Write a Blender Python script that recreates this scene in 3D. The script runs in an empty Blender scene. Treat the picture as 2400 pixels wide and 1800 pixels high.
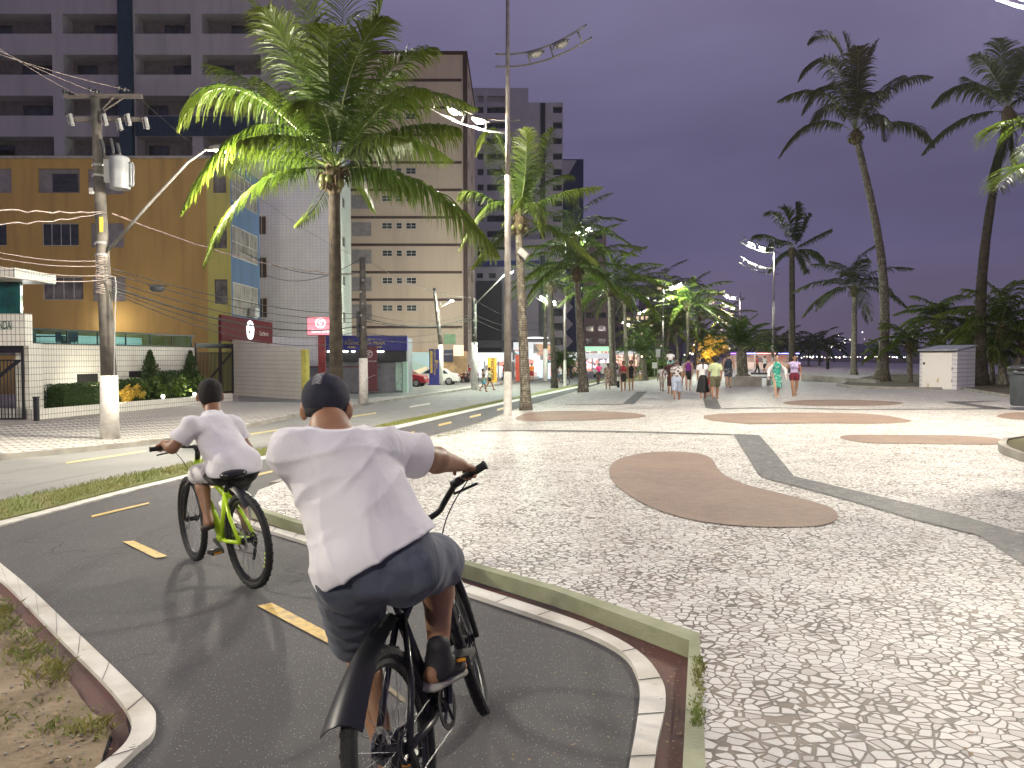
import bpy, bmesh, math, random
import numpy as np
from mathutils import Vector, Matrix, noise as mnoise
from mathutils.geometry import delaunay_2d_cdt
random.seed(7)
SC = bpy.context.scene
COL = SC.collection
# ------------------------------------------------------------------ camera
CAMZ, F, HOR = 1.65, 1750.0, 838.0
PITCH = math.atan((900.0 - HOR) / F)
cd = bpy.data.cameras.new('camera'); cam = bpy.data.objects.new('camera', cd); COL.objects.link(cam)
cd.sensor_width = 36.0; cd.lens = F / 2400.0 * 36.0
cd.clip_start = 0.05; cd.clip_end = 9000.0
cam.location = (0, 0, CAMZ); cam.rotation_euler = (math.pi/2 - PITCH, 0, 0)
SC.camera = cam
# ------------------------------------------------------------------ view
SC.view_settings.view_transform = 'Standard'; SC.view_settings.look = 'None'
SC.view_settings.gamma = 1.0; SC.view_settings.exposure = 0.32
SC.view_settings.use_curve_mapping = False
# ------------------------------------------------------------------ world: violet city-lit dusk overcast
W = bpy.data.worlds.new('World'); SC.world = W; W.use_nodes = True
nt = W.node_tree; nt.nodes.clear()
def wn(t, **k):
    n = nt.nodes.new(t)
    for a, b in k.items(): setattr(n, a, b)
    return n
out = wn('ShaderNodeOutputWorld'); bg = wn('ShaderNodeBackground'); tc = wn('ShaderNodeTexCoord')
sp = wn('ShaderNodeSeparateXYZ'); nt.links.new(tc.outputs['Generated'], sp.inputs[0])
cr = wn('ShaderNodeValToRGB')
nt.links.new(sp.outputs['Z'], cr.inputs[0])
els = cr.color_ramp.elements
els[0].position = 0.0; els[0].color = (0.150, 0.112, 0.165, 1)
els[1].position = 1.0; els[1].color = (0.12, 0.10, 0.215, 1)
for p, c in ((0.05, (0.122, 0.098, 0.160)), (0.14, (0.092, 0.080, 0.155)), (0.27, (0.104, 0.092, 0.172)), (0.42, (0.152, 0.136, 0.228))):
    e = els.new(p); e.color = c + (1,)
mp = wn('ShaderNodeMapping'); mp.inputs['Scale'].default_value = (1.0, 1.0, 3.2); mp.inputs['Rotation'].default_value = (0.0, 0.22, 0.0)
nt.links.new(tc.outputs['Generated'], mp.inputs[0])
nz = wn('ShaderNodeTexNoise'); nz.inputs['Scale'].default_value = 1.9; nz.inputs['Detail'].default_value = 4.0; nz.inputs['Roughness'].default_value = 0.48; nz.inputs['Distortion'].default_value = 0.5
nt.links.new(mp.outputs[0], nz.inputs['Vector'])
r2 = wn('ShaderNodeMapRange'); r2.inputs['From Min'].default_value = 0.3; r2.inputs['From Max'].default_value = 0.7; r2.inputs['To Min'].default_value = 0.84; r2.inputs['To Max'].default_value = 1.20
nt.links.new(nz.outputs[0], r2.inputs['Value'])
mu = wn('ShaderNodeVectorMath', operation='SCALE'); nt.links.new(cr.outputs[0], mu.inputs[0]); nt.links.new(r2.outputs[0], mu.inputs['Scale'])
nt.links.new(mu.outputs[0], bg.inputs['Color']); bg.inputs['Strength'].default_value = 1.0
nt.links.new(bg.outputs[0], out.inputs['Surface'])

# ------------------------------------------------------------------ pixel <-> world helpers (used to survey real positions)
KX = (1640 - 1200) / F            # street direction: X advances KX per metre of Y
_cp, _sp = math.cos(PITCH), math.sin(PITCH)
def ray(u, v):
    x = (u - 1200) / F; y = (900 - v) / F
    return Vector((x, _cp + y*_sp, -_sp + y*_cp))
def P(u, v, Y):
    d = ray(u, v); return Vector((0, 0, CAMZ)) + d * (Y / d.y)
def sst(x, a, b):
    t = min(1, max(0, (x-a)/(b-a))); return t*t*(3-2*t)
def H(x, y):                       # promenade level
    w = x - KX*y
    t = min(1, max(0, (w+12)/14)); hl = -0.7 + 0.82*t
    f = sst(y, 6, 25)
    return 0.1*(1-f) + hl*f
def G(u, v, off=0.0):              # ray / terrain intersection, off = height over promenade level
    d = ray(u, v); z = 0.0
    t = 10.0
    for i in range(60):
        t2 = (z - CAMZ)/d.z
        t = 0.5*t + 0.5*t2 if i else t2
        x, y = d.x*t, d.y*t
        z = H(x, y) + off
    return Vector((d.x*t, d.y*t, z))
PATH = -0.10
def ww(p): return p.x - KX*p.y     # lateral street coordinate

# ------------------------------------------------------------------ materials
MATS = {}
def L(c):                          # sRGB 0-255 -> linear
    return tuple(((x/255)/12.92 if x/255 <= 0.04045 else ((x/255+0.055)/1.055)**2.4) for x in c)
class NT:
    def __init__(s, name):
        s.m = bpy.data.materials.new(name); s.m.use_nodes = True; s.t = s.m.node_tree; s.t.nodes.clear()
        s.out = s.t.nodes.new('ShaderNodeOutputMaterial')
        s.b = s.t.nodes.new('ShaderNodeBsdfPrincipled'); s.lk(s.b.outputs[0], s.out.inputs[0])
        s.tc = s.t.nodes.new('ShaderNodeTexCoord')
    def n(s, t, **k):
        n = s.t.nodes.new(t)
        for a, b in k.items(): setattr(n, a, b)
        return n
    def lk(s, a, b): s.t.links.new(a, b)
    def set(s, sock, v):
        if hasattr(v, 'node') or isinstance(v, bpy.types.NodeSocket): s.lk(v, sock)
        else: sock.default_value = v
    def mapped(s, scale=(1,1,1), rot=(0,0,0), src=None):
        m = s.n('ShaderNodeMapping'); m.inputs['Scale'].default_value = scale; m.inputs['Rotation'].default_value = rot
        s.lk(src or s.tc.outputs['Object'], m.inputs[0]); return m.outputs[0]
    def noise(s, scale, detail=3, rough=0.55, vec=None, dist=0):
        n = s.n('ShaderNodeTexNoise'); n.inputs['Scale'].default_value = scale; n.inputs['Detail'].default_value = detail
        n.inputs['Roughness'].default_value = rough; n.inputs['Distortion'].default_value = dist
        s.lk(vec or s.tc.outputs['Object'], n.inputs['Vector']); return n.outputs[0]
    def rng(s, v, a, b, c=0.0, d=1.0):
        m = s.n('ShaderNodeMapRange'); s.lk(v, m.inputs['Value'])
        for k, x in zip(('From Min','From Max','To Min','To Max'), (a,b,c,d)): m.inputs[k].default_value = x
        return m.outputs[0]
    def mix(s, f, a, b, mode='MIX'):
        m = s.n('ShaderNodeMix', data_type='RGBA', blend_type=mode)
        s.set(m.inputs['Factor'], f)
        for k, v in ((6, a), (7, b)):
            s.set(m.inputs[k], (tuple(v)+(1,) if isinstance(v, tuple) and len(v) == 3 else v))
        return m.outputs[2]
    def math(s, op, a, b=0.0):
        m = s.n('ShaderNodeMath', operation=op); s.set(m.inputs[0], a); s.set(m.inputs[1], b); return m.outputs[0]
    def bump(s, h, strength=0.3, dist=0.01):
        b = s.n('ShaderNodeBump'); b.inputs['Strength'].default_value = strength; b.inputs['Distance'].default_value = dist
        s.lk(h, b.inputs['Height']); s.lk(b.outputs[0], s.b.inputs['Normal'])
    def vor(s, scale, feature='F1', vec=None, rand=1.0):
        v = s.n('ShaderNodeTexVoronoi', feature=feature); v.inputs['Scale'].default_value = scale; v.inputs['Randomness'].default_value = rand
        s.lk(vec or s.tc.outputs['Object'], v.inputs['Vector']); return v
def mat(name, col, rough=0.7, var=0.15, scale=3.0, bump=0.0, bscale=40.0, metal=0.0, spec=None, col2=None, thr=(0.35, 0.65), detail=4):
    if name in MATS: return MATS[name]
    n = NT(name); col = tuple(col)
    if col2 is None: col2 = tuple(min(1, x*(1-2*var)) for x in col)
    f = n.rng(n.noise(scale, detail), thr[0], thr[1])
    n.set(n.b.inputs['Base Color'], n.mix(f, col, tuple(col2)))
    n.b.inputs['Roughness'].default_value = rough; n.b.inputs['Metallic'].default_value = metal
    if spec is not None: n.b.inputs['Specular IOR Level'].default_value = spec
    if bump: n.bump(n.noise(bscale, 3), bump, 0.01)
    MATS[name] = n.m; return n.m
def emis(name, col, strength, col2=None, scale=1.0):
    if name in MATS: return MATS[name]
    n = NT(name); n.b.inputs['Base Color'].default_value = (0.4,0.4,0.4,1)
    if col2:
        n.set(n.b.inputs['Emission Color'], n.mix(n.rng(n.noise(scale, 3), 0.35, 0.65), tuple(col), tuple(col2)))
    else: n.b.inputs['Emission Color'].default_value = tuple(col)+(1,)
    n.b.inputs['Emission Strength'].default_value = strength; MATS[name] = n.m; return n.m

# ------------------------------------------------------------------ mesh collector
class MB:
    def __init__(s): s.v = []; s.f = []; s.mi = []
    def add(s, vs, fs, mi=0):
        o = len(s.v); s.v.extend([tuple(p) for p in vs]); s.f.extend([tuple(i+o for i in f) for f in fs]); s.mi.extend([mi]*len(fs)); return s
    def box(s, a, b, M=None, mi=0):
        x0,y0,z0 = a; x1,y1,z1 = b
        if x0>x1: x0,x1=x1,x0
        if y0>y1: y0,y1=y1,y0
        if z0>z1: z0,z1=z1,z0
        vs = [Vector(p) for p in ((x0,y0,z0),(x1,y0,z0),(x1,y1,z0),(x0,y1,z0),(x0,y0,z1),(x1,y0,z1),(x1,y1,z1),(x0,y1,z1))]
        if M is not None: vs = [M @ p for p in vs]
        return s.add(vs, [(0,3,2,1),(4,5,6,7),(0,1,5,4),(1,2,6,5),(2,3,7,6),(3,0,4,7)], mi)
    def quad(s, a, b, c, d, mi=0): return s.add([a,b,c,d], [(0,1,2,3)], mi)
    def tube(s, pts, r, n=8, mi=0, caps=True):
        pts = [Vector(p) for p in pts]; rs = r if isinstance(r, (list, tuple)) else [r]*len(pts)
        vs = []; up = None; m = len(pts)
        for i, p in enumerate(pts):
            t = (pts[min(i+1, m-1)] - pts[max(i-1, 0)])
            if t.length < 1e-9: t = Vector((0,0,1))
            t.normalize()
            if up is None:
                up = Vector((0,0,1)) if abs(t.z) < 0.9 else Vector((1,0,0))
            a = (up - t*up.dot(t)); 
            if a.length < 1e-6: a = t.orthogonal()
            a.normalize(); b = t.cross(a); up = a
            for k in range(n):
                an = 2*math.pi*k/n; vs.append(p + (a*math.cos(an) + b*math.sin(an))*rs[i])
        fs = [(i*n+k, i*n+(k+1) % n, (i+1)*n+(k+1) % n, (i+1)*n+k) for i in range(m-1) for k in range(n)]
        if caps: fs += [tuple(range(n-1, -1, -1)), tuple((m-1)*n+k for k in range(n))]
        return s.add(vs, fs, mi)
    def torus(s, c, ax, R, r, n=40, m=8, mi=0, prof=None):
        ax = Vector(ax).normalized(); a = ax.orthogonal().normalized(); b = ax.cross(a); c = Vector(c); vs = []
        for i in range(n):
            an = 2*math.pi*i/n; d = a*math.cos(an)+b*math.sin(an)
            for k in range(m):
                bn = 2*math.pi*k/m
                if prof: rr, xx = prof[k]
                else: rr, xx = R + r*math.cos(bn), r*math.sin(bn)
                vs.append(c + d*rr + ax*xx)
        fs = [(i*m+k, ((i+1) % n)*m+k, ((i+1) % n)*m+(k+1) % m, i*m+(k+1) % m) for i in range(n) for k in range(m)]
        return s.add(vs, fs, mi)
    def sphere(s, c, r, n=10, m=7, mi=0, M=None):
        c = Vector(c); rr = r if isinstance(r, (tuple, list)) else (r, r, r); vs = [(0,0,1)]
        for j in range(1, m):
            th = math.pi*j/m
            for k in range(n): vs.append((math.sin(th)*math.cos(2*math.pi*k/n), math.sin(th)*math.sin(2*math.pi*k/n), math.cos(th)))
        vs.append((0,0,-1))
        V = []
        for p in vs:
            q = Vector((p[0]*rr[0], p[1]*rr[1], p[2]*rr[2]))
            if M is not None: q = M @ q
            V.append(q + c)
        fs = [(0, 1+k, 1+(k+1) % n) for k in range(n)]
        for j in range(m-2):
            o = 1+j*n
            fs += [(o+k, o+n+k, o+n+(k+1) % n, o+(k+1) % n) for k in range(n)]
        o = 1+(m-2)*n; e = len(V)-1
        fs += [(o+k, e, o+(k+1) % n) for k in range(n)]
        return s.add(V, fs, mi)
    def prism(s, poly, z0, z1, M=None, mi=0):
        n = len(poly); ar = sum(poly[i][0]*poly[(i+1) % n][1]-poly[(i+1) % n][0]*poly[i][1] for i in range(n))
        if ar < 0: poly = poly[::-1]
        vs = [Vector((p[0], p[1], z0)) for p in poly]+[Vector((p[0], p[1], z1)) for p in poly]
        if M is not None: vs = [M @ p for p in vs]
        return s.add(vs, [tuple(range(n-1, -1, -1)), tuple(range(n, 2*n))]+[(i, (i+1) % n, n+(i+1) % n, n+i) for i in range(n)], mi)
    def lathe(s, prof, c=(0,0,0), n=16, mi=0):
        vs = []; c = Vector(c)
        for r, z in prof:
            for k in range(n): vs.append(c+Vector((r*math.cos(2*math.pi*k/n), r*math.sin(2*math.pi*k/n), z)))
        m = len(prof)
        fs = [(i*n+k, i*n+(k+1) % n, (i+1)*n+(k+1) % n, (i+1)*n+k) for i in range(m-1) for k in range(n)]
        fs += [tuple(range(n-1, -1, -1)), tuple((m-1)*n+k for k in range(n))]
        return s.add(vs, fs, mi)
    def build(s, name, mats, parent=None, smooth=False, M=None, auto=False):
        me = bpy.data.meshes.new(name); me.from_pydata(s.v, [], s.f); 
        if not isinstance(mats, (list, tuple)): mats = [mats]
        for m in mats: me.materials.append(m)
        if len(mats) > 1: me.polygons.foreach_set('material_index', s.mi)
        if smooth: me.polygons.foreach_set('use_smooth', [True]*len(me.polygons))
        me.update()
        o = bpy.data.objects.new(name, me); COL.objects.link(o)
        if auto:
            for e in me.edges: pass
            me.set_sharp_from_angle(angle=math.radians(40))
        if parent is not None: o.parent = parent
        if M is not None: o.matrix_local = M
        return o
def tag(o, label, cat, group=None, kind=None):
    if label: o['label'] = label
    if cat: o['category'] = cat
    if group: o['group'] = group
    if kind: o['kind'] = kind
    return o
def empty(name, loc=(0,0,0), rz=0.0, label=None, cat=None, group=None):
    o = bpy.data.objects.new(name, None); COL.objects.link(o); o.location = loc; o.rotation_euler = (0,0,rz); o.empty_display_size = 0.2
    if label: tag(o, label, cat, group)
    return o
def struct(o): o['kind'] = 'structure'; return o
def copy_tree(o, parent=None):
    c = o.copy(); COL.objects.link(c)
    if parent is not None: c.parent = parent
    for ch in list(o.children): copy_tree(ch, c)
    return c
def text(body, size, matl, name='lettering', parent=None, M=None, extrude=0.004, align='CENTER', space=1.0, bold=0.0, sx=1.0):
    cu = bpy.data.curves.new('tmp', 'FONT'); cu.body = body; cu.size = size; cu.extrude = extrude; cu.align_x = align; cu.align_y = 'CENTER'
    cu.space_character = space; cu.offset = bold; cu.resolution_u = 3
    ob = bpy.data.objects.new('tmp', cu); me = bpy.data.meshes.new_from_object(ob)
    bpy.data.objects.remove(ob); bpy.data.curves.remove(cu)
    if sx != 1.0:
        for vtx in me.vertices: vtx.co.x *= sx
    me.materials.clear(); me.materials.append(matl); me.name = name
    o = bpy.data.objects.new(name, me); COL.objects.link(o)
    if parent is not None: o.parent = parent
    if M is not None: o.matrix_local = M
    return o
def FRONT(x, y, z):                # text / local XY panel standing up, facing the camera side (-Y)
    return Matrix.Translation((x, y, z)) @ Matrix.Rotation(math.pi/2, 4, 'X')
def plight(loc, power, col=(1.0, 0.93, 0.78), r=0.12, name='lamp_light', parent=None):
    ld = bpy.data.lights.new(name, 'POINT'); ld.energy = power; ld.color = col; ld.shadow_soft_size = r
    o = bpy.data.objects.new(name, ld); COL.objects.link(o); o.location = loc
    if parent is not None: o.parent = parent
    return o
def slight(loc, power, col=(1.0, 0.93, 0.78), r=0.12, name='lamp_light', parent=None, d=(0,0,-1), ang=160, blend=0.6):
    ld = bpy.data.lights.new(name, 'SPOT'); ld.energy = power; ld.color = col; ld.shadow_soft_size = r; ld.spot_size = math.radians(ang); ld.spot_blend = blend
    o = bpy.data.objects.new(name, ld); COL.objects.link(o); o.location = loc
    o.rotation_euler = Vector(d).to_track_quat('-Z', 'Y').to_euler()
    if parent is not None: o.parent = parent
    return o
# ------------------------------------------------------------------ ground sheets that follow the terrain
def inside(pt, poly):
    x, y = pt; c = False; n = len(poly); j = n-1
    for i in range(n):
        xi, yi = poly[i]; xj, yj = poly[j]
        if (yi > y) != (yj > y) and x < (xj-xi)*(y-yi)/(yj-yi)+xi: c = not c
        j = i
    return c
def sheet(name, poly, off, matl, parent=None, thick=0.0, zfun=None):
    poly = [(p[0], p[1]) for p in poly]
    ys = [p[1] for p in poly]; xs = [p[0] for p in poly]
    pts = [Vector(p) for p in poly]; n = len(poly)
    # densify boundary
    bd = []
    for i in range(n):
        a = Vector(poly[i]); b = Vector(poly[(i+1) % n]); ln = (b-a).length
        st = 0.8 if min(a.y, b.y) < 30 else 4.0
        k = max(1, min(60, int(ln/st)))
        for j in range(k): bd.append(a.lerp(b, j/k))
    edges = [(i, (i+1) % len(bd)) for i in range(len(bd))]
    ip = []
    def grid(y0, y1, sx_):
        y = y0
        while y < y1:
            if min(ys) < y < max(ys):
                x = math.floor(min(xs)/sx_)*sx_
                x1 = max(xs)
                while x < x1:
                    if abs(x) < 90 and inside((x+0.013, y+0.017), poly): ip.append(Vector((x+0.013, y+0.017)))
                    x += sx_
            y += sx_
    grid(-12, 34, 1.0); grid(34, 130, 4.0)
    V, E, Fc, *_ = delaunay_2d_cdt(bd+ip, edges, [list(range(len(bd)))], 1, 1e-5)
    zf = zfun or (lambda x, y: H(x, y)+off)
    vs = [(p.x, p.y, zf(p.x, p.y)) for p in V]
    mb = MB()
    fs = []
    for f in Fc:
        f = list(f); a, b, c = (Vector(vs[i]) for i in f[:3])
        if (b-a).cross(c-a).z < 0: f = f[::-1]
        fs.append(tuple(f))
    mb.add(vs, fs)
    if thick:
        cnt = {}
        for f in fs:
            for i in range(len(f)):
                e = (f[i], f[(i+1) % len(f)]); cnt[e] = 1
        vs2 = []; fs2 = []
        for (a, b) in list(cnt):
            if (b, a) not in cnt:
                o = len(vs2); A = vs[a]; B = vs[b]
                vs2 += [A, (A[0], A[1], A[2]-thick), (B[0], B[1], B[2]-thick), B]; fs2.append((o, o+1, o+2, o+3))
        mb.add(vs2, fs2)
    return mb.build(name, matl, parent, smooth=False)
def smooth_closed(pts, it=3, keep=False):
    for _ in range(it):
        q = []; n = len(pts)
        for i in range(n):
            a = Vector(pts[i][:2]); b = Vector(pts[(i+1) % n][:2]); q += [a.lerp(b, .25), a.lerp(b, .75)]
        pts = q
    return [(p.x, p.y) for p in pts]
def smooth_open(pts, it=2):
    pts = [Vector(p) for p in pts]
    for _ in range(it):
        q = [pts[0]]
        for a, b in zip(pts[:-1], pts[1:]): q += [a.lerp(b, .25), a.lerp(b, .75)]
        q.append(pts[-1]); pts = q
    return pts
# ================================================================== GROUND
def g2(u, v, off=0.0): p = G(u, v, off); return (p.x, p.y)
def gp(pts, off=0.0): return [g2(u, v, off) for u, v in pts]
def road_mat(name, c1, c2, speck=0.25, rough=0.78, red=None):
    n = NT(name)
    f = n.rng(n.noise(0.6, 5), 0.3, 0.7); c = n.mix(f, c1, c2)
    f2 = n.rng(n.noise(140, 2), 0.35, 0.7); c = n.mix(n.math('MULTIPLY', f2, 0.55), c, tuple(x*2.1 for x in c1))
    v = n.vor(85); near = n.rng(v.outputs['Distance'], 0.10, 0.20, 1, 0)
    sel = n.n('ShaderNodeSeparateColor'); n.lk(v.outputs['Color'], sel.inputs[0]); pick = n.rng(sel.outputs[0], 1-speck-0.02, 1-speck, 0, 1)
    c = n.mix(n.math('MULTIPLY', near, pick), c, (0.62, 0.60, 0.56))
    if red:
        fr = n.rng(n.noise(0.9, 4), 0.50, 0.62); c = n.mix(n.math('MULTIPLY', fr, 0.5), c, red)
    # faint cracks
    w = n.n('ShaderNodeTexVoronoi', feature='DISTANCE_TO_EDGE'); w.inputs['Scale'].default_value = 0.55
    nn = n.n('ShaderNodeTexNoise'); nn.inputs['Scale'].default_value = 1.8; nn.inputs['Detail'].default_value = 6; n.lk(n.mapped(), nn.inputs['Vector'])
    ad = n.n('ShaderNodeVectorMath', operation='MULTIPLY_ADD'); n.lk(nn.outputs['Color'], ad.inputs[0]); ad.inputs[1].default_value = (1.1, 1.1, 0); n.lk(n.mapped(), ad.inputs[2]); n.lk(ad.outputs[0], w.inputs['Vector'])
    ck = n.math('MULTIPLY', n.rng(w.outputs['Distance'], 0.0015, 0.006, 1, 0), n.rng(n.noise(0.5, 2), .48, .56)); c = n.mix(n.math('MULTIPLY', ck, .75), c, (0.02, 0.019, 0.018))
    tm = n.rng(n.noise(1.0, 3, .5, n.mapped((3.2, .18, 1), (0, 0, -.55))), .56, .70); c = n.mix(n.math('MULTIPLY', tm, .28), c, tuple(x*.45 for x in c1))
    n.set(n.b.inputs['Base Color'], c); n.b.inputs['Roughness'].default_value = rough
    n.lk(n.rng(n.noise(160, 2), 0.3, 0.7, rough-0.12, rough+0.2), n.b.inputs['Roughness'])
    n.bump(n.noise(170, 2), 0.5, 0.006)
    return n.m
M_PATH = road_mat('path_asphalt', (0.050, 0.048, 0.050), (0.085, 0.080, 0.080), 0.42)
M_ROAD = road_mat('road_asphalt', (0.17, 0.168, 0.16), (0.23, 0.227, 0.215), 0.10)
def stones(name, c1, c2, c3, joint, scale=15.0, jw=0.07, patch=None):
    n = NT(name)
    vec0 = n.mapped(); wz = n.n('ShaderNodeTexNoise'); wz.inputs['Scale'].default_value = 3.0; n.lk(vec0, wz.inputs['Vector'])
    add = n.n('ShaderNodeVectorMath', operation='MULTIPLY_ADD'); n.lk(wz.outputs['Color'], add.inputs[0]); add.inputs[1].default_value = (0.10, 0.10, 0); n.lk(vec0, add.inputs[2])
    m2 = n.n('ShaderNodeMapping'); m2.inputs['Scale'].default_value = (0.92, 1.1, 0.0); m2.inputs['Rotation'].default_value = (0, 0, 0.35); n.lk(add.outputs[0], m2.inputs[0]); vec = m2.outputs[0]
    e = n.vor(scale, 'DISTANCE_TO_EDGE', vec, 0.92); f1 = n.vor(scale, 'F1', vec, 0.92)
    s = n.n('ShaderNodeSeparateColor'); n.lk(f1.outputs['Color'], s.inputs[0])
    c = n.mix(s.outputs[0], c1, c2); c = n.mix(n.rng(s.outputs[1], 0.8, 0.86), c, c3)
    c = n.mix(n.math('MULTIPLY', n.rng(n.noise(60, 3), 0.3, 0.75), 0.18), c, joint)
    # joint width varies from place to place
    jn = n.rng(n.noise(2.3, 3), 0.3, 0.75, jw*0.45, jw*1.6)
    k = n.n('ShaderNodeMapRange'); n.lk(e.outputs['Distance'], k.inputs['Value']); n.lk(n.math('MULTIPLY', jn, 0.6), k.inputs['From Min']); n.lk(jn, k.inputs['From Max'])
    jc = n.mix(n.rng(n.noise(5, 3), 0.4, 0.62), joint, tuple(x*1.9 for x in joint))
    c = n.mix(k.outputs[0], jc, c)
    big = n.rng(n.noise(0.45, 5, 0.6), 0.36, 0.68); c = n.mix(n.math('MULTIPLY', big, 0.16), c, tuple(x*0.45 for x in c1))
    n.set(n.b.inputs['Base Color'], c); n.b.inputs['Roughness'].default_value = 0.6
    n.bump(k.outputs[0], 0.8, 0.012)
    return n.m
M_STONE = stones('white_mosaic_stone', (0.70, 0.68, 0.645), (0.61, 0.59, 0.56), (0.50, 0.46, 0.43), (0.105, 0.082, 0.062), scale=16.5, jw=0.085)
M_BLACK = stones('black_mosaic_stone', (0.042, 0.042, 0.047), (0.075, 0.074, 0.08), (0.13, 0.125, 0.125), (0.11, 0.10, 0.09), scale=16.5, jw=0.06)
def brick_inlay_mat():
    n = NT('clay_block_inlay'); b = n.n('ShaderNodeTexBrick'); n.lk(n.mapped((1,1,1), (0,0,0.25)), b.inputs['Vector'])
    for k, v in (('Scale', 9.0), ('Mortar Size', 0.02), ('Brick Width', 0.9), ('Row Height', 0.42)): b.inputs[k].default_value = v
    b.inputs['Color1'].default_value = (0.225, 0.152, 0.118, 1); b.inputs['Color2'].default_value = (0.165, 0.112, 0.088, 1); b.inputs['Mortar'].default_value = (0.15, 0.10, 0.08, 1)
    c = n.mix(n.math('MULTIPLY', n.rng(n.noise(0.8, 5), 0.35, 0.7), 0.5), b.outputs[0], (0.30, 0.22, 0.15))
    c = n.mix(n.math('MULTIPLY', n.rng(n.noise(40, 3), 0.4, 0.8), 0.4), c, (0.13, 0.08, 0.06))
    n.set(n.b.inputs['Base Color'], c); n.b.inputs['Roughness'].default_value = 0.75; n.bump(b.outputs['Fac'], -0.4, 0.005); return n.m
M_CLAY = brick_inlay_mat()
M_KERB = mat('mossy_kerb_concrete', (0.36, 0.37, 0.25), 0.85, scale=2.2, col2=(0.22, 0.24, 0.13), bump=0.5, bscale=60)
M_CONC = mat('concrete', (0.36, 0.34, 0.30), 0.85, scale=1.5, col2=(0.24, 0.22, 0.19), bump=0.3, bscale=50)
def white_band_mat():
    n = NT('white_painted_concrete'); c = n.mix(n.rng(n.noise(3, 5), 0.40, 0.70), (0.66, 0.64, 0.58), (0.46, 0.42, 0.35))
    c = n.mix(n.rng(n.noise(9, 6, 0.7), 0.66, 0.70), c, (0.15, 0.13, 0.11))
    n.set(n.b.inputs['Base Color'], c); n.b.inputs['Roughness'].default_value = 0.7; n.bump(n.noise(70), 0.3, 0.005); return n.m
M_WBAND = white_band_mat()
M_MAROON = mat('maroon_worn_asphalt', (0.13, 0.052, 0.042), 0.75, scale=1.6, col2=(0.085, 0.055, 0.048), bump=0.5, bscale=150)
M_YEL = mat('yellow_road_paint', (0.62, 0.42, 0.11), 0.6, scale=14, col2=(0.36, 0.26, 0.11), bump=0.2, bscale=150, thr=(0.45, 0.7))
M_YELP = mat('pale_yellow_road_paint', (0.66, 0.56, 0.24), 0.6, scale=6, col2=(0.50, 0.44, 0.22))
M_WHT = mat('white_road_paint', (0.72, 0.70, 0.63), 0.6, scale=6, col2=(0.48, 0.46, 0.40))
M_DIRT = mat('sandy_dirt', (0.29, 0.225, 0.145), 0.95, scale=3.4, col2=(0.15, 0.115, 0.07), bump=0.9, bscale=28)
M_SAND = mat('beach_sand', (0.19, 0.14, 0.10), 0.95, scale=0.12, col2=(0.12, 0.09, 0.07), bump=0.6, bscale=8)
M_GRASSB = mat('turf_soil', (0.15, 0.20, 0.045), 0.95, scale=3.0, col2=(0.20, 0.18, 0.075), bump=0.8, bscale=60)
def paving_mat():
    n = NT('black_white_sidewalk'); vec = n.mapped((1,1,1), (0,0,0.245))
    ck = n.n('ShaderNodeTexChecker'); ck.inputs['Scale'].default_value = 3.3
    m2 = n.n('ShaderNodeMapping'); m2.inputs['Rotation'].default_value = (0,0,math.pi/4); m2.inputs['Scale'].default_value = (1.25, 0.8, 0); n.lk(vec, m2.inputs[0]); n.lk(m2.outputs[0], ck.inputs['Vector'])
    ck.inputs['Color1'].default_value = (0.74, 0.70, 0.63, 1); ck.inputs['Color2'].default_value = (0.07, 0.065, 0.06, 1)
    c = n.mix(n.math('MULTIPLY', n.rng(n.noise(0.8, 4), 0.35, 0.7), 0.22), ck.outputs[0], (0.30, 0.28, 0.25))
    c = n.mix(n.math('MULTIPLY', n.rng(n.noise(25, 3), 0.4, 0.7), 0.15), c, (0.32, 0.29, 0.25))
    n.set(n.b.inputs['Base Color'], c); n.b.inputs['Roughness'].default_value = 0.8; return n.m
M_PAVE = paving_mat()

# base terrain out to the horizon (sand/earth)
mb = MB(); xs = [-4000,-900,-300,-120,-70,-45,-30,-22,-16,-12,-8,-5,-2,1,4,8,14,22,32,45,60,80,110,160,260,500,1200,4000]; ys = [-60,-25,-12,-6,0,4,6,8,10,12,14,17,20,23,26,32,40,50,65,85,115,160,240,400,800,1800,6000]
vs = [(x, y, H(x, y)-0.32) for y in ys for x in xs]; nx = len(xs)
mb.add(vs, [(j*nx+i, j*nx+i+1, (j+1)*nx+i+1, (j+1)*nx+i) for j in range(len(ys)-1) for i in range(nx-1)])
struct(mb.build('ground', M_SAND, smooth=True))

def interp(line, v):
    line = sorted(line, key=lambda p: -p[1])
    for a, b in zip(line[:-1], line[1:]):
        if a[1] >= v >= b[1]:
            t = (a[1]-v)/(a[1]-b[1]); return a[0]+(b[0]-a[0])*t
    return line[-1][0] if v < line[-1][1] else line[0][0]
KERBL = [(-800,1196),(0,1080),(720,971),(1109,912),(1480,858),(1562,846)]
GRL = [(-900,1370),(0,1180),(152,1150),(448,1089),(600,1058),(895,997),(1206,932),(1412,888),(1560,853),(1592,846)]
GRR = [(-900,1460),(0,1225),(90,1203),(307,1146),(448,1112),(600,1075),(906,1003),(1178,943),(1412,893),(1560,857),(1600,846)]
WLN = [(-900,1476),(0,1236),(90,1212),(307,1154),(448,1119),(600,1082),(906,1010),(1178,948),(1412,896),(1560,858.5),(1603,846.5)]
BPR = [(600,1145),(969,1033),(1200,963),(1365,913),(1440,890),(1560,854),(1590,845.5)]
# road
road = gp(KERBL, PATH) + gp(GRL[::-1], PATH)
struct(sheet('road', road, PATH, M_ROAD))
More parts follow.
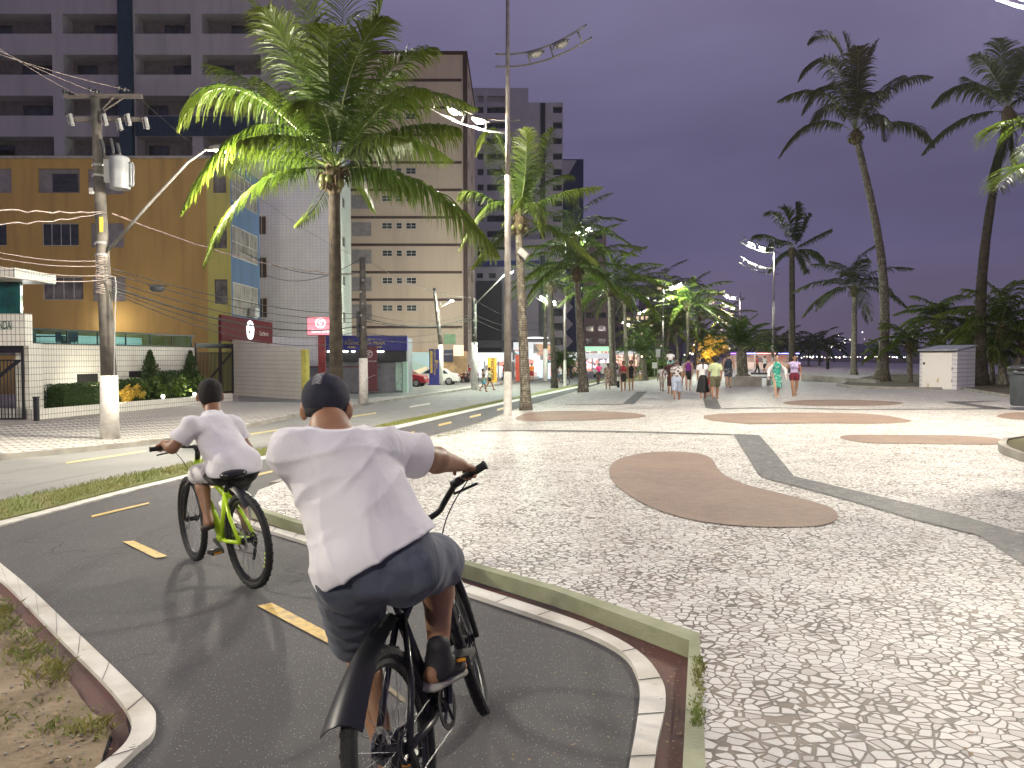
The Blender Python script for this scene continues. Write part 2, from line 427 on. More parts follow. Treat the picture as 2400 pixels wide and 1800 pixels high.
# cycle path (whole asphalt area, the promenade slab overlies its right edge)
cyc = gp(GRR, PATH) + gp([(1600,846),(1500,877),(1400,909),(1260,953),(1020,1033),(760,1118),(700,1165),(900,1230),(1100,1295),(1340,1380),(1680,1500),(1680,1800)], PATH) + [(0.62, 1.0), (0.5, -6), (-9, -6), (-14, 3)]
cyclepath = struct(sheet('cycle_path', cyc, PATH, M_PATH))
struct(sheet('grass_strip_soil', gp(GRL, PATH)+gp(GRR[::-1], PATH), PATH+0.035, M_GRASSB, thick=0.06))
struct(sheet('cycle_lane_edge_line', gp(GRR, PATH)+gp(WLN[::-1], PATH), PATH+0.02, M_WHT, thick=0.03))
# left sidewalk + kerb
kl = gp(KERBL, PATH)
side = kl + [(60, 500), (-160, 500), (-160, 10)]
struct(sheet('sidewalk', [(x-0.14, y) for x, y in kl] + [(60, 500), (-160, 500), (-160, 10)], PATH+0.12, M_PAVE))
struct(sheet('sidewalk_kerb', kl + [(x-0.14, y) for x, y in kl[::-1]], PATH+0.123, M_CONC, thick=0.2))
# concrete apron in front of the walls
APR = [(-200,1000),(88,984),(300,962),(546,939),(546,926),(707,937),(760,915),(960,908),(1100,893),(1200,880),(1330,866),(1330,862),(700,862),(400,880),(-200,900)]
struct(sheet('driveway', gp([(-300,1040),(0,1001),(250,975),(250,960),(-300,990)], PATH+0.12), PATH+0.128, M_CONC))
struct(sheet('forecourt', gp([(560,941),(700,944),(980,925),(1110,904),(1200,890),(1330,869),(1330,862),(900,862),(560,900)], PATH+0.12), PATH+0.128, mat('forecourt_concrete', (0.25,0.25,0.235), 0.7, scale=0.5, col2=(0.16,0.165,0.15), bump=0.2, bscale=20)))
# promenade
PL = gp([(1590,845.5),(1560,854),(1440,890),(1365,913),(1200,963),(969,1033),(650,1130)], 0.0)
near = gp([(597,1148),(583,1165),(588,1192),(685,1224),(1068,1318),(1300,1386),(1615,1503),(1600,1800)], 0.0)
# mossy kerb along the near edge
ke = [Vector(p) for p in near[2:]] + [Vector((0.475, 1.0)), Vector((0.45, -6))]
def ribbon(pts, w, side=1):
    out = []
    for i, p in enumerate(pts):
        t = (pts[min(i+1, len(pts)-1)]-pts[max(i-1, 0)]).normalized(); nrm = Vector((-t.y, t.x))*side
        out.append(p+nrm*w)
    return out
outer = [p for p in ke]; inner = ribbon(ke, 0.085, 1)
kc = ke[4]; inner[4] = Vector((kc.x+0.085, kc.y+0.11))
midl = [a.lerp(b, .5) for a, b in zip(outer, inner)]
prom = [(p[0]+.03, p[1]) for p in PL] + [(near[0][0]+.05, near[0][1]), (near[1][0]+.06, near[1][1])] + [tuple(p) for p in midl] + [(60, -6), (75, 30), (120, 300), (110, 470)]
promenade = struct(sheet('promenade', prom, 0.0, M_STONE, thick=0.12))
struct(sheet('promenade_kerb', [tuple(p) for p in outer]+[tuple(p) for p in inner[::-1]], 0.006, M_KERB, thick=0.12))
# left thin kerb along the cycle path
pl2 = [Vector(p) for p in PL]
struct(sheet('promenade_edge_kerb', [tuple(p) for p in pl2]+[(p.x-0.10, p.y) for p in pl2[::-1]], 0.002, M_CONC, thick=0.12))
# foreground white bands
bl = smooth_open(gp([(-300,1140),(0,1363),(54,1417),(155,1522),(235,1601),(289,1663),(311,1706),(307,1735),(289,1764),(250,1797),(190,1840),(60,1900)], PATH), 2)
br = smooth_open(gp([(-300,1105),(0,1327),(69,1384),(155,1468),(253,1562),(325,1634),(362,1674),(367,1695),(362,1735),(325,1764),(289,1800),(230,1850),(110,1920)], PATH), 2)
struct(sheet('white_kerb_band', [tuple(p) for p in bl]+[tuple(p) for p in br[::-1]], PATH+0.03, M_WBAND, thick=0.035))
ro = smooth_open(gp([(520,1176),(548,1214),(626,1238),(698,1258),(850,1300),(1073,1371),(1300,1445),(1413,1487),(1512,1545),(1555,1608),(1562,1648),(1555,1697),(1542,1747),(1534,1800),(1520,1900)], PATH), 2)
ri = smooth_open(gp([(512,1184),(540,1224),(630,1250),(700,1272),(850,1318),(1073,1391),(1300,1467),(1389,1499),(1472,1545),(1499,1605),(1500,1648),(1495,1691),(1487,1745),(1476,1800),(1462,1900)], PATH), 2)
struct(sheet('white_kerb_band', [tuple(p) for p in ro]+[tuple(p) for p in ri[::-1]], PATH+0.03, M_WBAND, thick=0.035))
# joints across the bands
mb = MB()
def joints(a, b, step):
    acc = 0; last = a[0]
    n = min(len(a), len(b))
    for i in range(1, n):
        acc += (a[i]-last).length; last = a[i]
        if acc > step:
            acc = 0; p, q = a[i], b[i]; t = (a[i]-a[i-1]).normalized()*0.004
            z = lambda w: H(w.x, w.y)+PATH+0.0325
            mb.quad((p.x-t.x, p.y-t.y, z(p)), (q.x-t.x, q.y-t.y, z(q)), (q.x+t.x, q.y+t.y, z(q)), (p.x+t.x, p.y+t.y, z(p)))
def resample(pts, n):
    ls = [0]
    for a, b in zip(pts[:-1], pts[1:]): ls.append(ls[-1]+(b-a).length)
    out = []
    for i in range(n):
        s = ls[-1]*i/(n-1); j = 0
        while j < len(ls)-2 and ls[j+1] < s: j += 1
        t = (s-ls[j])/max(1e-9, ls[j+1]-ls[j]); out.append(pts[j].lerp(pts[j+1], min(1, t)))
    return out
joints(resample(bl, 120), resample(br, 120), 0.40); joints(resample(ro, 160), resample(ri, 160), 0.34)
struct(mb.build('band_joints', mat('joint_dark', (0.05,0.045,0.04), 0.9)))
# maroon margins
struct(sheet('maroon_margin', [tuple(p) for p in resample(ro, 40)] + gp([(1600,1900),(1604,1800),(1618,1515),(1300,1425),(1071,1356),(690,1250),(590,1215),(560,1180)], PATH), PATH+0.006, M_MAROON))
struct(sheet('maroon_margin', [tuple(p) for p in resample(bl, 40)] + gp([(40,1900),(150,1850),(236,1803),(265,1735),(224,1688),(174,1634),(98,1525),(0,1402),(-300,1175)], PATH), PATH+0.006, M_MAROON))
# dirt verge bottom left
def dz(x, y): return H(x, y)+PATH+0.012+0.03*max(0, mnoise.noise(Vector((x*3.1, y*3.1, 0)))+0.35)+0.018*mnoise.noise(Vector((x*8+y*3, y*9, 3)))+.008*mnoise.noise(Vector((x*22, y*22, 3)))
dpoly = gp([(-300,1170),(0,1398),(98,1521),(174,1630),(224,1684),(262,1735),(236,1803),(150,1850),(40,1900)], PATH)+[(-2.2,1.2),(-6,1.2),(-9,4.5)]
def dense_sheet(name, poly, zf, m, step):
    xs = [p[0] for p in poly]; ys = [p[1] for p in poly]; bd = []
    for i in range(len(poly)):
        a = Vector(poly[i]); b = Vector(poly[(i+1) % len(poly)]); k = max(1, int((b-a).length/step)); bd += [a.lerp(b, j/k) for j in range(k)]
    ip = []; y = min(ys)
    while y < max(ys):
        x = min(xs)
        while x < max(xs):
            if inside((x, y), poly): ip.append(Vector((x+random.uniform(-.2,.2)*step, y+random.uniform(-.2,.2)*step)))
            x += step
        y += step
    V, E, Fc, *_ = delaunay_2d_cdt(bd+ip, [(i, (i+1) % len(bd)) for i in range(len(bd))], [list(range(len(bd)))], 1, 1e-5)
    vs = [(p.x, p.y, zf(p.x, p.y)) for p in V]; fs = []
    for f in Fc:
        f = list(f); a, b, c = (Vector(vs[i]) for i in f[:3])
        fs.append(tuple(f) if (b-a).cross(c-a).z > 0 else tuple(f[::-1]))
    mb = MB(); mb.add(vs, fs); return mb.build(name, m, smooth=True)
struct(dense_sheet('dirt_verge', dpoly, dz, M_DIRT, 0.055))
# inlays of the promenade
def inlay(name, pts, m, it=3, off=0.008):
    q = gp(pts, 0.0)
    if it: q = smooth_closed(q, it)
    return struct(sheet(name, q, off, m, parent=promenade))
s_ = 1.0848
inlay('clay_inlay', [(x*s_, y*s_) for x, y in [(1310,1022),(1330,992),(1400,977),(1480,976),(1538,986),(1552,1020),(1600,1046),(1700,1070),(1800,1096),(1816,1122),(1780,1138),(1700,1141),(1600,1139),(1500,1127),(1420,1105),(1340,1062)]], M_CLAY, 2)
inlay('clay_inlay', [(1648,985),(1651,971),(1800,967),(1990,968),(2071,973),(2112,981),(2148,989),(2058,995),(1936,993),(1800,994),(1736,994)], M_CLAY, 1)
inlay('clay_inlay', [(1190,987),(1242,963),(1415,964),(1500,969),(1520,977),(1476,982),(1300,988)], M_CLAY, 2)
inlay('clay_inlay', [(1961,1026),(1985,1019),(2071,1020),(2288,1021),(2392,1036),(2342,1044),(2207,1041),(2071,1041),(2003,1037)], M_CLAY, 2)
inlay('clay_inlay', [(1820,945),(1881,937),(1990,937),(2098,941),(2126,946),(2071,952),(1881,952)], M_CLAY, 2)
inlay('clay_inlay', [(2325,978),(2356,968),(2400,966),(2520,970),(2520,984),(2400,986)], M_CLAY, 2)
inlay('dark_band', [(1718,1018),(1779,1020),(1800,1043),(1861,1117),(2071,1167),(2234,1205),(2400,1252),(2700,1330),(2700,1420),(2400,1325),(2359,1298),(2296,1257),(2153,1222),(1963,1167),(1800,1124),(1779,1115)], M_BLACK, 0)
inlay('dark_band', [(1125,1009.5),(1198,1008.5),(1500,1011.5),(1716,1018),(1718,1021),(1500,1014.5),(1198,1011.5),(1125,1012)], M_BLACK, 0)
inlay('dark_band', [(1648,936),(1654,957),(1677,960),(1691,958.5),(1681,937),(1668,919),(1652,921)], M_BLACK, 0)
inlay('dark_band', [(1693,957.6),(2000,959.5),(2356,957.5),(2364,959.5),(2000,961.5),(1692,959.8)], M_BLACK, 0)
inlay('dark_band', [(2215,942),(2223,944.6),(2299,955.8),(2297,957),(2362,957.2),(2262,944.8),(2345,940.2),(2345,939.6)], M_BLACK, 0)
inlay('dark_band', [(1458,947.5),(1486,947.5),(1517,918),(1493,919)], M_BLACK, 0)
inlay('dark_band', [(1324,947.8),(1457,947.2),(1457,948.6),(1324,949)], M_BLACK, 0)
# road and lane markings
def dash(pts, name, m, off=PATH+0.008): return struct(sheet(name, gp(pts, PATH), off, m))
def linedash(a, b, wpx, m, name): dash([(a[0],a[1]-wpx/2),(b[0],b[1]-wpx/2*(b[1]-838)/(a[1]-838)),(b[0],b[1]+wpx/2*(b[1]-838)/(a[1]-838)),(a[0],a[1]+wpx/2)], name, m)
for a, b in (((155,1086),(343,1057)), ((580,1019),(686,1002)), ((-260,1151),(-90,1124)), ((823,977),(882,968)), ((960,954),(1008,946))): linedash(a, b, 3.2, M_YELP if a[0] < 900 else M_WHT, 'lane_dash')
for a, b in (((215,1212),(350,1180)), ((600,1115),(640,1105)), ((468,1150),(520,1137)), ((931,1023),(971,1013)), ((1028,997),(1058,990)), ((1101,978),(1127,972)), ((1165,961),(1188,955)), ((1225,946),(1246,941))): linedash(a, b, 4.5, M_YEL, 'cycle_lane_dash')
dash([(287,1271),(313,1269),(392,1305),(366,1311)], 'cycle_lane_dash', M_YEL)
dash([(603,1422),(637,1415),(780,1490),(792,1508),(772,1512)], 'cycle_lane_dash', M_YEL)
dash([(772,1512),(790,1510),(950,1640),(948,1650)], 'cycle_lane_scar', mat('tar_line', (0.20,0.16,0.09), 0.7), PATH+0.004)
# ------------------------------------------------------------------ grass blades
def grass_mat():
    n = NT('grass_blades'); n.set(n.b.inputs['Base Color'], n.mix(n.rng(n.noise(2.5, 3), 0.35, 0.65), (0.17, 0.22, 0.04), (0.30, 0.28, 0.08))); n.b.inputs['Roughness'].default_value = 0.6; return n.m
M_GRASS = grass_mat()
def blades(mb, x, y, z, hgt, n, spread, lean=0.5):
    for _ in range(n):
        a = random.uniform(0, 6.283); bx = x+random.gauss(0, spread); by = y+random.gauss(0, spread); h = hgt*random.uniform(.6, 1.3); w = 0.0022+0.0012*random.random()
        if h < 0.03: w *= 1.6
        dx, dy = math.cos(a), math.sin(a); l = lean*random.random()
        mb.add([(bx-dy*w, by+dx*w, z), (bx+dy*w, by-dx*w, z), (bx+dx*h*l*.4+dy*w*.6, by+dy*h*l*.4-dx*w*.6, z+h*.65), (bx+dx*h*l, by+dy*h*l, z+h)], [(0,1,2),(0,2,3)])
mb = MB(); gl = [Vector(p) for p in gp(GRL, PATH)]; gr = [Vector(p) for p in gp(GRR, PATH)]
gls = resample([p for p in gl if p.y < 60], 500); grs = resample([p for p in gr if p.y < 60], 500)
for i in range(9000):
    k = random.randrange(499)
    if gls[k].y > 34 and random.random() < 0.6: continue
    a = gls[k].lerp(gls[k+1], random.random()); b = grs[min(range(max(0,k-40), min(500,k+40)), key=lambda j: abs(grs[j].y-a.y))] if False else grs[k]
    t = random.random(); p = a.lerp(b, t)
    blades(mb, p.x, p.y, H(p.x, p.y)+PATH+0.03, 0.045, 3, 0.05, 0.9)
tag(mb.build('grass', M_GRASS), None, None, kind='stuff')
mb = MB()
dv = [Vector(p) for p in dpoly]
for i in range(900):
    x = random.uniform(-3.6, -1.1); y = random.uniform(1.9, 5.2)
    if not inside((x, y), dpoly): continue
    nn = mnoise.noise(Vector((x*1.7, y*1.7, 5)))
    if nn < -0.02: continue
    blades(mb, x, y, dz(x, y)-0.004, 0.018+0.02*random.random(), 14, 0.03, 1.6)
for u, v, k in ((110,1555,60), (130,1590,60), (150,1570,60), (205,1725,40), (95,1600,30), (30,1450,70), (10,1490,60), (60,1530,50)):
    for _ in range(5):
        p = G(u+random.gauss(0, 18), v+random.gauss(0, 14), PATH)
        if inside((p.x, p.y), dpoly): blades(mb, p.x, p.y, dz(p.x, p.y)-0.004, 0.05, k//3, 0.03, 1.5)
tag(mb.build('verge_grass', M_GRASS), None, None, kind='stuff')
# moss / weeds at promenade edges
mb = MB()
for i in range(260):
    t = random.random(); u = 1000+200*t*0.9+random.gauss(0, 6); v = interp(BPR, 0) if False else 1033-0.303*(u-969)+random.uniform(6, 16)
    p = G(u, v); 
    if mnoise.noise(Vector((p.x*2, p.y*2, 1))) > -0.1: blades(mb, p.x, p.y, p.z, 0.025, 5, 0.05, 1.3)
for i in range(170):
    v = random.uniform(1540, 1800); u = 1628+random.gauss(4, 5)+ (v-1800)*-0.02; p = G(u, v)
    if mnoise.noise(Vector((p.x*6, p.y*6, 1))) > 0.0: blades(mb, p.x, p.y, p.z, 0.016, 8, 0.01, 1.3)
for i in range(200):
    u = random.uniform(1220, 1420); p = G(u, 913-0.303*(u-1365)+random.uniform(3, 9)); blades(mb, p.x, p.y, p.z, 0.04, 4, 0.12, 1.2)
tag(mb.build('weeds', M_GRASS), None, None, kind='stuff')
# raised beds on the right with their kerbs
def bed(name, pts, h, m, kw=0.12):
    q = [Vector(p) for p in gp(pts, 0.0)]
    n = len(q); cen = sum(q, Vector((0,0)))/n
    inner = [p+(cen-p).normalized()*kw for p in q]
    a = sheet(name, [tuple(p) for p in inner], h-0.03, m)
    mb = MB(); 
    for i in range(n):
        A, B, C, D = q[i], q[(i+1) % n], inner[(i+1) % n], inner[i]
        z = [H(p.x, p.y) for p in (A, B, C, D)]
        mb.add([(A.x,A.y,z[0]-.05),(B.x,B.y,z[1]-.05),(B.x,B.y,z[1]+h),(A.x,A.y,z[0]+h),(C.x,C.y,z[2]+h),(D.x,D.y,z[3]+h),(C.x,C.y,z[2]),(D.x,D.y,z[3])], [(0,1,2,3),(3,2,4,5),(5,4,6,7)])
    k = mb.build(name+'_kerb', M_CONC)
    struct(a); struct(k); return a
M_DRY = mat('dry_turf', (0.075, 0.075, 0.03), 0.95, scale=2.0, col2=(0.10, 0.075, 0.045), bump=0.9, bscale=30)
bed('planting_bed', [(2338,1053),(2352,1043),(2400,1036),(2700,1030),(2700,1140),(2400,1084),(2356,1068),(2342,1060)], 0.13, M_DRY)
bed('sand_bed', [(1960,905),(1990,909),(2100,913),(2255,914),(2377,934),(2560,965),(2900,960),(2700,880),(2060,880),(1990,893)], 0.12, M_DRY, 0.3)
# low retaining wall left of the shed

# leaf litter and grit
M_LIT = mat('dry_leaf_litter', (0.30,0.22,0.12), .9, scale=9, col2=(0.16,0.10,0.06)); mb = MB(); rl = random.Random(77)
def litter(u0, u1, v0, v1, n, off, f=None, sz=.012):
    for _ in range(n):
        u = rl.uniform(u0, u1); v = rl.uniform(v0, v1)
        if f and not f(u, v): continue
        p = G(u, v, off); a = rl.uniform(0, 6.28); l = sz*rl.uniform(.4, 1.6); w = l*rl.uniform(.3, .8); z = p.z+.006; d = Vector((math.cos(a), math.sin(a), 0)); e = Vector((-d.y, d.x, 0)); h = rl.uniform(0, .5)*w
        q = Vector((p.x, p.y, z)); mb.add([q-d*l, q+e*w+Vector((0,0,h)), q+d*l+Vector((0,0,h*.6)), q-e*w], [(0,1,2,3)])
litter(1440, 1598, 1500, 1800, 260, PATH+.004, lambda u, v: u > 1560-(1800-v)*-.02 or v < 1560, .008)
litter(1080, 1560, 1340, 1530, 200, PATH+.004, lambda u, v: v < 1345+(u-1080)*.33+36 and v > 1338+(u-1080)*.30, .008)
litter(1200, 1480, 1500, 1800, 60, PATH+.002, None, .007)
litter(0, 260, 1420, 1800, 260, PATH+.05, lambda u, v: v > 1420+u*1.3, .012)
litter(1640, 2400, 1150, 1800, 70, .004, None, .010)
tag(mb.build('leaf_litter', M_LIT), None, None, kind='stuff')
mb = MB()
for _ in range(160):
    u = rl.uniform(0, 240); v = rl.uniform(1420, 1800)
    if v < 1440+u*1.3: continue
    p = G(u, v, PATH); r_ = rl.uniform(.003, .010); mb.sphere((p.x, p.y, dz(p.x, p.y)+r_*.4), (r_, r_*.8, r_*.6), 6, 4)
tag(mb.build('pebbles', M_CONC), None, None, kind='stuff')
# ================================================================== BUILDINGS
def tile_mat(name, c, joint, sx=0.1, sz=0.2, rough=0.35, var=0.1, mo=0.06, ky=1.0):
    n = NT(name); m = n.n('ShaderNodeMapping'); m.inputs['Rotation'].default_value = (0, 0, 0)
    # planar coords: horizontal distance along wall = x+y mixed, vertical = z
    s = n.n('ShaderNodeSeparateXYZ'); n.lk(n.tc.outputs['Object'], s.inputs[0])
    h = n.math('ADD', s.outputs[0], n.math('MULTIPLY', s.outputs[1], ky)); cb = n.n('ShaderNodeCombineXYZ'); n.lk(h, cb.inputs[0]); n.lk(s.outputs[2], cb.inputs[1])
    b = n.n('ShaderNodeTexBrick', offset=0.0); n.lk(cb.outputs[0], b.inputs['Vector']); b.inputs['Scale'].default_value = 1.0
    b.inputs['Brick Width'].default_value = sx; b.inputs['Row Height'].default_value = sz; b.inputs['Mortar Size'].default_value = min(sx, sz)*mo
    b.inputs['Color1'].default_value = tuple(c)+(1,); b.inputs['Color2'].default_value = tuple(x*(1-var) for x in c)+(1,); b.inputs['Mortar'].default_value = tuple(joint)+(1,)
    col = n.mix(n.math('MULTIPLY', n.rng(n.noise(0.7, 4), 0.35, 0.7), 0.3), b.outputs[0], tuple(x*0.6 for x in c))
    n.set(n.b.inputs['Base Color'], col); n.b.inputs['Roughness'].default_value = rough; return n.m
def stain_mat(name, c, c2, c3, rough=0.85):
    n = NT(name); v = n.mapped((0.5, 0.5, 0.12)); f = n.rng(n.noise(1.0, 6, 0.6, v), 0.42, 0.68)
    col = n.mix(f, c, c2); v2 = n.mapped((1.6, 1.6, 0.10)); col = n.mix(n.math('MULTIPLY', n.rng(n.noise(1.0, 5, 0.6, v2), 0.5, 0.75), 0.7), col, c3)
    n.set(n.b.inputs['Base Color'], col); n.b.inputs['Roughness'].default_value = rough; n.bump(n.noise(8, 4), 0.2, 0.02); return n.m
B_MAUVE = stain_mat('mauve_render', (0.44,0.41,0.42), (0.38,0.355,0.365), (0.32,0.30,0.305))
B_NAVY = mat('navy_teal_cladding', (0.025,0.055,0.085), 0.6)
B_MUST = stain_mat('mustard_render', (0.50,0.32,0.10), (0.43,0.27,0.085), (0.25,0.16,0.06))
B_YEL = stain_mat('lime_yellow_render', (0.50,0.46,0.13), (0.42,0.38,0.10), (0.3,0.27,0.08))
B_BLUE = stain_mat('blue_render', (0.075,0.13,0.24), (0.06,0.11,0.20), (0.05,0.09,0.15))
B_WTILE = tile_mat('white_facade_tile', (0.86,0.83,0.86), (0.60,0.58,0.62), 0.30, 0.24, 0.5, 0.04)
B_WTILE_LIT = tile_mat('green_lit_side_tile', (0.74,0.82,0.74), (0.38,0.42,0.38), 0.30, 0.24, 0.5, 0.04)  # white facade tile with the greenish lamp light put into its colour
B_BEIGE = stain_mat('beige_render', (0.50,0.40,0.315), (0.46,0.365,0.29), (0.40,0.31,0.25))
B_BROWN = mat('brown_trim', (0.07,0.038,0.032), 0.7)
B_GREYW = mat('grey_white_render', (0.46,0.44,0.45), 0.8, scale=0.3, col2=(0.40,0.38,0.39))
B_DARK = mat('charcoal_cladding', (0.045,0.045,0.05), 0.6)
B_SHUT = mat('grey_shutter', (0.27,0.25,0.25), 0.6, scale=2)
B_FR = mat('pale_window_frame', (0.55,0.53,0.50), 0.5)
B_FRD = mat('dark_window_frame', (0.06,0.06,0.065), 0.5)
def glass_mat(name, c, rough=0.12, em=None):
    n = NT(name); f = n.rng(n.noise(1.3, 2), 0.4, 0.65); n.set(n.b.inputs['Base Color'], n.mix(f, c, tuple(x*0.4 for x in c))); n.b.inputs['Roughness'].default_value = rough
    n.b.inputs['Specular IOR Level'].default_value = 0.7
    if em: n.b.inputs['Emission Color'].default_value = tuple(em[0])+(1,); n.b.inputs['Emission Strength'].default_value = em[1]
    return n.m
B_GL = glass_mat('dark_window_glass', (0.045,0.05,0.055)); B_GLC = glass_mat('curtained_glass', (0.20,0.18,0.16), 0.3)
B_TEALG = glass_mat('teal_mirror_glass', (0.012,0.10,0.095), 0.06)
B_WT = tile_mat('white_wall_tile', (0.80,0.77,0.69), (0.09,0.085,0.075), 0.16, 0.25, 0.3, 0.08)
B_ROOF = mat('roof_grey', (0.22,0.21,0.21), 0.85)
def wallcells(mb, O, ax, nr, w, h, holes, depth, mi=0):
    O = Vector(O); ax = Vector(ax).normalized(); nr = Vector(nr).normalized(); up = Vector((0,0,1))
    X = sorted(set([0, w]+[min(w, max(0, c)) for q in holes for c in q[:2]])); Z = sorted(set([0, h]+[min(h, max(0, c)) for q in holes for c in q[2:4]]))
    def pt(x, z, d=0): return O+ax*x+up*z-nr*d
    def q4(a, b, c, d):
        mb.add([a,b,c,d], [(0,1,2,3)], mi)
    flip = ax.cross(up).dot(nr) < 0
    for i in range(len(X)-1):
        for j in range(len(Z)-1):
            cx, cz = (X[i]+X[i+1])/2, (Z[j]+Z[j+1])/2
            if any(q[0] < cx < q[1] and q[2] < cz < q[3] for q in holes): continue
            v = [pt(X[i],Z[j]), pt(X[i+1],Z[j]), pt(X[i+1],Z[j+1]), pt(X[i],Z[j+1])]
            if flip: v = v[::-1]
            q4(*v)
    for (a, b, c, d) in [q[:4] for q in holes]:
        a = max(a, 0); b = min(b, w); c = max(c, 0); d = min(d, h)
        for (p, q) in (((a,c),(b,c)), ((b,c),(b,d)), ((b,d),(a,d)), ((a,d),(a,c))):
            v = [pt(*p), pt(*q), pt(*q, depth), pt(*p, depth)]
            if flip: v = v[::-1]
            q4(*v)
def window(parent, O, ax, nr, hole, inset, nx=2, nz=1, fr=None, gl=None, t=0.05, sub=True, name='window'):
    fr = fr or B_FR; gl = gl or B_GL; O = Vector(O); ax = Vector(ax).normalized(); nr = Vector(nr).normalized()
    M = Matrix((( ax.x, nr.x, 0, 0), (ax.y, nr.y, 0, 0), (ax.z, nr.z, 1, 0), (0,0,0,1))); M.translation = O
    a, b, c, d = hole[:4]; mb = MB(); y0, y1 = -inset-0.03, -inset+0.03
    mb.box((a,y0,c),(b,y1,c+t),M); mb.box((a,y0,d-t),(b,y1,d),M); mb.box((a,y0,c+t),(a+t,y1,d-t),M); mb.box((b-t,y0,c+t),(b,y1,d-t),M)
    for i in range(1, nx): x = a+(b-a)*i/nx; mb.box((x-t*.4,y0+.005,c+t),(x+t*.4,y1-.005,d-t),M)
    for i in range(1, nz): z = c+(d-c)*i/nz; mb.box((a+t,y0+.008,z-t*.4),(b-t,y1-.008,z+t*.4),M)
    w = mb.build(name, fr, parent); g = MB(); g.box((a+.01,-inset-.012,c+.01),(b-.01,-inset+.006,d-.01),M); g.build('pane', gl, w)
    return w
def px_holes(rows, cols, Y, X0, Z0):
    return [((u0-1200)/F*Y-X0, (u1-1200)/F*Y-X0, P(0, v1, Y).z-Z0, P(0, v0, Y).z-Z0) for v0, v1 in rows for u0, u1 in cols]
def xu(u, Y): return (u-1200)/F*Y
def zv(v, Y): return P(1200, v, Y).z
GZ = -0.75
def box_building(name, label, X0, X1, Y0, Y1, z1, wallm, fholes=(), sholes=(), depth=0.25, sidem=None, z0=GZ, roof=None, cat='building', side='R'):
    r = empty(name, ((X0+X1)/2, Y0, z0), 0, label, cat)
    off = Matrix.Translation(-r.location)
    mb = MB(); wallcells(mb, (X0, Y0, z0), (1,0,0), (0,-1,0), X1-X0, z1-z0, list(fholes), depth)
    if not sidem or True:
        xs_ = X1 if side == 'R' else X0
        mb2 = mb if sidem is None else MB()
        wallcells(mb2, (xs_, Y0, z0), (0,1,0), ((1,0,0) if side == 'R' else (-1,0,0)), Y1-Y0, z1-z0, list(sholes), depth)
        if sidem is not None: mb2.build('side_wall', sidem, r, M=off)
    ox = X0 if side == 'R' else X1
    mb.add([(ox,Y0,z0),(ox,Y1,z0),(ox,Y1,z1),(ox,Y0,z1)], [(0,1,2,3)]); mb.add([(X0,Y1,z0),(X1,Y1,z0),(X1,Y1,z1),(X0,Y1,z1)], [(0,1,2,3)])
    mb.build('wall', wallm, r, M=off)
    rb = MB(); rb.box((X0+.02,Y0+.02,z1-.3),(X1-.02,Y1-.02,z1-.12)); rb.build('roof', roof or B_ROOF, r, M=off)
    return r, off
def childbox(r, off, name, a, b, m):
    mb = MB(); mb.box(a, b); return mb.build(name, m, r, M=off)
# --- B1 dark mauve high-rise
Y = 64.0; X0 = xu(-330, Y); X1 = xu(690, Y)
rows = [(32+96*k, 79+96*k) for k in range(-5, 4)]
cols = [(-240,-100),(-72,138),(163,296),(329,459),(484,620)]
hl = px_holes(rows, cols, Y, X0, GZ)
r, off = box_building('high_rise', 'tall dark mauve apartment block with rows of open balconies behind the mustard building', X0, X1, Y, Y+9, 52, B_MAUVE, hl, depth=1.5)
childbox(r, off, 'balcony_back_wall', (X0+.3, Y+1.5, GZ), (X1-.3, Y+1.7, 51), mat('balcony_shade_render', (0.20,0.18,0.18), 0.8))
childbox(r, off, 'pilaster', (xu(297,Y), Y-0.5, GZ), (xu(326,Y), Y-0.003, 52), B_NAVY)
childbox(r, off, 'pilaster', (xu(-35,Y)-1.2, Y-0.4, GZ), (xu(4,Y), Y-0.003, zv(330,Y)), B_NAVY)
childbox(r, off, 'navy_band', (xu(328,Y), Y-0.08, zv(319,Y)), (xu(622,Y), Y-0.004, zv(273,Y)), B_NAVY)
for i, q in enumerate(hl):
    if q[3]+GZ > 36: continue
    w = q[1]-q[0]; a = q[0]+w*random.choice((0.08, 0.4, 0.55))
    window(r, Vector((X0, Y+1.5, GZ)), (1,0,0), (0,-1,0), (a, a+w*0.36, q[2]-0.7, q[3]-0.35), 0.0-0.05, 2, 1, B_FRD, B_GL).matrix_local = off
for k in ((545,5), (402,2)): pass
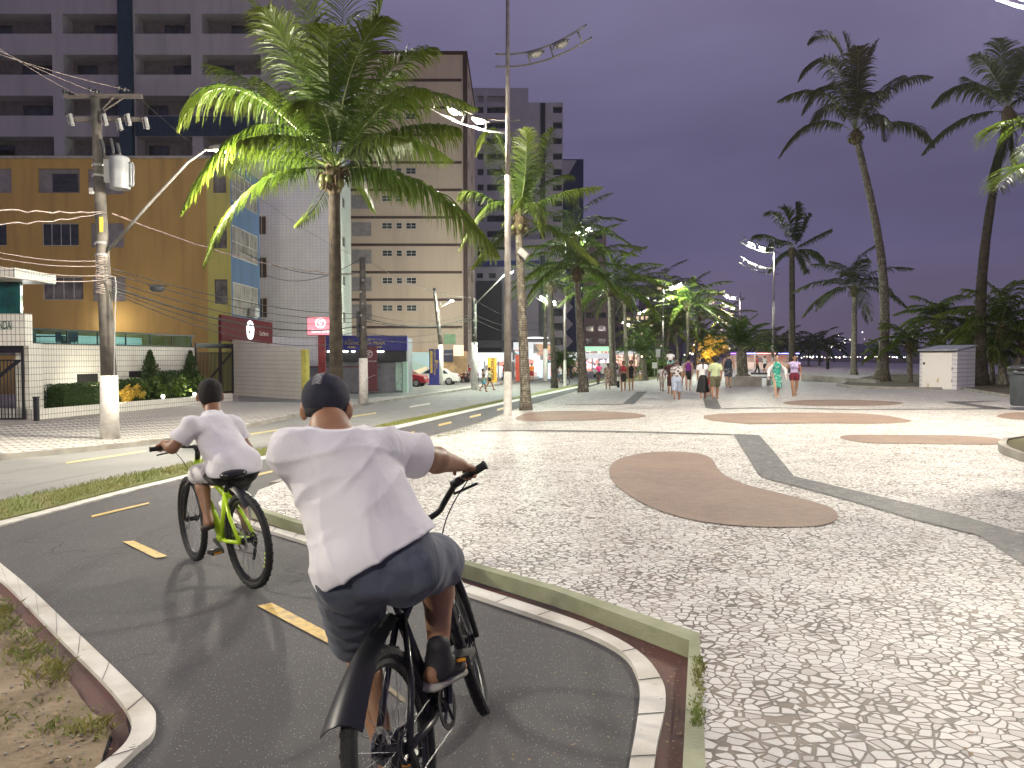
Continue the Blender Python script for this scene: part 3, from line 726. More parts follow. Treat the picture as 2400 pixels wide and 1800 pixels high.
# --- B2 mustard building
Y = 47.5; X0 = xu(-230, Y); X1 = xu(545, Y); XM = xu(490, Y); zt = zv(372, Y)
R1, R2, R3 = (395,452), (523,576), (649,703)
hs = []
spec = [((98,196), R1, 'ac'), ((105,191), R2, 4), ((104,199), R3, 4), ((-45,37), R1, 's'), ((-42,23), R2, 2), ((-60,30), R3, 4), ((215,297), (396,455), 's'), ((219,296), (523,580), 's'), ((221,298), (649,706), 's')]
for c, rw, k in spec: hs.append(px_holes([rw], [c], Y, X0, GZ)[0])
ys_ = [px_holes([rw], [(506,536)], Y, X0, GZ)[0] for rw in ((400,452),(530,582),(655,712))]
r, off = box_building('mustard_building', 'stained mustard yellow apartment building with a yellow strip and blue side', X0, XM, Y, Y+9, zt, B_MUST, hs, depth=0.22)
for (c, rw, k), q in zip(spec, hs):
    if k == 's': window(r, (X0, Y, GZ), (1,0,0), (0,-1,0), q, 0.1, 1, 1, B_SHUT, B_SHUT, name='shutter').matrix_local = off
    elif k == 'ac':
        w = window(r, (X0, Y, GZ), (1,0,0), (0,-1,0), q, 0.16, 1, 1, B_SHUT, B_SHUT); w.matrix_local = off
        window(r, (X0, Y, GZ), (1,0,0), (0,-1,0), (q[0]+.9, q[1]-.2, q[2]+.08, q[3]-.3), 0.1, 3, 3, B_FRD, B_GL, 0.05).matrix_local = off
    else: window(r, (X0, Y, GZ), (1,0,0), (0,-1,0), q, 0.12, k, 1, B_FR, B_GLC if rw == R3 else B_GL, 0.05).matrix_local = off
mb = MB(); wallcells(mb, (XM, Y-0.02, GZ), (1,0,0), (0,-1,0), X1-XM, zt-GZ, [(q[0]-(XM-X0), q[1]-(XM-X0), q[2], q[3]) for q in ys_], 0.2); mb.build('yellow_wall', B_YEL, r, M=off)
for q in ys_: window(r, (X0, Y-0.02, GZ), (1,0,0), (0,-1,0), q, 0.1, 2, 1, B_FRD, B_GLC, 0.04).matrix_local = off
YS = -X1*F/(1200-612) * 1.0
YS = -X1*F/588.0; bh = [(0.25, YS-Y-0.3, zv(a, 50)-GZ, zv(b, 50)-GZ) for a, b in ((742,668),(612,540),(486,418))]
mb = MB(); wallcells(mb, (X1, Y-0.02, GZ), (0,1,0), (1,0,0), YS-Y, zt-GZ, bh, 0.2); mb.build('blue_side_wall', B_BLUE, r, M=off)
for q in bh: window(r, (X1, Y-0.02, GZ), (0,1,0), (1,0,0), q, 0.06, 6, 2, B_FR, B_GLC, 0.05).matrix_local = off
childbox(r, off, 'roof_coping', (X0-.1, Y-.12, zt), (X1+.1, Y+.25, zt+.16), mat('pale_coping', (0.4,0.38,0.33), 0.7))
# AC unit on the blue side
childbox(r, off, 'air_conditioner', (X1+.01, Y+3.2, zv(742,51)), (X1+.4, Y+4.0, zv(722,51)), B_FR)
# --- white tiled tower
Y = 60.0; X0 = xu(560, Y); X1 = xu(775, Y); Y2 = -X1*F/375.0; zt = zv(330, Y)
sh = [(0.9+k*0.0, 2.0, zv(v+13, 62)-GZ, zv(v-13, 62)-GZ) for v in (445, 541, 637, 733) for k in (0,)] + [(4.6, 5.7, zv(v+12, 66)-GZ, zv(v-12, 66)-GZ) for v in (480, 570, 660, 745)]
fh = px_holes([(602,652),(698,745),(505,550)], [(604,628)], Y, X0, GZ)
r, off = box_building('white_tiled_tower', 'tall white tiled apartment tower with a pale green lit side behind the near palm', X0, X1, Y, Y2, zt, B_WTILE, fh, sh, 0.2, B_WTILE_LIT)
for q in sh: window(r, (X1, Y, GZ), (0,1,0), (1,0,0), q, 0.08, 2, 1, B_FR, B_GL, 0.06).matrix_local = off
for q in fh: window(r, (X0, Y, GZ), (1,0,0), (0,-1,0), q, 0.1, 2, 1, B_FR, mat('brown_blind', (0.12,0.07,0.05), 0.6), 0.08).matrix_local = off
# --- beige building with brown bands
Y = 76.0; X0 = xu(823, Y); X1 = xu(1095, Y); zt = zv(127, Y)
fb = [188+64.3*k for k in range(0, 11)]
fh = []; wk = []
for k in range(0, 10):
    vb = 252+64.3*k
    for (a, b, n_) in ((897,921,2),(930,944,1),(953,977,2)):
        if vb > 800: continue
        fh.append(px_holes([(vb-52+0, vb-37)], [(a, b)], Y, X0, GZ)[0]); wk.append(n_)
    if vb < 790: fh.append(px_holes([(vb-53, vb-20)], [(826,872)], Y, X0, GZ)[0]); wk.append(0)
sh = [(3.0+6*j, 5.2+6*j, zv(127,Y)-GZ-2.2-2.8*k, zv(127,Y)-GZ-1.0-2.8*k) for k in range(10) for j in range(2)]
r, off = box_building('beige_building', 'tall beige apartment building ruled with thin dark brown bands', X0, X1, Y, Y+16.5, zt, B_BEIGE, fh, sh, 0.2, z0=GZ)
for q, n_ in zip(fh, wk):
    if n_: window(r, (X0, Y, GZ), (1,0,0), (0,-1,0), q, 0.08, n_, 2, B_FR, B_GL, 0.05).matrix_local = off
    else: window(r, (X0, Y, GZ), (1,0,0), (0,-1,0), q, 0.1, 1, 1, B_SHUT, B_SHUT, 0.05, name='shutter').matrix_local = off
for q in sh: window(r, (X1, Y, GZ), (0,1,0), (1,0,0), q, 0.1, 2, 1, B_FRD, B_GL, 0.06).matrix_local = off
for k in range(10):
    zb = zv(188+64.3*k, Y)
    if zb > 1.5: childbox(r, off, 'brown_band', (X0, Y-0.06, zb-0.13), (X1-.5, Y-0.003, zb+0.13), B_BROWN)
childbox(r, off, 'brown_corner', (X1-.36, Y-0.09, 2.2), (X1+.06, Y+.5, zt+.2), B_BROWN)
childbox(r, off, 'brown_parapet', (X0, Y-.12, zt-.05), (X1+.08, Y+16.4, zt+.28), B_BROWN)
# ground floor parts of the beige building
childbox(r, off, 'lit_base_wall', (X0+5.6, Y-.5, GZ), (X1, Y-.01, 2.3), mat('apricot_render', (0.62,0.40,0.22), 0.8))
mu_ = MB(); mu_.box((xu(957,75), 75.2, GZ+.6), (xu(1030,75), 75.35, 2.2))
def mural_mat():
    n = NT('mural_panel'); v = n.vor(0.8); n.lk(n.mapped(), v.inputs['Vector']); s = n.n('ShaderNodeSeparateColor'); n.lk(v.outputs['Color'], s.inputs[0])
    c = n.mix(s.outputs[0], (0.25,0.32,0.20), (0.30,0.42,0.50)); c = n.mix(n.rng(s.outputs[1], .7, .75), c, (0.62,0.52,0.36)); n.set(n.b.inputs['Base Color'], c)
    n.set(n.b.inputs['Emission Color'], c); n.b.inputs['Emission Strength'].default_value = 0.55; return n.m  # panel emits its own colours
mu_.build('glowing_mural', mural_mat(), r, M=off)
# --- grey-white tower with upper step
Y = 140.0; X0 = xu(1095, Y); X1 = xu(1318, Y); XS = xu(1238, Y); z1 = zv(240, Y); z2 = zv(206, Y)
rw = [(250+36.4*k, 265+36.4*k) for k in range(0, 10)]
fh = px_holes(rw, [(1142,1185),(1120,1134),(1295,1316)], Y, X0, GZ)
r, off = box_building('grey_tower', 'tall pale grey apartment tower with a stepped roof behind the lamp post', X0, X1, Y, Y+16, z1, B_GREYW, fh, depth=0.8)
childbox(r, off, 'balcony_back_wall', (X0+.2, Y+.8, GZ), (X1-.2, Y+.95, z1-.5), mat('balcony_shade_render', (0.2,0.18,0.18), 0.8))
mb = MB(); fh2 = px_holes([(224,242)], [(1142,1185),(1120,1134)], Y, X0, z1); wallcells(mb, (X0, Y, z1), (1,0,0), (0,-1,0), XS-X0, z2-z1, fh2, .8); mb.box((X0, Y+.8, z1+.01), (XS, Y+16, z2-.01)); mb.build('upper_storey', B_GREYW, r, M=off)
for q in fh:
    window(r, (X0, Y+.0, GZ), (1,0,0), (0,-1,0), (q[0], q[1], q[2], q[3]), .72, 3 if q[1]-q[0] > 2 else 1, 1, B_FRD, B_GL, 0.08).matrix_local = off
childbox(r, off, 'dark_stair_strip', (xu(1266,Y), Y-.25, zv(560,Y)), (xu(1277,Y), Y-.01, zv(242,Y)), B_DARK)
# --- blue banded front building
Y = 118.0
r, off = box_building('blue_banded_building', 'pale low tower with a deep blue band left of the lamp post', xu(1112,Y), xu(1262,Y), Y, Y+14, zv(585,Y), B_GREYW, px_holes([(587,600),(640,652)], [(1118,1132),(1146,1162)], Y, xu(1112,Y), GZ), depth=.3)
childbox(r, off, 'blue_band', (xu(1112,Y)-.1, Y-.2, zv(625,Y)), (xu(1262,Y)+.1, Y-.01, zv(611,Y)), mat('deep_blue_band', (0.035,0.045,0.22), 0.6))
for q in px_holes([(640,652)], [(1118,1132),(1146,1162)], Y, xu(1112,Y), GZ): window(r, (xu(1112,Y), Y, GZ), (1,0,0), (0,-1,0), q, .2, 2, 1, B_FRD, B_GL, .06).matrix_local = off
Y = 112.0
r, off = box_building('charcoal_building', 'blank charcoal clad block beneath the blue band', xu(1117,Y), xu(1176,Y), Y, Y+5, zv(658,Y), B_DARK, depth=.3)
childbox(r, off, 'fascia', (xu(1117,Y)-.05, Y-.3, zv(815,Y)), (xu(1176,Y)+3, Y-.01, zv(798,Y)), mat('grey_fascia', (0.16,0.16,0.16), .6))
# --- mauve mid tower between palms (balconies, beige lower)
Y = 128.0
fh = px_holes([(723+34*k, 741+34*k) for k in range(3)], [(1297,1319)], Y, xu(1225,Y), GZ)
r, off = box_building('mauve_block', 'mauve block with curved dark balconies seen between two palm trunks', xu(1225,Y), xu(1322,Y), Y, Y+10, zv(560,Y), B_GREYW, fh, depth=.8)
for q in fh: window(r, (xu(1225,Y), Y, GZ), (1,0,0), (0,-1,0), q, .6, 2, 1, B_FRD, B_GL, .08).matrix_local = off
childbox(r, off, 'green_glass_strip', (xu(1266,Y), Y-.3, zv(790,Y)), (xu(1277,Y), Y-.01, zv(600,Y)), mat('green_glass_strip', (0.07,0.11,0.10), 0.3))
# --- navy tower with pale triangle
Y = 165.0
r, off = box_building('navy_tower', 'slim navy blue tower with a pale angular panel rising right of the grey tower', xu(1318,Y), xu(1366,Y), Y, Y+14, zv(373,Y), mat('navy_render', (0.022,0.035,0.10), 0.6), depth=.3)
mb = MB(); mb.add([(xu(1318,Y)+.05, Y-.15, zv(376,Y)), (xu(1350,Y), Y-.15, zv(376,Y)), (xu(1318,Y)+.05, Y-.15, zv(432,Y))], [(0,2,1)]); mb.build('pale_triangle', B_GREYW, r, M=off)
zz = [zv(v, Y) for v in (700, 740, 780, 820, 850)]
mb = MB()
for k in range(4):
    a = zz[k]; b = zz[k+1]; x0 = xu(1324, Y); x1 = xu(1343, Y); mb.add([(x0,Y-.2,a),(x1,Y-.2,(a+b)/2),(x0,Y-.2,b)], [(0,2,1)])
mb.build('chevron_panel', B_GREYW, r, M=off)
# --- stepped beige block and far blocks down the street
def far_block(name, label, u0, u1, vt, Y, m, rows, cols, dep=12, lit=0.0):
    X0, X1 = xu(u0, Y), xu(u1, Y); z1 = zv(vt, Y); hs = []
    for i in range(rows):
        zt_ = z1-1.0-3.0*i
        if zt_-1.3 < 1: break
        for j in range(cols):
            a = (X1-X0)*(j+.18)/cols; b = (X1-X0)*(j+.82)/cols; hs.append((a, b, zt_-1.4-GZ, zt_-GZ))
    r, off = box_building(name, label, X0, X1, Y, Y+dep, z1, m, hs, depth=.6)
    for q in hs:
        window(r, (X0, Y, GZ), (1,0,0), (0,-1,0), q, .45, 2, 1, B_FRD, (emis('lit_window', (1.0,0.75,0.45), 0.9) if random.random() < lit else B_GL), .08).matrix_local = off
    return r, off
far_block('stepped_block', 'beige block with long stepped balconies beyond the third palm', 1368, 1425, 722, 175, mat('pink_beige_render', (0.42,0.33,0.29), .8), 3, 2, lit=.15)
far_block('brown_block', 'brownish apartment block far down the street behind the palms', 1425, 1480, 690, 230, mat('brown_mauve_render', (0.24,0.19,0.19), .8), 9, 4, lit=.12)
far_block('mauve_far_block', 'dim mauve block far down the street with many small windows', 1478, 1532, 716, 285, mat('dim_mauve_render', (0.20,0.165,0.185), .8), 9, 5, lit=.12)
far_block('distant_slab', 'distant dim slab block right of the street lamp row', 1505, 1600, 668, 400, mat('dim_mauve_render', (0.20,0.165,0.185), .8), 8, 6, lit=.05)
far_block('small_beige_block', 'small beige roof block beside the bright lamp behind the palms', 1366, 1420, 540, 210, mat('pink_beige_render', (0.42,0.33,0.29), .8), 1, 1)
# ================================================================== STREET-LEVEL WALLS (left)
def gate_wall(name, label, p0, p1, z0, z1a, z1b, th, m, cat='wall'):
    r = empty(name, (p0[0], p0[1], z0), 0, label, cat); off = Matrix.Translation(-r.location)
    d = Vector((p1[0]-p0[0], p1[1]-p0[1])).normalized(); n_ = Vector((d.y, -d.x))*th
    mb = MB(); A = Vector(p0[:2]); B = Vector(p1[:2]); C = B-n_; D = A-n_
    mb.add([(A.x,A.y,z0),(B.x,B.y,z0),(C.x,C.y,z0),(D.x,D.y,z0),(A.x,A.y,z1a),(B.x,B.y,z1b),(C.x,C.y,z1b),(D.x,D.y,z1a)], [(0,3,2,1),(4,5,6,7),(0,1,5,4),(1,2,6,5),(2,3,7,6),(3,0,4,7)])
    mb.build('wall', m, r, M=off); return r, off
A_ = (xu(54,29.5), 29.5); B_ = (xu(456,40.2), 40.2)
r, off = gate_wall('tiled_wall', 'white tiled garden wall topped by a teal glass balustrade behind the hedge', A_, B_, GZ, 2.2, 2.2, 0.3, B_WT)
childbox(r, off, 'pier', (xu(52,29), 28.6, GZ), (xu(84,29), 29.45, 2.195), B_WT)
mb = MB(); A = Vector(A_+(2.2,)); B = Vector(B_+(2.2,)); d = (B-A); n_ = Vector((d.y,-d.x,0)).normalized()
zr = 0.64
def rail(t0, t1, z0, z1, w, mb): 
    a = A+d*t0; b = A+d*t1; mb.add([a+n_*w+Vector((0,0,z0)), b+n_*w+Vector((0,0,z0)), b-n_*w+Vector((0,0,z0)), a-n_*w+Vector((0,0,z0)), a+n_*w+Vector((0,0,z1)), b+n_*w+Vector((0,0,z1)), b-n_*w+Vector((0,0,z1)), a-n_*w+Vector((0,0,z1))], [(0,3,2,1),(4,5,6,7),(0,1,5,4),(1,2,6,5),(2,3,7,6),(3,0,4,7)])
rail(0, 1, zr-.07, zr, .05, mb); rail(0, 1, 0, .05, .06, mb)
def tpar(u):
    k = (u-1200)/F; return (k*A.y-A.x)/(d.x-k*d.y)
for u in (54,158,229,295,353,404,449): t = tpar(u); rail(t, t+.004, .05, zr-.07, .03, mb)
mb.build('balustrade_frame', mat('dark_teal_frame', (0.02,0.035,0.035), .4), r, M=off)
def teal_clear():
    n = NT('teal_clear_glass'); tr = n.n('ShaderNodeBsdfTransparent'); tr.inputs[0].default_value = (0.62,0.88,0.82,1); gl = n.n('ShaderNodeBsdfGlossy'); gl.inputs['Roughness'].default_value = 0.03; gl.inputs[0].default_value = (0.5,0.7,0.7,1)
    mx = n.n('ShaderNodeMixShader'); mx.inputs[0].default_value = 0.16; n.lk(tr.outputs[0], mx.inputs[1]); n.lk(gl.outputs[0], mx.inputs[2]); n.lk(mx.outputs[0], n.out.inputs[0]); return n.m
M_TGL = teal_clear()
us = (54,158,229,295,353,404,449)
for a, b in zip(us[:-1], us[1:]):
    g = MB(); rail(tpar(a)+.005, tpar(b)-.001, .05, zr-.07, .006, g); g.build('glass_panel', M_TGL, r, M=off)
for u0, u1, v0, v1 in ((180,228,877,900),(302,330,874,890)):
    t0, t1 = tpar(u0), tpar(u1); g = MB(); rail(t0, t1, zv(v1,32)-2.2, zv(v0,32)-2.2, .02, g)
    o = g.build('vent_opening', mat('black_opening', (0.01,0.01,0.01), .9), r, M=off @ Matrix.Translation(n_*0.005)); 
# terrace furniture seen through the glass
def simple_chair(loc, rz, label):
    r = empty('plastic_chair', loc, rz, label, 'chair', 'terrace chairs'); mb = MB(); mb.box((-.22,-.22,.42),(.22,.22,.46)); mb.build('seat', M_DK, r)
    mb = MB(); mb.box((-.22,.19,.47),(.22,.23,.88)); mb.build('backrest', M_DK, r)
    for x in (-.2,.2):
        for y in (-.2,.2): mb = MB(); mb.tube([(x,y,0),(x,y,.42)], .018, 6); mb.build('leg', M_DK, r)
M_DK = mat('dark_plastic', (0.03,0.03,0.035), .5)
ter = empty('terrace_floor', (xu(200,36), 36, 1.55), 0, 'raised grey terrace slab behind the glass balustrade', 'terrace')
mb = MB(); mb.add([(A.x+n_.x*-.35,A.y-n_.y*.35,1.75),(B.x-n_.x*.35,B.y-n_.y*.35,1.75),(B.x-4,B.y+3,1.75),(A.x-6,A.y+5,1.75),(A.x-n_.x*.35,A.y-n_.y*.35,1.9),(B.x-n_.x*.35,B.y-n_.y*.35,1.9),(B.x-4,B.y+3,1.9),(A.x-6,A.y+5,1.9)], [(0,3,2,1),(4,5,6,7),(0,1,5,4),(1,2,6,5),(2,3,7,6),(3,0,4,7)])
mb.build('slab', M_CONC, ter, M=Matrix.Translation(-ter.location))
for k, (u, Y_, rz, lb) in enumerate(((70,32,.4,'dark chair at the left end of the terrace'), (150,33.5,2.6,'dark chair under the terrace table end'), (168,33,.2,'dark chair right of the terrace table'))): simple_chair((xu(u,Y_), Y_, 1.9), rz, lb)
tb = empty('terrace_table', (xu(115,33.6), 33.6, 1.9), 0, 'long dark table behind the glass balustrade', 'table'); mb = MB(); mb.box((-.9,-.4,.68),(.9,.4,.72)); mb.build('tabletop', M_DK, tb)
for x in (-.8,.8): mb = MB(); mb.box((x-.03,-.3,0),(x+.03,.3,.68)); mb.build('leg', M_DK, tb)
mb = MB(); q0 = A-n_*3.2; q1 = B-n_*3.2; mb.add([(q0.x,q0.y,1.9),(q1.x,q1.y,1.9),(q1.x,q1.y,2.72),(q0.x,q0.y,2.72),(q0.x-n_.x*.2,q0.y-n_.y*.2,1.9),(q1.x-n_.x*.2,q1.y-n_.y*.2,1.9),(q1.x-n_.x*.2,q1.y-n_.y*.2,2.72),(q0.x-n_.x*.2,q0.y-n_.y*.2,2.72)], [(0,1,2,3),(5,4,7,6),(3,2,6,7)])
mb.build('parapet', B_WTILE, ter, M=Matrix.Translation(-ter.location))
for t_ in (.15,.5,.85): pq = A.lerp(B, t_)-n_*1.5; plight((pq.x, pq.y, 3.1), 45, (.95,1,.95), .2, 'terrace_fill_light')  # fill lights added to brighten the wall behind the glass
# planter
PA = g2(88,984,PATH+.12); PB = g2(546,940,PATH+.12)
zp = H(*PA)+PATH+.12
dd = (Vector(PB)-Vector(PA)).normalized(); nn_ = Vector((dd.y,-dd.x))
r = empty('planter', (PA[0], PA[1], zp), 0, 'long low white tiled planter filled with shrubs in front of the wall', 'planter'); off = Matrix.Translation(-r.location)
mb = MB()
def seg(mb, a, b, z0, z1, w):
    a = Vector(a); b = Vector(b); d_ = (b-a).normalized(); m_ = Vector((d_.y,-d_.x))*w
    p = [a, b, b-m_, a-m_]; mb.add([(q.x,q.y,z0) for q in p]+[(q.x,q.y,z1) for q in p], [(0,3,2,1),(4,5,6,7),(0,1,5,4),(1,2,6,5),(2,3,7,6),(3,0,4,7)])
PAb = Vector(PA)-nn_*2.0; PBb = Vector(PB)-nn_*2.0
seg(mb, PA, PB, zp, zp+.4, .12); seg(mb, PB, PBb, zp, zp+.403, .12); seg(mb, PAb, PA, zp, zp+.397, .12)
mb.build('planter_wall', B_WT, r, M=off)
mb = MB(); q = [Vector(PA)-nn_*.1, Vector(PB)-nn_*.1, PBb, PAb]; mb.add([(p.x,p.y,zp+.3) for p in q], [(0,1,2,3)]); mb.build('soil', mat('planter_soil', (0.07,0.05,0.035), .95), r, M=off)
# entrance block with lettering, teal glass and canopy
Ye = 27.6
r = empty('entrance_block', (xu(0,Ye), Ye, GZ), 0, 'white tiled entrance block with green lettering above the black gate', 'building'); off = Matrix.Translation(-r.location)
childbox(r, off, 'lettered_wall', (xu(-260,Ye), Ye, zv(810,Ye)), (xu(62,Ye), Ye+.4, zv(735,Ye)), B_WT)
childbox(r, off, 'side_pier', (xu(-280,Ye), Ye+.02, GZ), (xu(-120,Ye), Ye+.5, zv(812,Ye)), B_WT)
childbox(r, off, 'teal_glass_wall', (xu(-260,Ye), Ye+.6, zv(736,Ye)), (xu(51,Ye+.6), Ye+.75, zv(653,Ye)), B_TEALG)
childbox(r, off, 'canopy', (xu(-260,Ye), Ye-.9, zv(657,Ye)), (xu(78,Ye), Ye+1.5, zv(634,Ye)), B_WT)
M_GRN = mat('dark_green_letter', (0.01,0.09,0.075), .4)
text('VARANDA', 0.43, M_GRN, 'lettering', r, off @ FRONT(xu(30,Ye)-0.02, Ye-.012, zv(763,Ye)), align='RIGHT', sx=.5)
mb = MB(); x0, x1, z0, z1 = xu(-140,Ye), xu(31,Ye), zv(772,Ye), zv(753,Ye)
for a, b in (((x0,z0),(x1,z0+.012)), ((x0,z1-.012),(x1,z1)), ((x0,z0),(x0+.012,z1)), ((x1-.012,z0),(x1,z1))): mb.box((a[0],Ye-.01,a[1]),(b[0],Ye-.002,b[1]))
mb.build('sign_frame', M_GRN, r, M=off)
# gates
M_BLK = mat('black_painted_steel', (0.012,0.013,0.018), .35)
def gate(name, label, u0, u1, vt, vb, Y0, Y1, beam):
    a = P(u0, 838, Y0); b = P(u1, 838, Y1); L_ = math.hypot(b.x-a.x, b.y-a.y); zt_ = zv(vt, (Y0+Y1)/2); zb = zv(vb, (Y0+Y1)/2)
    r = empty(name, (a.x, a.y, zb), math.atan2(b.y-a.y, b.x-a.x), label, 'gate'); h = zt_-zb
    mb = MB(); mb.box((0,-.04,0),(.09,.04,h)); mb.box((L_-.09,-.04,0),(L_,.04,h)); mb.box((.09,-.035,h-beam),(L_-.09,.035,h)); mb.box((.09,-.035,.05),(L_-.09,.035,.16)); mb.box((.09,-.035,h-beam-.3),(L_-.09,.035,h-beam-.25))
    t = .06; mb.add([(.09,-.03,.16),(.3,-.03,.16),(L_-.09,-.03,h-beam-.3),(L_-.3,-.03,h-beam-.3),(.09,.03,.16),(.3,.03,.16),(L_-.09,.03,h-beam-.3),(L_-.3,.03,h-beam-.3)], [(0,1,2,3),(7,6,5,4),(0,4,5,1),(1,5,6,2),(2,6,7,3),(3,7,4,0)])
    mb.build('frame', M_BLK, r)
    mb = MB(); n = int(L_/.13)
    for i in range(1, n): x = .09+(L_-.18)*i/n; mb.box((x-.014,-.014,.16),(x+.014,.014,h-beam-.3))
    mb.build('bars', M_BLK, r)
gate('driveway_gate', 'black barred gate below the entrance lettering at the left edge', -140, 56, 808, 990, 27.6, 27.9, .3)
gate('driveway_gate', 'black barred gate with diagonal brace left of the pale tiled wall', 458, 546, 805, 925, 42.5, 46.0, .28)
b = empty('bollard', (xu(83,27.3), 27.3, H(xu(83,27.3),27.3)+PATH+.12), 0, 'short black post beside the planter', 'bollard'); mb = MB(); mb.box((-.07,-.07,0),(.07,.07,.86)); mb.box((-.085,-.085,.86),(.085,.085,.9)); mb.build('post', M_BLK, b)
# second tiled wall
a = g2(546,926,PATH+.12); c = g2(707,937,PATH+.12)
gate_wall('tiled_wall', 'pale tiled boundary wall sloping down beside the gate, yellow at its end', a, c, GZ, 2.76, 2.12, .25, tile_mat('cream_wall_tile', (0.76,0.72,0.62), (0.20,0.18,0.15), 0.16, 0.25, .4, .06, .05, -1.0))
r, off = gate_wall('yellow_pillar', 'narrow yellow painted pillar at the end of the pale tiled wall', c, (c[0]+.3, c[1]-.12), GZ, 2.1, 2.1, .3, mat('yellow_paint', (0.55,0.50,0.10), .7), 'pillar')
# --- agency building
Y = 50.0
r, off = box_building('agency_shop', 'low shuttered shop with grey walls and a royal blue fascia', xu(640,Y), xu(955,Y), Y, Y+2.5, zv(792,Y), mat('grey_roll_shutter', (0.24,0.245,0.27), .6, scale=1.5), depth=.2)
childbox(r, off, 'white_tile_wall', (xu(640,Y), Y-.04, zv(858,Y)), (xu(757,Y), Y-.005, zv(790,Y)), B_WTILE)
childbox(r, off, 'maroon_line', (xu(640,Y), Y-.05, zv(861,Y)), (xu(890,Y), Y-.006, zv(858.5,Y)), mat('maroon_paint', (0.16,0.02,0.03), .5))
childbox(r, off, 'dark_fascia', (xu(765,Y), Y-.5, zv(846,Y)), (xu(955,Y), Y-.06, zv(822,Y)), B_DARK)
M_RB = mat('royal_blue_panel', (0.03,0.03,0.26), .45)
childbox(r, off, 'blue_fascia', (xu(765,Y), Y-.62, zv(822,Y)), (xu(957,Y), Y-.02, zv(787,Y)), M_RB)
M_GOLD = mat('gold_letter', (0.42,0.35,0.14), .5); M_WLET = emis('white_letter', (0.9,0.9,0.95), 0.5)
text('AGENCIA DA PRAIA', 0.30, M_GOLD, 'lettering', r, off @ FRONT(xu(860,Y), Y-.64, zv(805,Y)), align='CENTER', bold=.006)
mb = MB(); yk = Y-.64
for x0, x1, v0, v1 in ((820,838,812,816),(881,899,812,816)): mb.box((xu(x0,Y),yk,zv(v1,Y)),(xu(x1,Y),yk+.015,zv(v0,Y)))
mb.box((xu(820,Y),yk,zv(796.6,Y)),(xu(832,Y),yk+.015,zv(795.8,Y))); mb.box((xu(871,Y),yk,zv(796.6,Y)),(xu(899,Y),yk+.015,zv(795.8,Y)))
mb.build('gold_bars', M_GOLD, r, M=off)
mb = MB(); cx = xu(857,Y); cz = zv(796,Y); mb.torus((cx,yk,cz),(0,1,0),.085,.035,16,6); mb.box((cx+.1,yk-.01,cz-.02),(cx+.4,yk+.015,cz+.02)); mb.box((cx+.3,yk-.01,cz-.08),(cx+.34,yk+.01,cz)); mb.box((cx+.38,yk-.01,cz-.07),(cx+.4,yk+.01,cz)); mb.build('key_emblem', mat('key_gold', (0.5,0.38,0.1), .4), r, M=off)
M_TUBE = emis('tube_light_glow', (1.0,0.97,0.9), 9.0)
for u0, u1 in ((773,780),(809,820),(829,836),(882,903)): childbox(r, off, 'tube_light', (xu(u0,Y), Y-.6, zv(822,Y)-.09), (xu(u1,Y), Y-.52, zv(822,Y)-.005), M_TUBE)
childbox(r, off, 'mint_pillar', (xu(945,Y), Y-.3, GZ+.05), (xu(955,Y)+.05, Y-.02, zv(847,Y)), tile_mat('mint_tile', (0.55,0.80,0.66), (0.3,0.5,0.4), .2, .15, .3, .05))
dr = childbox(r, off, 'mint_door', (xu(928,Y), Y-.12, GZ+.2), (xu(943,Y), Y-.02, zv(848,Y)), mat('mint_door_paint', (0.50,0.72,0.60), .5))
# banner totem, blue totem, pink sign
def totem(name, label, u0, u1, vt, vb, Y, m, th=.25):
    x0, x1 = xu(u0,Y), xu(u1,Y); zb = zv(vb, Y); r = empty(name, ((x0+x1)/2, Y, zb), 0, label, 'sign'); w = (x1-x0)/2; h = zv(vt,Y)-zb
    mb = MB(); mb.box((-w,0,.0),(w,th,h)); mb.box((-w-.08,-.1,-.05),(w+.08,th+.1,.05)); mb.build('panel', m, r); return r, w, h
M_MAR = mat('maroon_panel', (0.125,0.012,0.024), .45); M_PALE = mat('pale_print', (0.75,0.66,0.64), .5)
def emblem(r, x, y, z, R, m):
    mb = MB(); mb.torus((x,y,z),(0,1,0),R,R*.13,28,6); mb.build('emblem_ring', m, r)
    mb = MB(); t = R*.13
    mb.tube([(x-R*.5,y,z+.0),(x-R*.1,y,z+R*.45),(x+R*.55,y,z+R*.45)], t, 6); mb.tube([(x-R*.3,y,z+.0),(x-R*.3,y,z-R*.25),(x,y,z-R*.45),(x,y,z-.1*R),(x+R*.25,y,z-.05*R),(x+R*.25,y,z-R*.4)], t, 6); mb.build('emblem_house', m, r)
r, w, h = totem('banner_totem', 'tall maroon banner with a round house emblem before the grey shutters', 851, 883, 811, 915, 48, M_MAR)
emblem(r, -.05, -.01, h*0.82, .21, M_PALE); text('Canto Serenado', .14, M_PALE, 'lettering', r, FRONT(0, -.012, h*.66)); mb = MB(); mb.tube([(-.35,-.005,h*.25),(.35,-.005,h*.35)], .012, 5); mb.build('stripe', M_PALE, r)
r, w, h = totem('blue_totem', 'dark blue totem with yellow vertical lettering in front of the parked cars', 1006, 1029, 818, 901, 54, M_RB, .3)
M_YL = mat('yellow_print', (0.75,0.50,0.08), .5); mb = MB(); mb.box((-w+.08,-.006,h*.32),(-w+.24,-.001,h*.95)); mb.build('yellow_bar', M_YL, r)
text('AGENCIA DA PRAIA', .21, M_YL, 'lettering', r, Matrix.Translation((.04,-.01,h*.63)) @ Matrix.Rotation(math.pi/2,4,'X') @ Matrix.Rotation(-math.pi/2,4,'Z'))
mb = MB(); mb.torus((w-.16,-.01,h*.65),(0,1,0),.07,.028,14,6); mb.box((w-.175,-.02,h*.45),(w-.145,0,h*.62)); mb.build('key_emblem', M_YL, r)
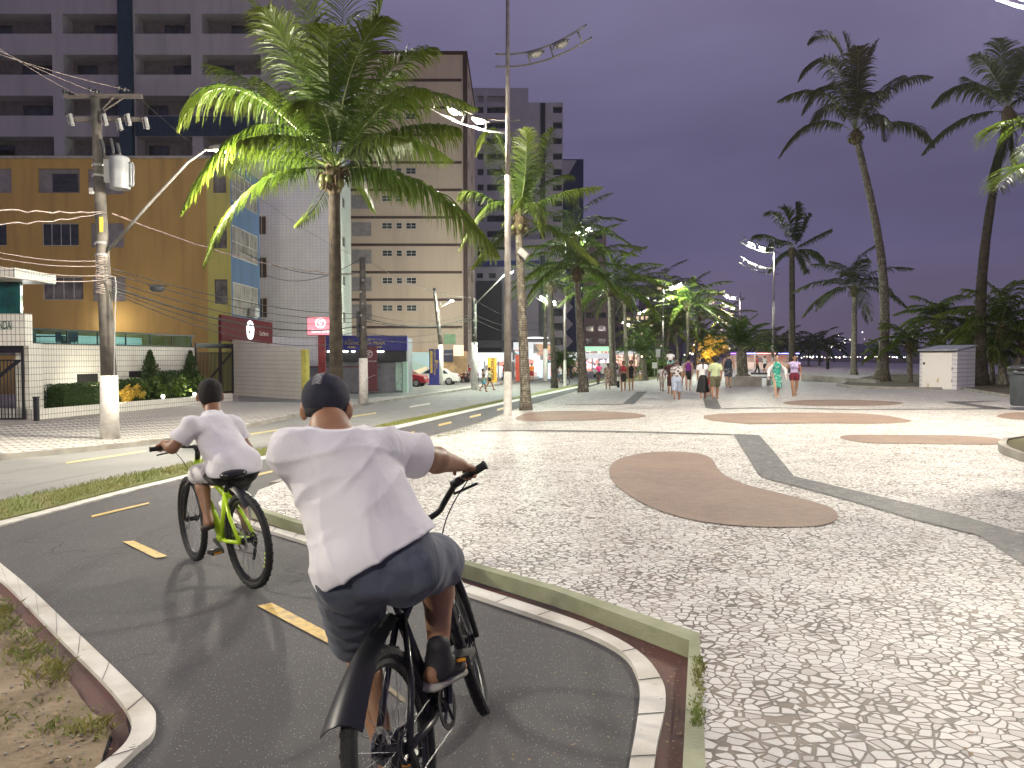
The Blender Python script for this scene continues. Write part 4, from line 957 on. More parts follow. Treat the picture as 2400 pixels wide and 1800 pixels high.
# pink backlit sign on maroon post
Y = 44.0
r = empty('pink_sign', (xu(755,Y), Y, GZ+.1), 0, 'backlit pink sign with white round emblem on a maroon post behind the near palm trunk', 'sign'); hz = -(GZ+.1)
mb = MB(); mb.box((-.2,-.12,0),(.2,.12,zv(786,Y)+hz)); mb.build('post', mat('maroon_post', (0.24,0.02,0.025), .5), r)
x0, x1 = xu(722,Y)-xu(755,Y), xu(800,Y)-xu(755,Y); z0, z1 = zv(786,Y)+hz, zv(743,Y)+hz
mb = MB(); mb.box((x0,-.16,z0),(x1,.16,z1)); mb.build('light_box', mat('pink_box_frame', (0.3,0.03,0.05), .5), r)
mb = MB(); mb.box((x0+.03,-.17,z0+.03),(x1-.03,-.163,z1-.03)); mb.build('lit_face', emis('pink_lit_face', (1.0,0.16,0.24), 1.05), r)
M_WL = emis('white_lit_letter', (1.0,0.96,0.97), 1.3)
emblem(r, -.03, -.18, z0+.72, .27, M_WL); text('Canto Serenado', .22, M_WL, 'lettering', r, FRONT((x0+x1)/2, -.18, z0+.24), bold=.006)
# maroon billboard along the left
pa = Vector((xu(520,44.5), 44.5)); pb = Vector((xu(640,54.8), 54.8)); L_ = (pb-pa).length
r = empty('maroon_billboard', (pa.x, pa.y, zv(798,44.5)), math.atan2(pb.y-pa.y, pb.x-pa.x), 'long dark maroon billboard with a glowing white round emblem above the tiled wall', 'billboard'); h = zv(737,44.5)-zv(798,44.5)
mb = MB(); mb.box((0,0,0),(L_,.15,h)); mb.build('board', mat('dark_maroon_board', (0.11,0.008,0.014), .7, spec=.15), r)
for x in (.4, L_*.5, L_-.4): mb = MB(); mb.box((x-.07,.16,-2.8),(x+.07,.3,h*.9)); mb.build('support', B_BROWN, r)
mb = MB(); mb.torus((L_*.5,-.03,h*.52),(0,1,0),.55,.09,28,6); mb.build('emblem_ring', emis('white_emblem_glow', (.9,.95,1), 2.2), r)
M_WE2 = emis('white_emblem_glow', (.9,.95,1), 2.2)
mb = MB(); mb.tube([(L_*.5-.3,-.03,h*.5),(L_*.5,-.03,h*.5+.3),(L_*.5+.3,-.03,h*.5+.1),(L_*.5+.1,-.03,h*.5-.3),(L_*.5-.2,-.03,h*.5-.25)], .06, 6); mb.build('emblem_house', M_WE2, r)
text('Canto Serenado', .42, M_PALE, 'lettering', r, Matrix.Translation((L_*.8,-.01,h*.42)) @ Matrix.Rotation(math.pi/2,4,'X'), sx=.75)
text('Imoveis', .42, M_PALE, 'lettering', r, Matrix.Translation((L_*.2,-.01,h*.3)) @ Matrix.Rotation(math.pi/2,4,'X')) if False else None
# shop signs / posters on the beige base
def flat_sign(name, label, u0, u1, v0, v1, Y, m, cat='sign', th=.08):
    x0, x1 = xu(u0,Y), xu(u1,Y); r = empty(name, ((x0+x1)/2, Y, zv(v1,Y)), 0, label, cat); mb = MB(); mb.box(((x0-x1)/2,0,0),((x1-x0)/2,th,zv(v0,Y)-zv(v1,Y))); mb.build('panel', m, r); return r
flat_sign('green_sign', 'pale green sign panel fixed high on the beige building', 1041, 1068, 783, 806, 75.8, mat('pale_green_panel', (0.20,0.36,0.20), .5))
rr = flat_sign('dark_poster', 'dark blue poster with small print on the apricot wall', 1040, 1062, 820, 848, 75.3, mat('dark_navy_panel', (0.03,0.035,0.09), .4)); text('ABERTO', .22, M_PALE, 'lettering', rr, FRONT(0,-.01,.75))
flat_sign('orange_sign_box', 'square orange lit sign box beside the shop pillars', 1063, 1086, 809, 834, 72, emis('orange_lit', (1.0,0.62,0.25), .75), th=.5)
# ================================================================== SHOP ROW (lit)
def interior(name, seed, c1, c2, st):  # stands in for interior light: colour patches that glow themselves
    n = NT(name); v = n.vor(0.9+seed*0.13); n.lk(n.mapped((1,1,1.6)), v.inputs['Vector']); s = n.n('ShaderNodeSeparateColor'); n.lk(v.outputs['Color'], s.inputs[0])
    c = n.mix(s.outputs[0], c1, c2); c = n.mix(n.rng(s.outputs[1], .72, .76), c, (0.5,0.12,0.08)); c = n.mix(n.rng(s.outputs[2], .78, .82), c, (0.02,0.02,0.03))
    n.set(n.b.inputs['Emission Color'], c); n.b.inputs['Emission Strength'].default_value = st; n.b.inputs['Base Color'].default_value = (0.3,0.3,0.3,1); return n.m
def shop(name, label, u0, u1, Y, vt, seed, c1, c2, st, canopy=None, npil=3, sign=None, fas=None):
    x0, x1 = xu(u0,Y), xu(u1,Y); z0 = GZ+.05; z1 = zv(vt, Y); w = (x1-x0)
    r = empty(name, (x0, Y, z0), 0, label, 'shop'); h = z1-z0
    mb = MB(); mb.box((0,4.0,0),(w,4.2,h)); mb.build('glowing_back_wall', interior('interior_%s' % seed, seed, c1, c2, st), r)
    mb = MB(); mb.box((0,.1,h-.35),(w,4.0,h-.2)); mb.box((0,.1,0),(w,4.0,.04)); mb.box((0,.05,0),(.15,3.99,h-.36)); mb.box((w-.15,.05,0),(w,3.99,h-.36)); mb.build('shell', B_FR, r)
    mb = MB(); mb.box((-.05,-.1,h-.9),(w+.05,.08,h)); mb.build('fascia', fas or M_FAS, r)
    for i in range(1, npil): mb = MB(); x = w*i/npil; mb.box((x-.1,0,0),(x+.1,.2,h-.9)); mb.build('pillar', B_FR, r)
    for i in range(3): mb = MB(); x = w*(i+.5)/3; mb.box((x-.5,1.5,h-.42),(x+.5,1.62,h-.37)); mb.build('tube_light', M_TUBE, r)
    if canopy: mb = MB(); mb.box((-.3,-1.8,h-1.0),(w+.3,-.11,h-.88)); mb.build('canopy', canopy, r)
    plight((x0+w/2, Y+1.6, z0+h-.8), 90*w/6*st, (1,.95,.88), .3, 'shop_light')
    return r, w, h
M_FAS = emis('white_glow_fascia', (0.9,0.92,0.95), 0.55)  # light on fascias and canopy is put into this glow
shop('corner_bar', 'brightly lit white bar with red pillars beneath the charcoal block', 1104, 1200, 84, 826, 1, (0.9,0.9,0.92), (0.55,0.6,0.65), 1.3, M_FAS, 3)
shop('corner_bar', 'lit white storefront with orange and dark picture panel between the lamp post and palms', 1204, 1300, 88, 802, 2, (0.9,0.85,0.7), (0.4,0.6,0.7), 1.1, None, 3)
shop('turquoise_shop', 'turquoise and white lit shop beyond the navy chevron wall', 1332, 1372, 118, 826, 3, (0.35,0.8,0.85), (0.8,0.9,0.9), 1.2, None, 2)
shop('lilac_shop', 'long lilac and pink lit shop front behind the pink cyclist', 1372, 1436, 125, 828, 4, (0.75,0.7,1.0), (1.0,0.62,0.55), 1.4, None, 4)
shop('green_roof_shop', 'low shop with pale green glowing roof edge beyond the palms', 1370, 1432, 150, 812, 5, (0.9,0.6,0.5), (0.7,0.9,0.7), 1.0, None, 3, fas=emis('green_lit_fascia', (.35,.85,.5), .8))
shop('distant_shop', 'far warm lit shop row left of the round bush palm', 1436, 1500, 190, 822, 6, (1.0,0.75,0.5), (0.8,0.4,0.3), 1.2, None, 5)
r = flat_sign('paschoal_sign', 'tall yellow signboard with black vertical lettering behind the crossing girls', 1143, 1164, 839, 896, 63, mat('yellow_board', (0.80,0.42,0.03), .5, scale=1), th=.15); h_ = zv(839,63)-zv(896,63)
bk = mat('black_print', (0.02,0.02,0.02), .5)
text('PASCHOAL', .40, bk, 'lettering', r, Matrix.Translation((.02,-.01,h_*.52)) @ Matrix.Rotation(math.pi/2,4,'X') @ Matrix.Rotation(-math.pi/2,4,'Z'), bold=.006, sx=.95)
plight((xu(1150,63), 60.5, 2.6), 160, (1,.95,.85), .3, 'shop_light')
flat_sign('picture_panel', 'dark panel with orange figure shapes on the lit storefront', 1250, 1292, 806, 828, 87.7, interior('picture_print', 7, (0.02,0.02,0.06), (0.9,0.45,0.1), .8))
flat_sign('storefront_panel', 'sky blue and white panel at the storefront end', 1264, 1290, 844, 892, 86, emis('blue_white_panel', (0.5,0.75,0.95), .9, (0.85,0.9,1.0), .8))
flat_sign('red_column_sign', 'red advertising column right of the tall lamp post', 1208, 1218, 832, 893, 72, mat('red_paint', (0.45,0.05,0.02), .5), 'sign', .4)
flat_sign('canopy_light_bar', 'thin white glowing light bar above the storefront', 1226, 1284, 790, 793, 87.6, emis('light_bar', (1,1,1), 3.0), 'light')
# salmon wall with crowd rail
r, off = gate_wall('salmon_wall', 'low salmon coloured wall under the turquoise shop', (xu(1325,108),108), (xu(1372,112),112), GZ, zv(845,110), zv(845,110), .3, emis('salmon_glow_wall', (0.85,0.5,0.36), .45))  # light on the wall is put into the material as emission
# ================================================================== STREET LAMPS, UTILITY POLES, WIRES
M_GALV = mat('weathered_galvanised_post', (0.30,0.275,0.25), .55, scale=3, col2=(0.20,0.17,0.15), metal=.2)
M_ARM = mat('pale_arm_tube', (0.20,0.19,0.175), .45, metal=.2)
M_WPOST = mat('whitewashed_post_base', (0.74,0.71,0.66), .75, scale=5, col2=(0.56,0.53,0.48), bump=.3, bscale=30)
M_HEAD = mat('luminaire_housing', (0.16,0.155,0.15), .5)
M_LENS = emis('lit_lens', (1.0,0.94,0.78), 60.0); M_LENSG = emis('lit_lens_greenish', (0.86,1.0,0.78), 60.0)
M_LOFF = mat('unlit_lens', (0.45,0.44,0.40), .25)
def ladder_arm(parent, z, side, lens, scale=1.0, ydir=0.0, lit=True, power=0, col=(1,.92,.76)):
    """curved two-tube arm with two luminaires; side +1 right, -1 left"""
    def pt(s, k):   # s along 0..1, k 0 upper 1 lower
        L_ = 2.7*scale if k == 0 else 2.9*scale
        x = (-0.42+s*(L_+.42)); r = max(0, x/L_); zz = z + (1.0*r**1.9)*scale - (0.0 if k == 0 else 0.42*scale*(1 if x > 0 else 1)) + 0
        return Vector((side*x, ydir*x, zz))
    mb = MB()
    for k, yy in ((0, 0.0), (1, 0.0)): mb.tube([pt(i/16, k) for i in range(17)], .034*scale, 6)
    for s in (.36, .60, .90): mb.tube([pt(s, 0), pt(s, 1)], .03*scale, 6)
    a = mb.build('arm', M_ARM, parent, smooth=True)
    for i, s in enumerate((.34, .62)):
        p = pt(s, 0).lerp(pt(s, 1), .35); q = pt(s+.18, 0).lerp(pt(s+.18, 1), .35); d = (q-p).normalized(); ln = .62*scale
        up = Vector((0,0,1)); up = (up-d*up.dot(d)).normalized(); yv = d.cross(up)
        Mx = Matrix(((d.x,yv.x,up.x,p.x),(d.y,yv.y,up.y,p.y),(d.z,yv.z,up.z,p.z),(0,0,0,1)))
        mb = MB(); vs = []
        prof = [(0,.08,.03),(.12,.16,.10),(.4,.20,.15),(.75,.19,.13),(1,.08,.05)]
        for (t, w, h) in prof:
            x = t*ln
            for an in range(9): a_ = math.pi*an/8; vs.append(Mx @ Vector((x, w*math.cos(a_)*scale, (h*math.sin(a_)+.0)*scale)))
        fs = [(r*9+k, r*9+k+1, (r+1)*9+k+1, (r+1)*9+k) for r in range(4) for k in range(8)]+[tuple(range(9)), tuple(range(44, 35, -1))]
        fs += [(r*9+8, r*9, (r+1)*9, (r+1)*9+8) for r in range(4)]
        mb.add(vs, fs); hd = mb.build('luminaire', M_HEAD, parent, smooth=False)
        mb = MB(); mb.sphere(Mx @ Vector((ln*.55,0,-.02*scale)), (.20*scale,.15*scale,.10*scale), 12, 8, 0, Mx.to_3x3().to_4x4()); mb.build('lens', lens if lit else M_LOFF, hd)
        if power:
            c = Mx @ Vector((ln*.55, 0, -.16*scale)); slight(c, power*.62, col, .12, parent=hd, ang=168, blend=.35); plight(c-Vector((0,0,.45)), power*.26, col, .12, parent=hd)
def street_lamp(label, base, top, arms, r0=.115, white=1.55, rz=0.0, group='street lamps on the promenade', scale=1.0):
    r = empty('street_lamp', base, rz, label, 'street lamp', group)
    mb = MB(); mb.tube([(0,0,white),(0,0,top*.55)], [r0*.97, r0*.72], 12); mb.tube([(0,0,top*.55),(0,0,top)], [r0*.62, r0*.42], 12); mb.build('pole', M_GALV, r, smooth=True)
    mb = MB(); mb.tube([(0,0,0),(0,0,white)], [r0*1.08, r0], 8 if r0 > .1 else 6); mb.build('painted_base', M_WPOST, r)
    for z, side, lit, power, lens, col in arms: ladder_arm(r, z, side, lens, scale, lit=lit, power=power, col=col)
    return r
WARM = (1.0,.93,.77); COOL = (.93,1.0,.84)
def lampat(label, u, v, off, zs, **k):
    b = G(u, v, off); 
    arms = []
    for (va, side, lit, power, lens, col) in zs: arms.append((zv(va, b.y)-b.z, side, lit, power, lens, col))
    top = k.pop('top'); return street_lamp(label, b, zv(top, b.y)-b.z, arms, **k)
lampat('tall street lamp right of the near palm, upper arm dark and lower arm lit', 1190, 975, 0.0, [(127, 1, False, 0, M_LENS, WARM), (282, -1, True, 2500, M_LENS, WARM)], top=-60, r0=.135)
b_ = G(1190, 975, 0.0)
lampat('street lamp on the grass strip among far palms, lit arm partly hidden by fronds', 1324, 906, PATH, [(545, 1, True, 1500, M_LENSG, COOL), (706, -1, True, 900, M_LENSG, COOL)], top=520, white=2.2)
street_lamp('slim street lamp with one lit arm above right and another low on the left', (xu(1553,85), 85, -.1), zv(632,85)+.1, [(zv(672,85)+.1, 1, True, 6000, M_LENSG, COOL), (zv(706,85)+.1, -1, False, 0, M_LENS, WARM)])
street_lamp('street lamp with very bright head before the dark palm crown, crescent arm below', (xu(1811,60), 60, .1), zv(560,60)-.1, [(zv(580,60)-.1, -1, True, 3800, M_LENSG, COOL), (zv(630,60)-.1, -1, False, 0, M_LENS, WARM)])
street_lamp('street lamp rising behind the big bushy palm with a pinkish bright head', (xu(1733,105), 105, .1), zv(683,105)-.1, [(zv(697,105)-.1, -1, True, 5000, M_LENS, (1,.85,.85)), (zv(722,105)-.1, -1, True, 0, M_LENS, WARM)])
street_lamp('small yellowish street lamp just left of the bushy palm top', (xu(1702,165), 165, .1), zv(738,165)-.1, [(zv(745,165)-.1, -1, True, 2200, emis('lit_lens_amber', (1,.72,.3), 60), (1,.8,.5)), (zv(758,165)-.1, -1, True, 0, M_LENS, WARM)])
street_lamp('farthest small street lamp low above the palms with white head', (xu(1690,190), 190, .1), zv(756,190)-.1, [(zv(762,190)-.1, -1, True, 1500, M_LENS, WARM)])
street_lamp('far street lamp between palms with arms curving to both sides', (xu(1485,135), 135, -.2), zv(725,135)+.2, [(zv(733,135)+.2, 1, True, 1500, M_LENS, WARM), (zv(760,135)+.2, -1, True, 800, M_LENS, WARM)])
street_lamp('street lamp beside the frame edge whose lit heads show at the upper right corner', (12.25, 16.6, .1), 10.0, [(9.46, -1, True, 6300, M_LENS, WARM)])
street_lamp('street lamp standing behind the viewer beside the cycle path', (-6.2, -9.5, -.1), 11, [(9.7, 1, True, 2500, M_LENS, WARM), (8.2, -1, True, 600, M_LENS, WARM)])
# clamp hardware on the tall lamp
# ------------------------------------------------ utility poles
M_UP = mat('stained_concrete_pole', (0.13,0.115,0.10), .9, scale=2.6, col2=(0.05,0.045,0.04), bump=.4, bscale=12)
M_PORC = mat('grey_insulator', (0.28,0.28,0.28), .3); M_BLKI = mat('black_insulator', (0.02,0.02,0.025), .4)
M_TANK = mat('transformer_grey', (0.19,0.195,0.21), .45)
def upole(label, u, v, vt, r0, r1, white=1.6, group='utility poles along the sidewalk', Y=None, lean=0.0):
    b = G(u, v, PATH+.12) if Y is None else Vector((xu(u,Y), Y, H(xu(u,Y),Y)+PATH+.12)); h = zv(vt, b.y)-b.z
    r = empty('utility_pole', b, 0, label, 'utility pole', group)
    mb = MB(); pts = [(lean*t, 0, white+(h-white)*t) for t in (0,.25,.5,.75,1)]; mb.tube(pts, [r0+(r1-r0)*(white/h+(1-white/h)*t) for t in (0,.25,.5,.75,1)], 14); mb.build('pole', M_UP, r, smooth=True)
    mb = MB(); mb.tube([(0,0,0),(0,0,white)], [r0*1.12, r0*1.02], 14); mb.build('painted_base', M_WPOST, r, smooth=True)
    return r, b, h
Rp, bp, hp = upole('thick utility pole with grey transformer and crossarms before the mustard building', 258, 1028, 228, .215, .115, white=1.72, lean=-.22)
Yp = bp.y
def lz(v): return zv(v, Yp)-bp.z
def lx(u): return xu(u, Yp)-bp.x
mb = MB()
for v, u0, u1 in ((226,165,345),(280,175,355)): mb.box((lx(u0),-.06,lz(v)-.05),(lx(u1),.05,lz(v)+.05))
mb.tube([(lx(255),-.07,lz(258)),(lx(282),-.07,lz(230))], .02, 5); mb.tube([(lx(258),-.07,lz(262)),(lx(304),-.07,lz(232))], .02, 5)
mb.build('crossarm', mat('dark_crossarm', (0.09,0.075,0.07), .8), Rp)
for u, v in ((180,221),(240,217),(305,212)):
    mb = MB(); 
    for k in range(4): mb.tube([(lx(u)+k*.09-.15,-.1-.02*k,lz(v)-.03*k+.05),(lx(u)+k*.09-.1,-.1-.02*k,lz(v)-.03*k+.03)], .055 if k % 2 == 0 else .03, 8)
    mb.build('insulator', M_BLKI, Rp)
for u, v in ((263,285),(317,285),(185,285),(358,293),(297,296)):
    mb = MB(); mb.tube([(lx(u)-.02,-.12,lz(v)+.16),(lx(u)+.05,-.14,lz(v)-.14)], [.05,.055], 8); mb.tube([(lx(u)-.12,-.1,lz(v)+.14),(lx(u)-.06,-.12,lz(v)-.13)], .015, 5); mb.tube([(lx(u)-.12,-.1,lz(v)+.14),(lx(u)+.02,-.12,lz(v)+.17)], .015, 5); mb.build('fuse_cutout', M_PORC, Rp)
# transformer
mb = MB(); cx, cz = lx(302), lz(412); hh = .42; 
mb.lathe([(.0,-hh),(.24,-hh),(.25,-hh+.03),(.25,hh-.05),(.22,hh),(.1,hh+.05),(0,hh+.05)], (cx,-.28,cz), 20); T = mb.build('transformer_tank', M_TANK, Rp, smooth=True, auto=True)
mb = MB()
for dx in (.30,.36): mb.tube([(cx+.2,-.28,cz+.27),(cx+dx-.02,-.28,cz+.27),(cx+dx,-.28,cz+.2),(cx+dx,-.28,cz-.28),(cx+dx-.02,-.28,cz-.33),(cx+.2,-.28,cz-.33)], .028, 6)
mb.build('cooling_tube', M_TANK, Rp, smooth=True)
for dx, dz in ((-.42,.12),(-.17,.14),(.0,.02)):
    mb = MB(); mb.tube([(cx+dx,-.28,cz+hh-.05),(cx+dx,-.28,cz+hh+dz+.1)], .04, 8); mb.tube([(cx+dx,-.28,cz+hh+dz+.1),(cx+dx-.05,-.3,cz+hh+dz+.34)], [.05,.05], 8, 0); mb.build('bushing', M_BLKI, Rp)
mb = MB(); mb.box((lx(262),-.2,lz(388)),(cx-.2,-.12,lz(382))); mb.box((lx(262),-.2,lz(424)),(cx-.2,-.12,lz(430))); mb.box((lx(268),-.34,lz(431)),(lx(280),-.16,lz(381))); 
mb.build('bracket', M_PORC, Rp)
for v in (388, 412, 570, 598): mb = MB(); zz = lz(v); t_ = zz/hp; rr_ = .215+(.115-.215)*t_; mb.tube([(-.22*t_,0,zz-.03),(-.22*t_,0,zz+.03)], rr_+.02, 14); mb.build('clamp_band', M_PORC, Rp)
mb = MB(); mb.box((lx(250),-.22,lz(547)),(lx(258),-.2,lz(512))); mb.build('yellow_number_plate', mat('plate_yellow', (0.65,0.5,0.05), .5), Rp)
mb = MB(); mb.box((lx(226),-.2,lz(458)),(lx(236),-.1,lz(444))); mb.build('small_box', M_FR if False else B_FR, Rp)
mb = MB(); mb.tube([(lx(262),-.25,lz(648)),(lx(285),-.25,lz(652)),(lx(287),-.25,lz(670)),(lx(283),-.25,lz(750)),(lx(276),-.2,lz(900))], .018, 6); mb.build('conduit', M_PORC, Rp)
# wire wraps
mb = MB(); random.seed(5)
for k in range(22):
    zz = lz(600+k*4.2); t_ = zz/hp; rr_ = .215-.10*t_+.012; ti = random.uniform(-.06,.06)
    mb.tube([(-.22*t_+rr_*math.cos(a), rr_*math.sin(a), zz+ti*math.cos(a)) for a in [2*math.pi*i/12 for i in range(13)]], .011, 4)
mb.build('wire_wraps', mat('pale_cable', (0.42,0.36,0.32), .6), Rp)
# lamp arm of the utility pole, reaching over the road
la = Vector((lx(264), -.1, lz(588))); lb = Vector((xu(448,19.6)-bp.x, 19.6-Yp, zv(380,19.6)-bp.z)); lc = Vector((xu(520,18.4)-bp.x, 18.4-Yp, zv(352,18.4)-bp.z))
mb = MB(); mb.tube([la, la.lerp(lb,.5)+Vector((0,0,.03)), lb, lb.lerp(lc,.6)+Vector((0,0,.14)), lc], [.04,.04,.035,.03,.03], 8); mb.build('lamp_arm', M_ARM, Rp, smooth=True)
mb = MB(); mb.sphere(lc+Vector((.05,-.05,.03)), (.28,.16,.09), 12, 8); hd = mb.build('luminaire', M_HEAD, Rp, smooth=True)
mb = MB(); mb.sphere(lc+Vector((.08,-.08,-.04)), (.15,.10,.05), 10, 6); mb.build('lens', M_LENS, hd); slight(lc+Vector((.08,-.1,-.17)), 2200, WARM, .1, parent=hd, ang=166, blend=.4); plight(lc+Vector((.0,.3,-.4)), 1700, WARM, .12, parent=hd)
# other utility poles
RX = empty('utility_pole', (-16.6, 4.5, -.58), 0, 'unseen utility pole added left of the viewer, its road lamp brightening the left walls', 'utility pole', 'utility poles along the sidewalk')  # added pole out of view, its lamp brightens the left facades
mb = MB(); mb.tube([(0,0,1.7),(0,0,9.5)], [.2,.12], 12); mb.build('pole', M_UP, RX, smooth=True); mb = MB(); mb.tube([(0,0,0),(0,0,1.7)], [.23,.21], 12); mb.build('painted_base', M_WPOST, RX, smooth=True)
mb = MB(); mb.tube([(0,0,6.2),(2.6,1.6,7.9),(3.4,2.0,8.0)], .04, 8); mb.build('lamp_arm', M_ARM, RX, smooth=True)
mb = MB(); mb.sphere((3.6,2.1,8.02), (.3,.18,.1), 12, 8); hd = mb.build('luminaire', M_HEAD, RX, smooth=True); mb = MB(); mb.sphere((3.65,2.1,7.95), (.16,.11,.06), 10, 6); mb.build('lens', M_LENS, hd); plight((3.65,2.1,7.5), 4200, WARM, .12, parent=hd)
R2, b2, h2 = upole('utility pole with tangled wires in front of the royal blue shop', 852, 945, 603, .22, .15, white=2.3)
R3, b3, h3 = upole('thin greenish utility pole beside the blue totem', 1033, 903, 675, .20, .14, white=3.4, lean=-.5)
R4, b4, h4 = upole('pale utility pole left of the tall street lamp with a lit arm', 1112, 914, 700, .22, .15, white=3.4)
R5, b5, h5 = upole('utility pole behind the second palm trunk with white base', 1278, 893, 640, .24, .17, white=3.2)
mb = MB(); mb.box((-.28,-.25,h2*.45),(-.12,-.05,h2*.63)); mb.build('junction_box', M_BLKI, R2)
for R_, h_ in ((R2,h2),(R3,h3),(R4,h4),(R5,h5)):
    for k in range(5):
        mb = MB(); zz = h_*(.52+.08*k); mb.sphere((.05*(-1)**k, -.24, zz), .07, 6, 5); mb.tube([(-.02,-.1,zz),(.05*(-1)**k,-.24,zz)], .02, 4); mb.build('insulator', M_PORC, R_)
mb = MB(); aa = Vector((0,-.1,h4*.93)); bb = Vector((2.3,-1,h4*.93+2.2)); mb.tube([aa, bb], .05, 6); mb.build('lamp_arm', M_ARM, R4)
mb = MB(); mb.sphere(bb+Vector((.2,0,.1)), (.35,.2,.1), 10, 6); hd = mb.build('luminaire', M_HEAD, R4); mb = MB(); mb.sphere(bb+Vector((.25,-.1,.0)), (.2,.12,.07), 8, 6); mb.build('lens', M_LENSG, hd); plight(bb+Vector((.25,-.2,-.2)), 4200, (.82,1,.82), .1, parent=hd)
mb = MB(); mb.tube([(0,-.1,h3*.80),(.9,-.4,h3*.86)], .04, 6); mb.build('lamp_arm', M_ARM, R3); mb = MB(); mb.sphere((1.0,-.45,h3*.87), (.25,.16,.09), 8, 6); hd = mb.build('luminaire', M_HEAD, R3); mb = MB(); mb.sphere((1.0,-.5,h3*.87-.06), (.16,.1,.06), 8, 6); mb.build('lens', M_LENS, hd); plight((1.0,-.55,h3*.87-.2), 2600, WARM, .1, parent=hd)
# ------------------------------------------------ overhead cables
M_CBL = mat('black_cable', (0.02,0.02,0.02), .6); M_CBP = mat('pale_grey_cable', (0.22,0.18,0.165), .6)
def cable(a, b, sag, r, m, label, name='overhead_cable', wob=0.0, group='overhead cables between the utility poles'):
    a = Vector(a); b = Vector(b); pts = []; n = 24
    for i in range(n+1):
        t = i/n; p = a.lerp(b, t); p.z -= sag*4*t*(1-t); p.z += wob*math.sin(i*2.3)*math.sin(math.pi*t); pts.append(p)
    mb = MB(); mb.tube(pts, r*.8, 5); o = mb.build(name, m, smooth=True); tag(o, label, 'cable', group); return o
wl = lambda u, v, Y: P(u, v, Y)
near_p = {}
for i, (v0, v1, u1, vv, c_) in enumerate(((612,672,845,735,M_CBL),(622,690,845,745,M_CBL),(640,700,845,752,M_CBL),(655,712,845,762,M_CBL),(662,722,845,775,M_CBL),(668,735,845,790,M_CBL))):
    cable(P(264,v0+18,Yp-.15), P(845,vv,b2.y-.2), .35+.1*i, .018 if i != 3 else .035, c_, ['topmost','second from top','third from top','thickest, fourth from top','fifth from top','lowest'][i]+' of the black cables between the transformer and blue shop poles')
for i, (va, vb_, r_) in enumerate(((606,645,.014),(590,622,.013),(640,655,.016),(575,610,.012))): cable(P(-260,va-55,Yp-7), P(252,vb_,Yp-.1), .25, r_, M_CBP, 'pale cable from the left frame edge, '+['second highest','second lowest','lowest','highest'][i]+' of four below the transformer')
cable(P(-300,455,Yp-8), P(250,496,Yp-.1), .12, .022, M_CBP, 'thick twisted pale cable entering from the left at transformer height', wob=.03)
cable(P(-300,508,Yp-8), P(250,497,Yp-.1), .2, .018, M_CBP, 'second twisted pale cable entering from the left just below the first', wob=.03)
cable(P(262,500,Yp-.1), P(845,640,b2.y-.1), .5, .028, mat('brownish_twisted_cable', (0.22,0.16,0.14), .6), 'twisted brownish cable sloping right across the mustard wall', wob=.03)
for u0, v0, u1, v1, wh in ((-250,-60,182,223,'left'),(-250,-10,240,222,'middle'),(-250,40,306,212,'right')): cable(P(u0,v0,Yp-8), P(u1,v1,Yp-.15), .1, .008, M_CBP, 'thin high voltage wire rising left from the '+wh+' crossarm insulator')
cable(P(306,212,Yp-.15), P(846,606,b2.y), .5, .008, M_CBL, 'thin wire from the top crossarm down to the next pole')
for i, (v0, v1) in enumerate(((735,735),(745,748),(752,742),(780,757),(606,697),(790,778))): cable(P(852,v0,b2.y), P(1106,v1,b4.y), .5, .03 if i in (1,2) else .018, M_CBP if i == 4 else M_CBL, ['slim dark cable just under the top','thick dark cable','thick dark cable crossing the second brown band','sagging slim dark cable','pale highest cable','lowest slim dark cable'][i]+' between the blue shop pole and pale pole')
for v0, v1 in ((700,760),(735,770),(745,790)): cable(P(1108,v0,b4.y), P(1275,v1,b5.y), .5, .02, M_CBL, 'overhead cable passing behind the tall street lamp, '+{700:'highest',735:'middle',745:'lowest'}[v0]+' of three')
cable(P(560,585,46), P(846,640,b2.y), .6, .02, M_CBL, 'sagging cable in front of the white tiled tower'); cable(P(612,640,50), P(846,606,b2.y), .8, .02, M_CBL, 'second sagging cable in front of the white tiled tower')
sp_ = empty('splice_box', P(368,675,25.5), 0, 'black splice enclosure hanging on the cables right of the transformer pole', 'cable box'); mb = MB(); mb.tube([(-.24,0,0),(-.15,0,0),(.15,0,-.02),(.24,0,-.03)], [.05,.13,.13,.05], 10); mb.build('case', mat('splice_black', (0.05,0.055,0.065), .4), sp_, smooth=True)
mb = MB(); mb.tube([(-.3,0,.1),(.35,0,.06)], .02, 5); mb.build('hanger', M_CBL, sp_)
# wall lamp of the mustard building
r = empty('wall_lamp', P(238,752,47.2), 0, 'small bright wall lamp low on the mustard wall behind the pole', 'lamp'); mb = MB(); mb.sphere((0,-.1,0), .09, 8, 6); mb.build('bulb', emis('cool_bulb', (.9,.95,1), 40), r); mb = MB(); mb.box((-.06,-.08,.09),(.06,.1,.14)); mb.build('bracket', M_HEAD, r); plight((.9,-1.1,-.1), 90, (1,.9,.7), .1, parent=r)
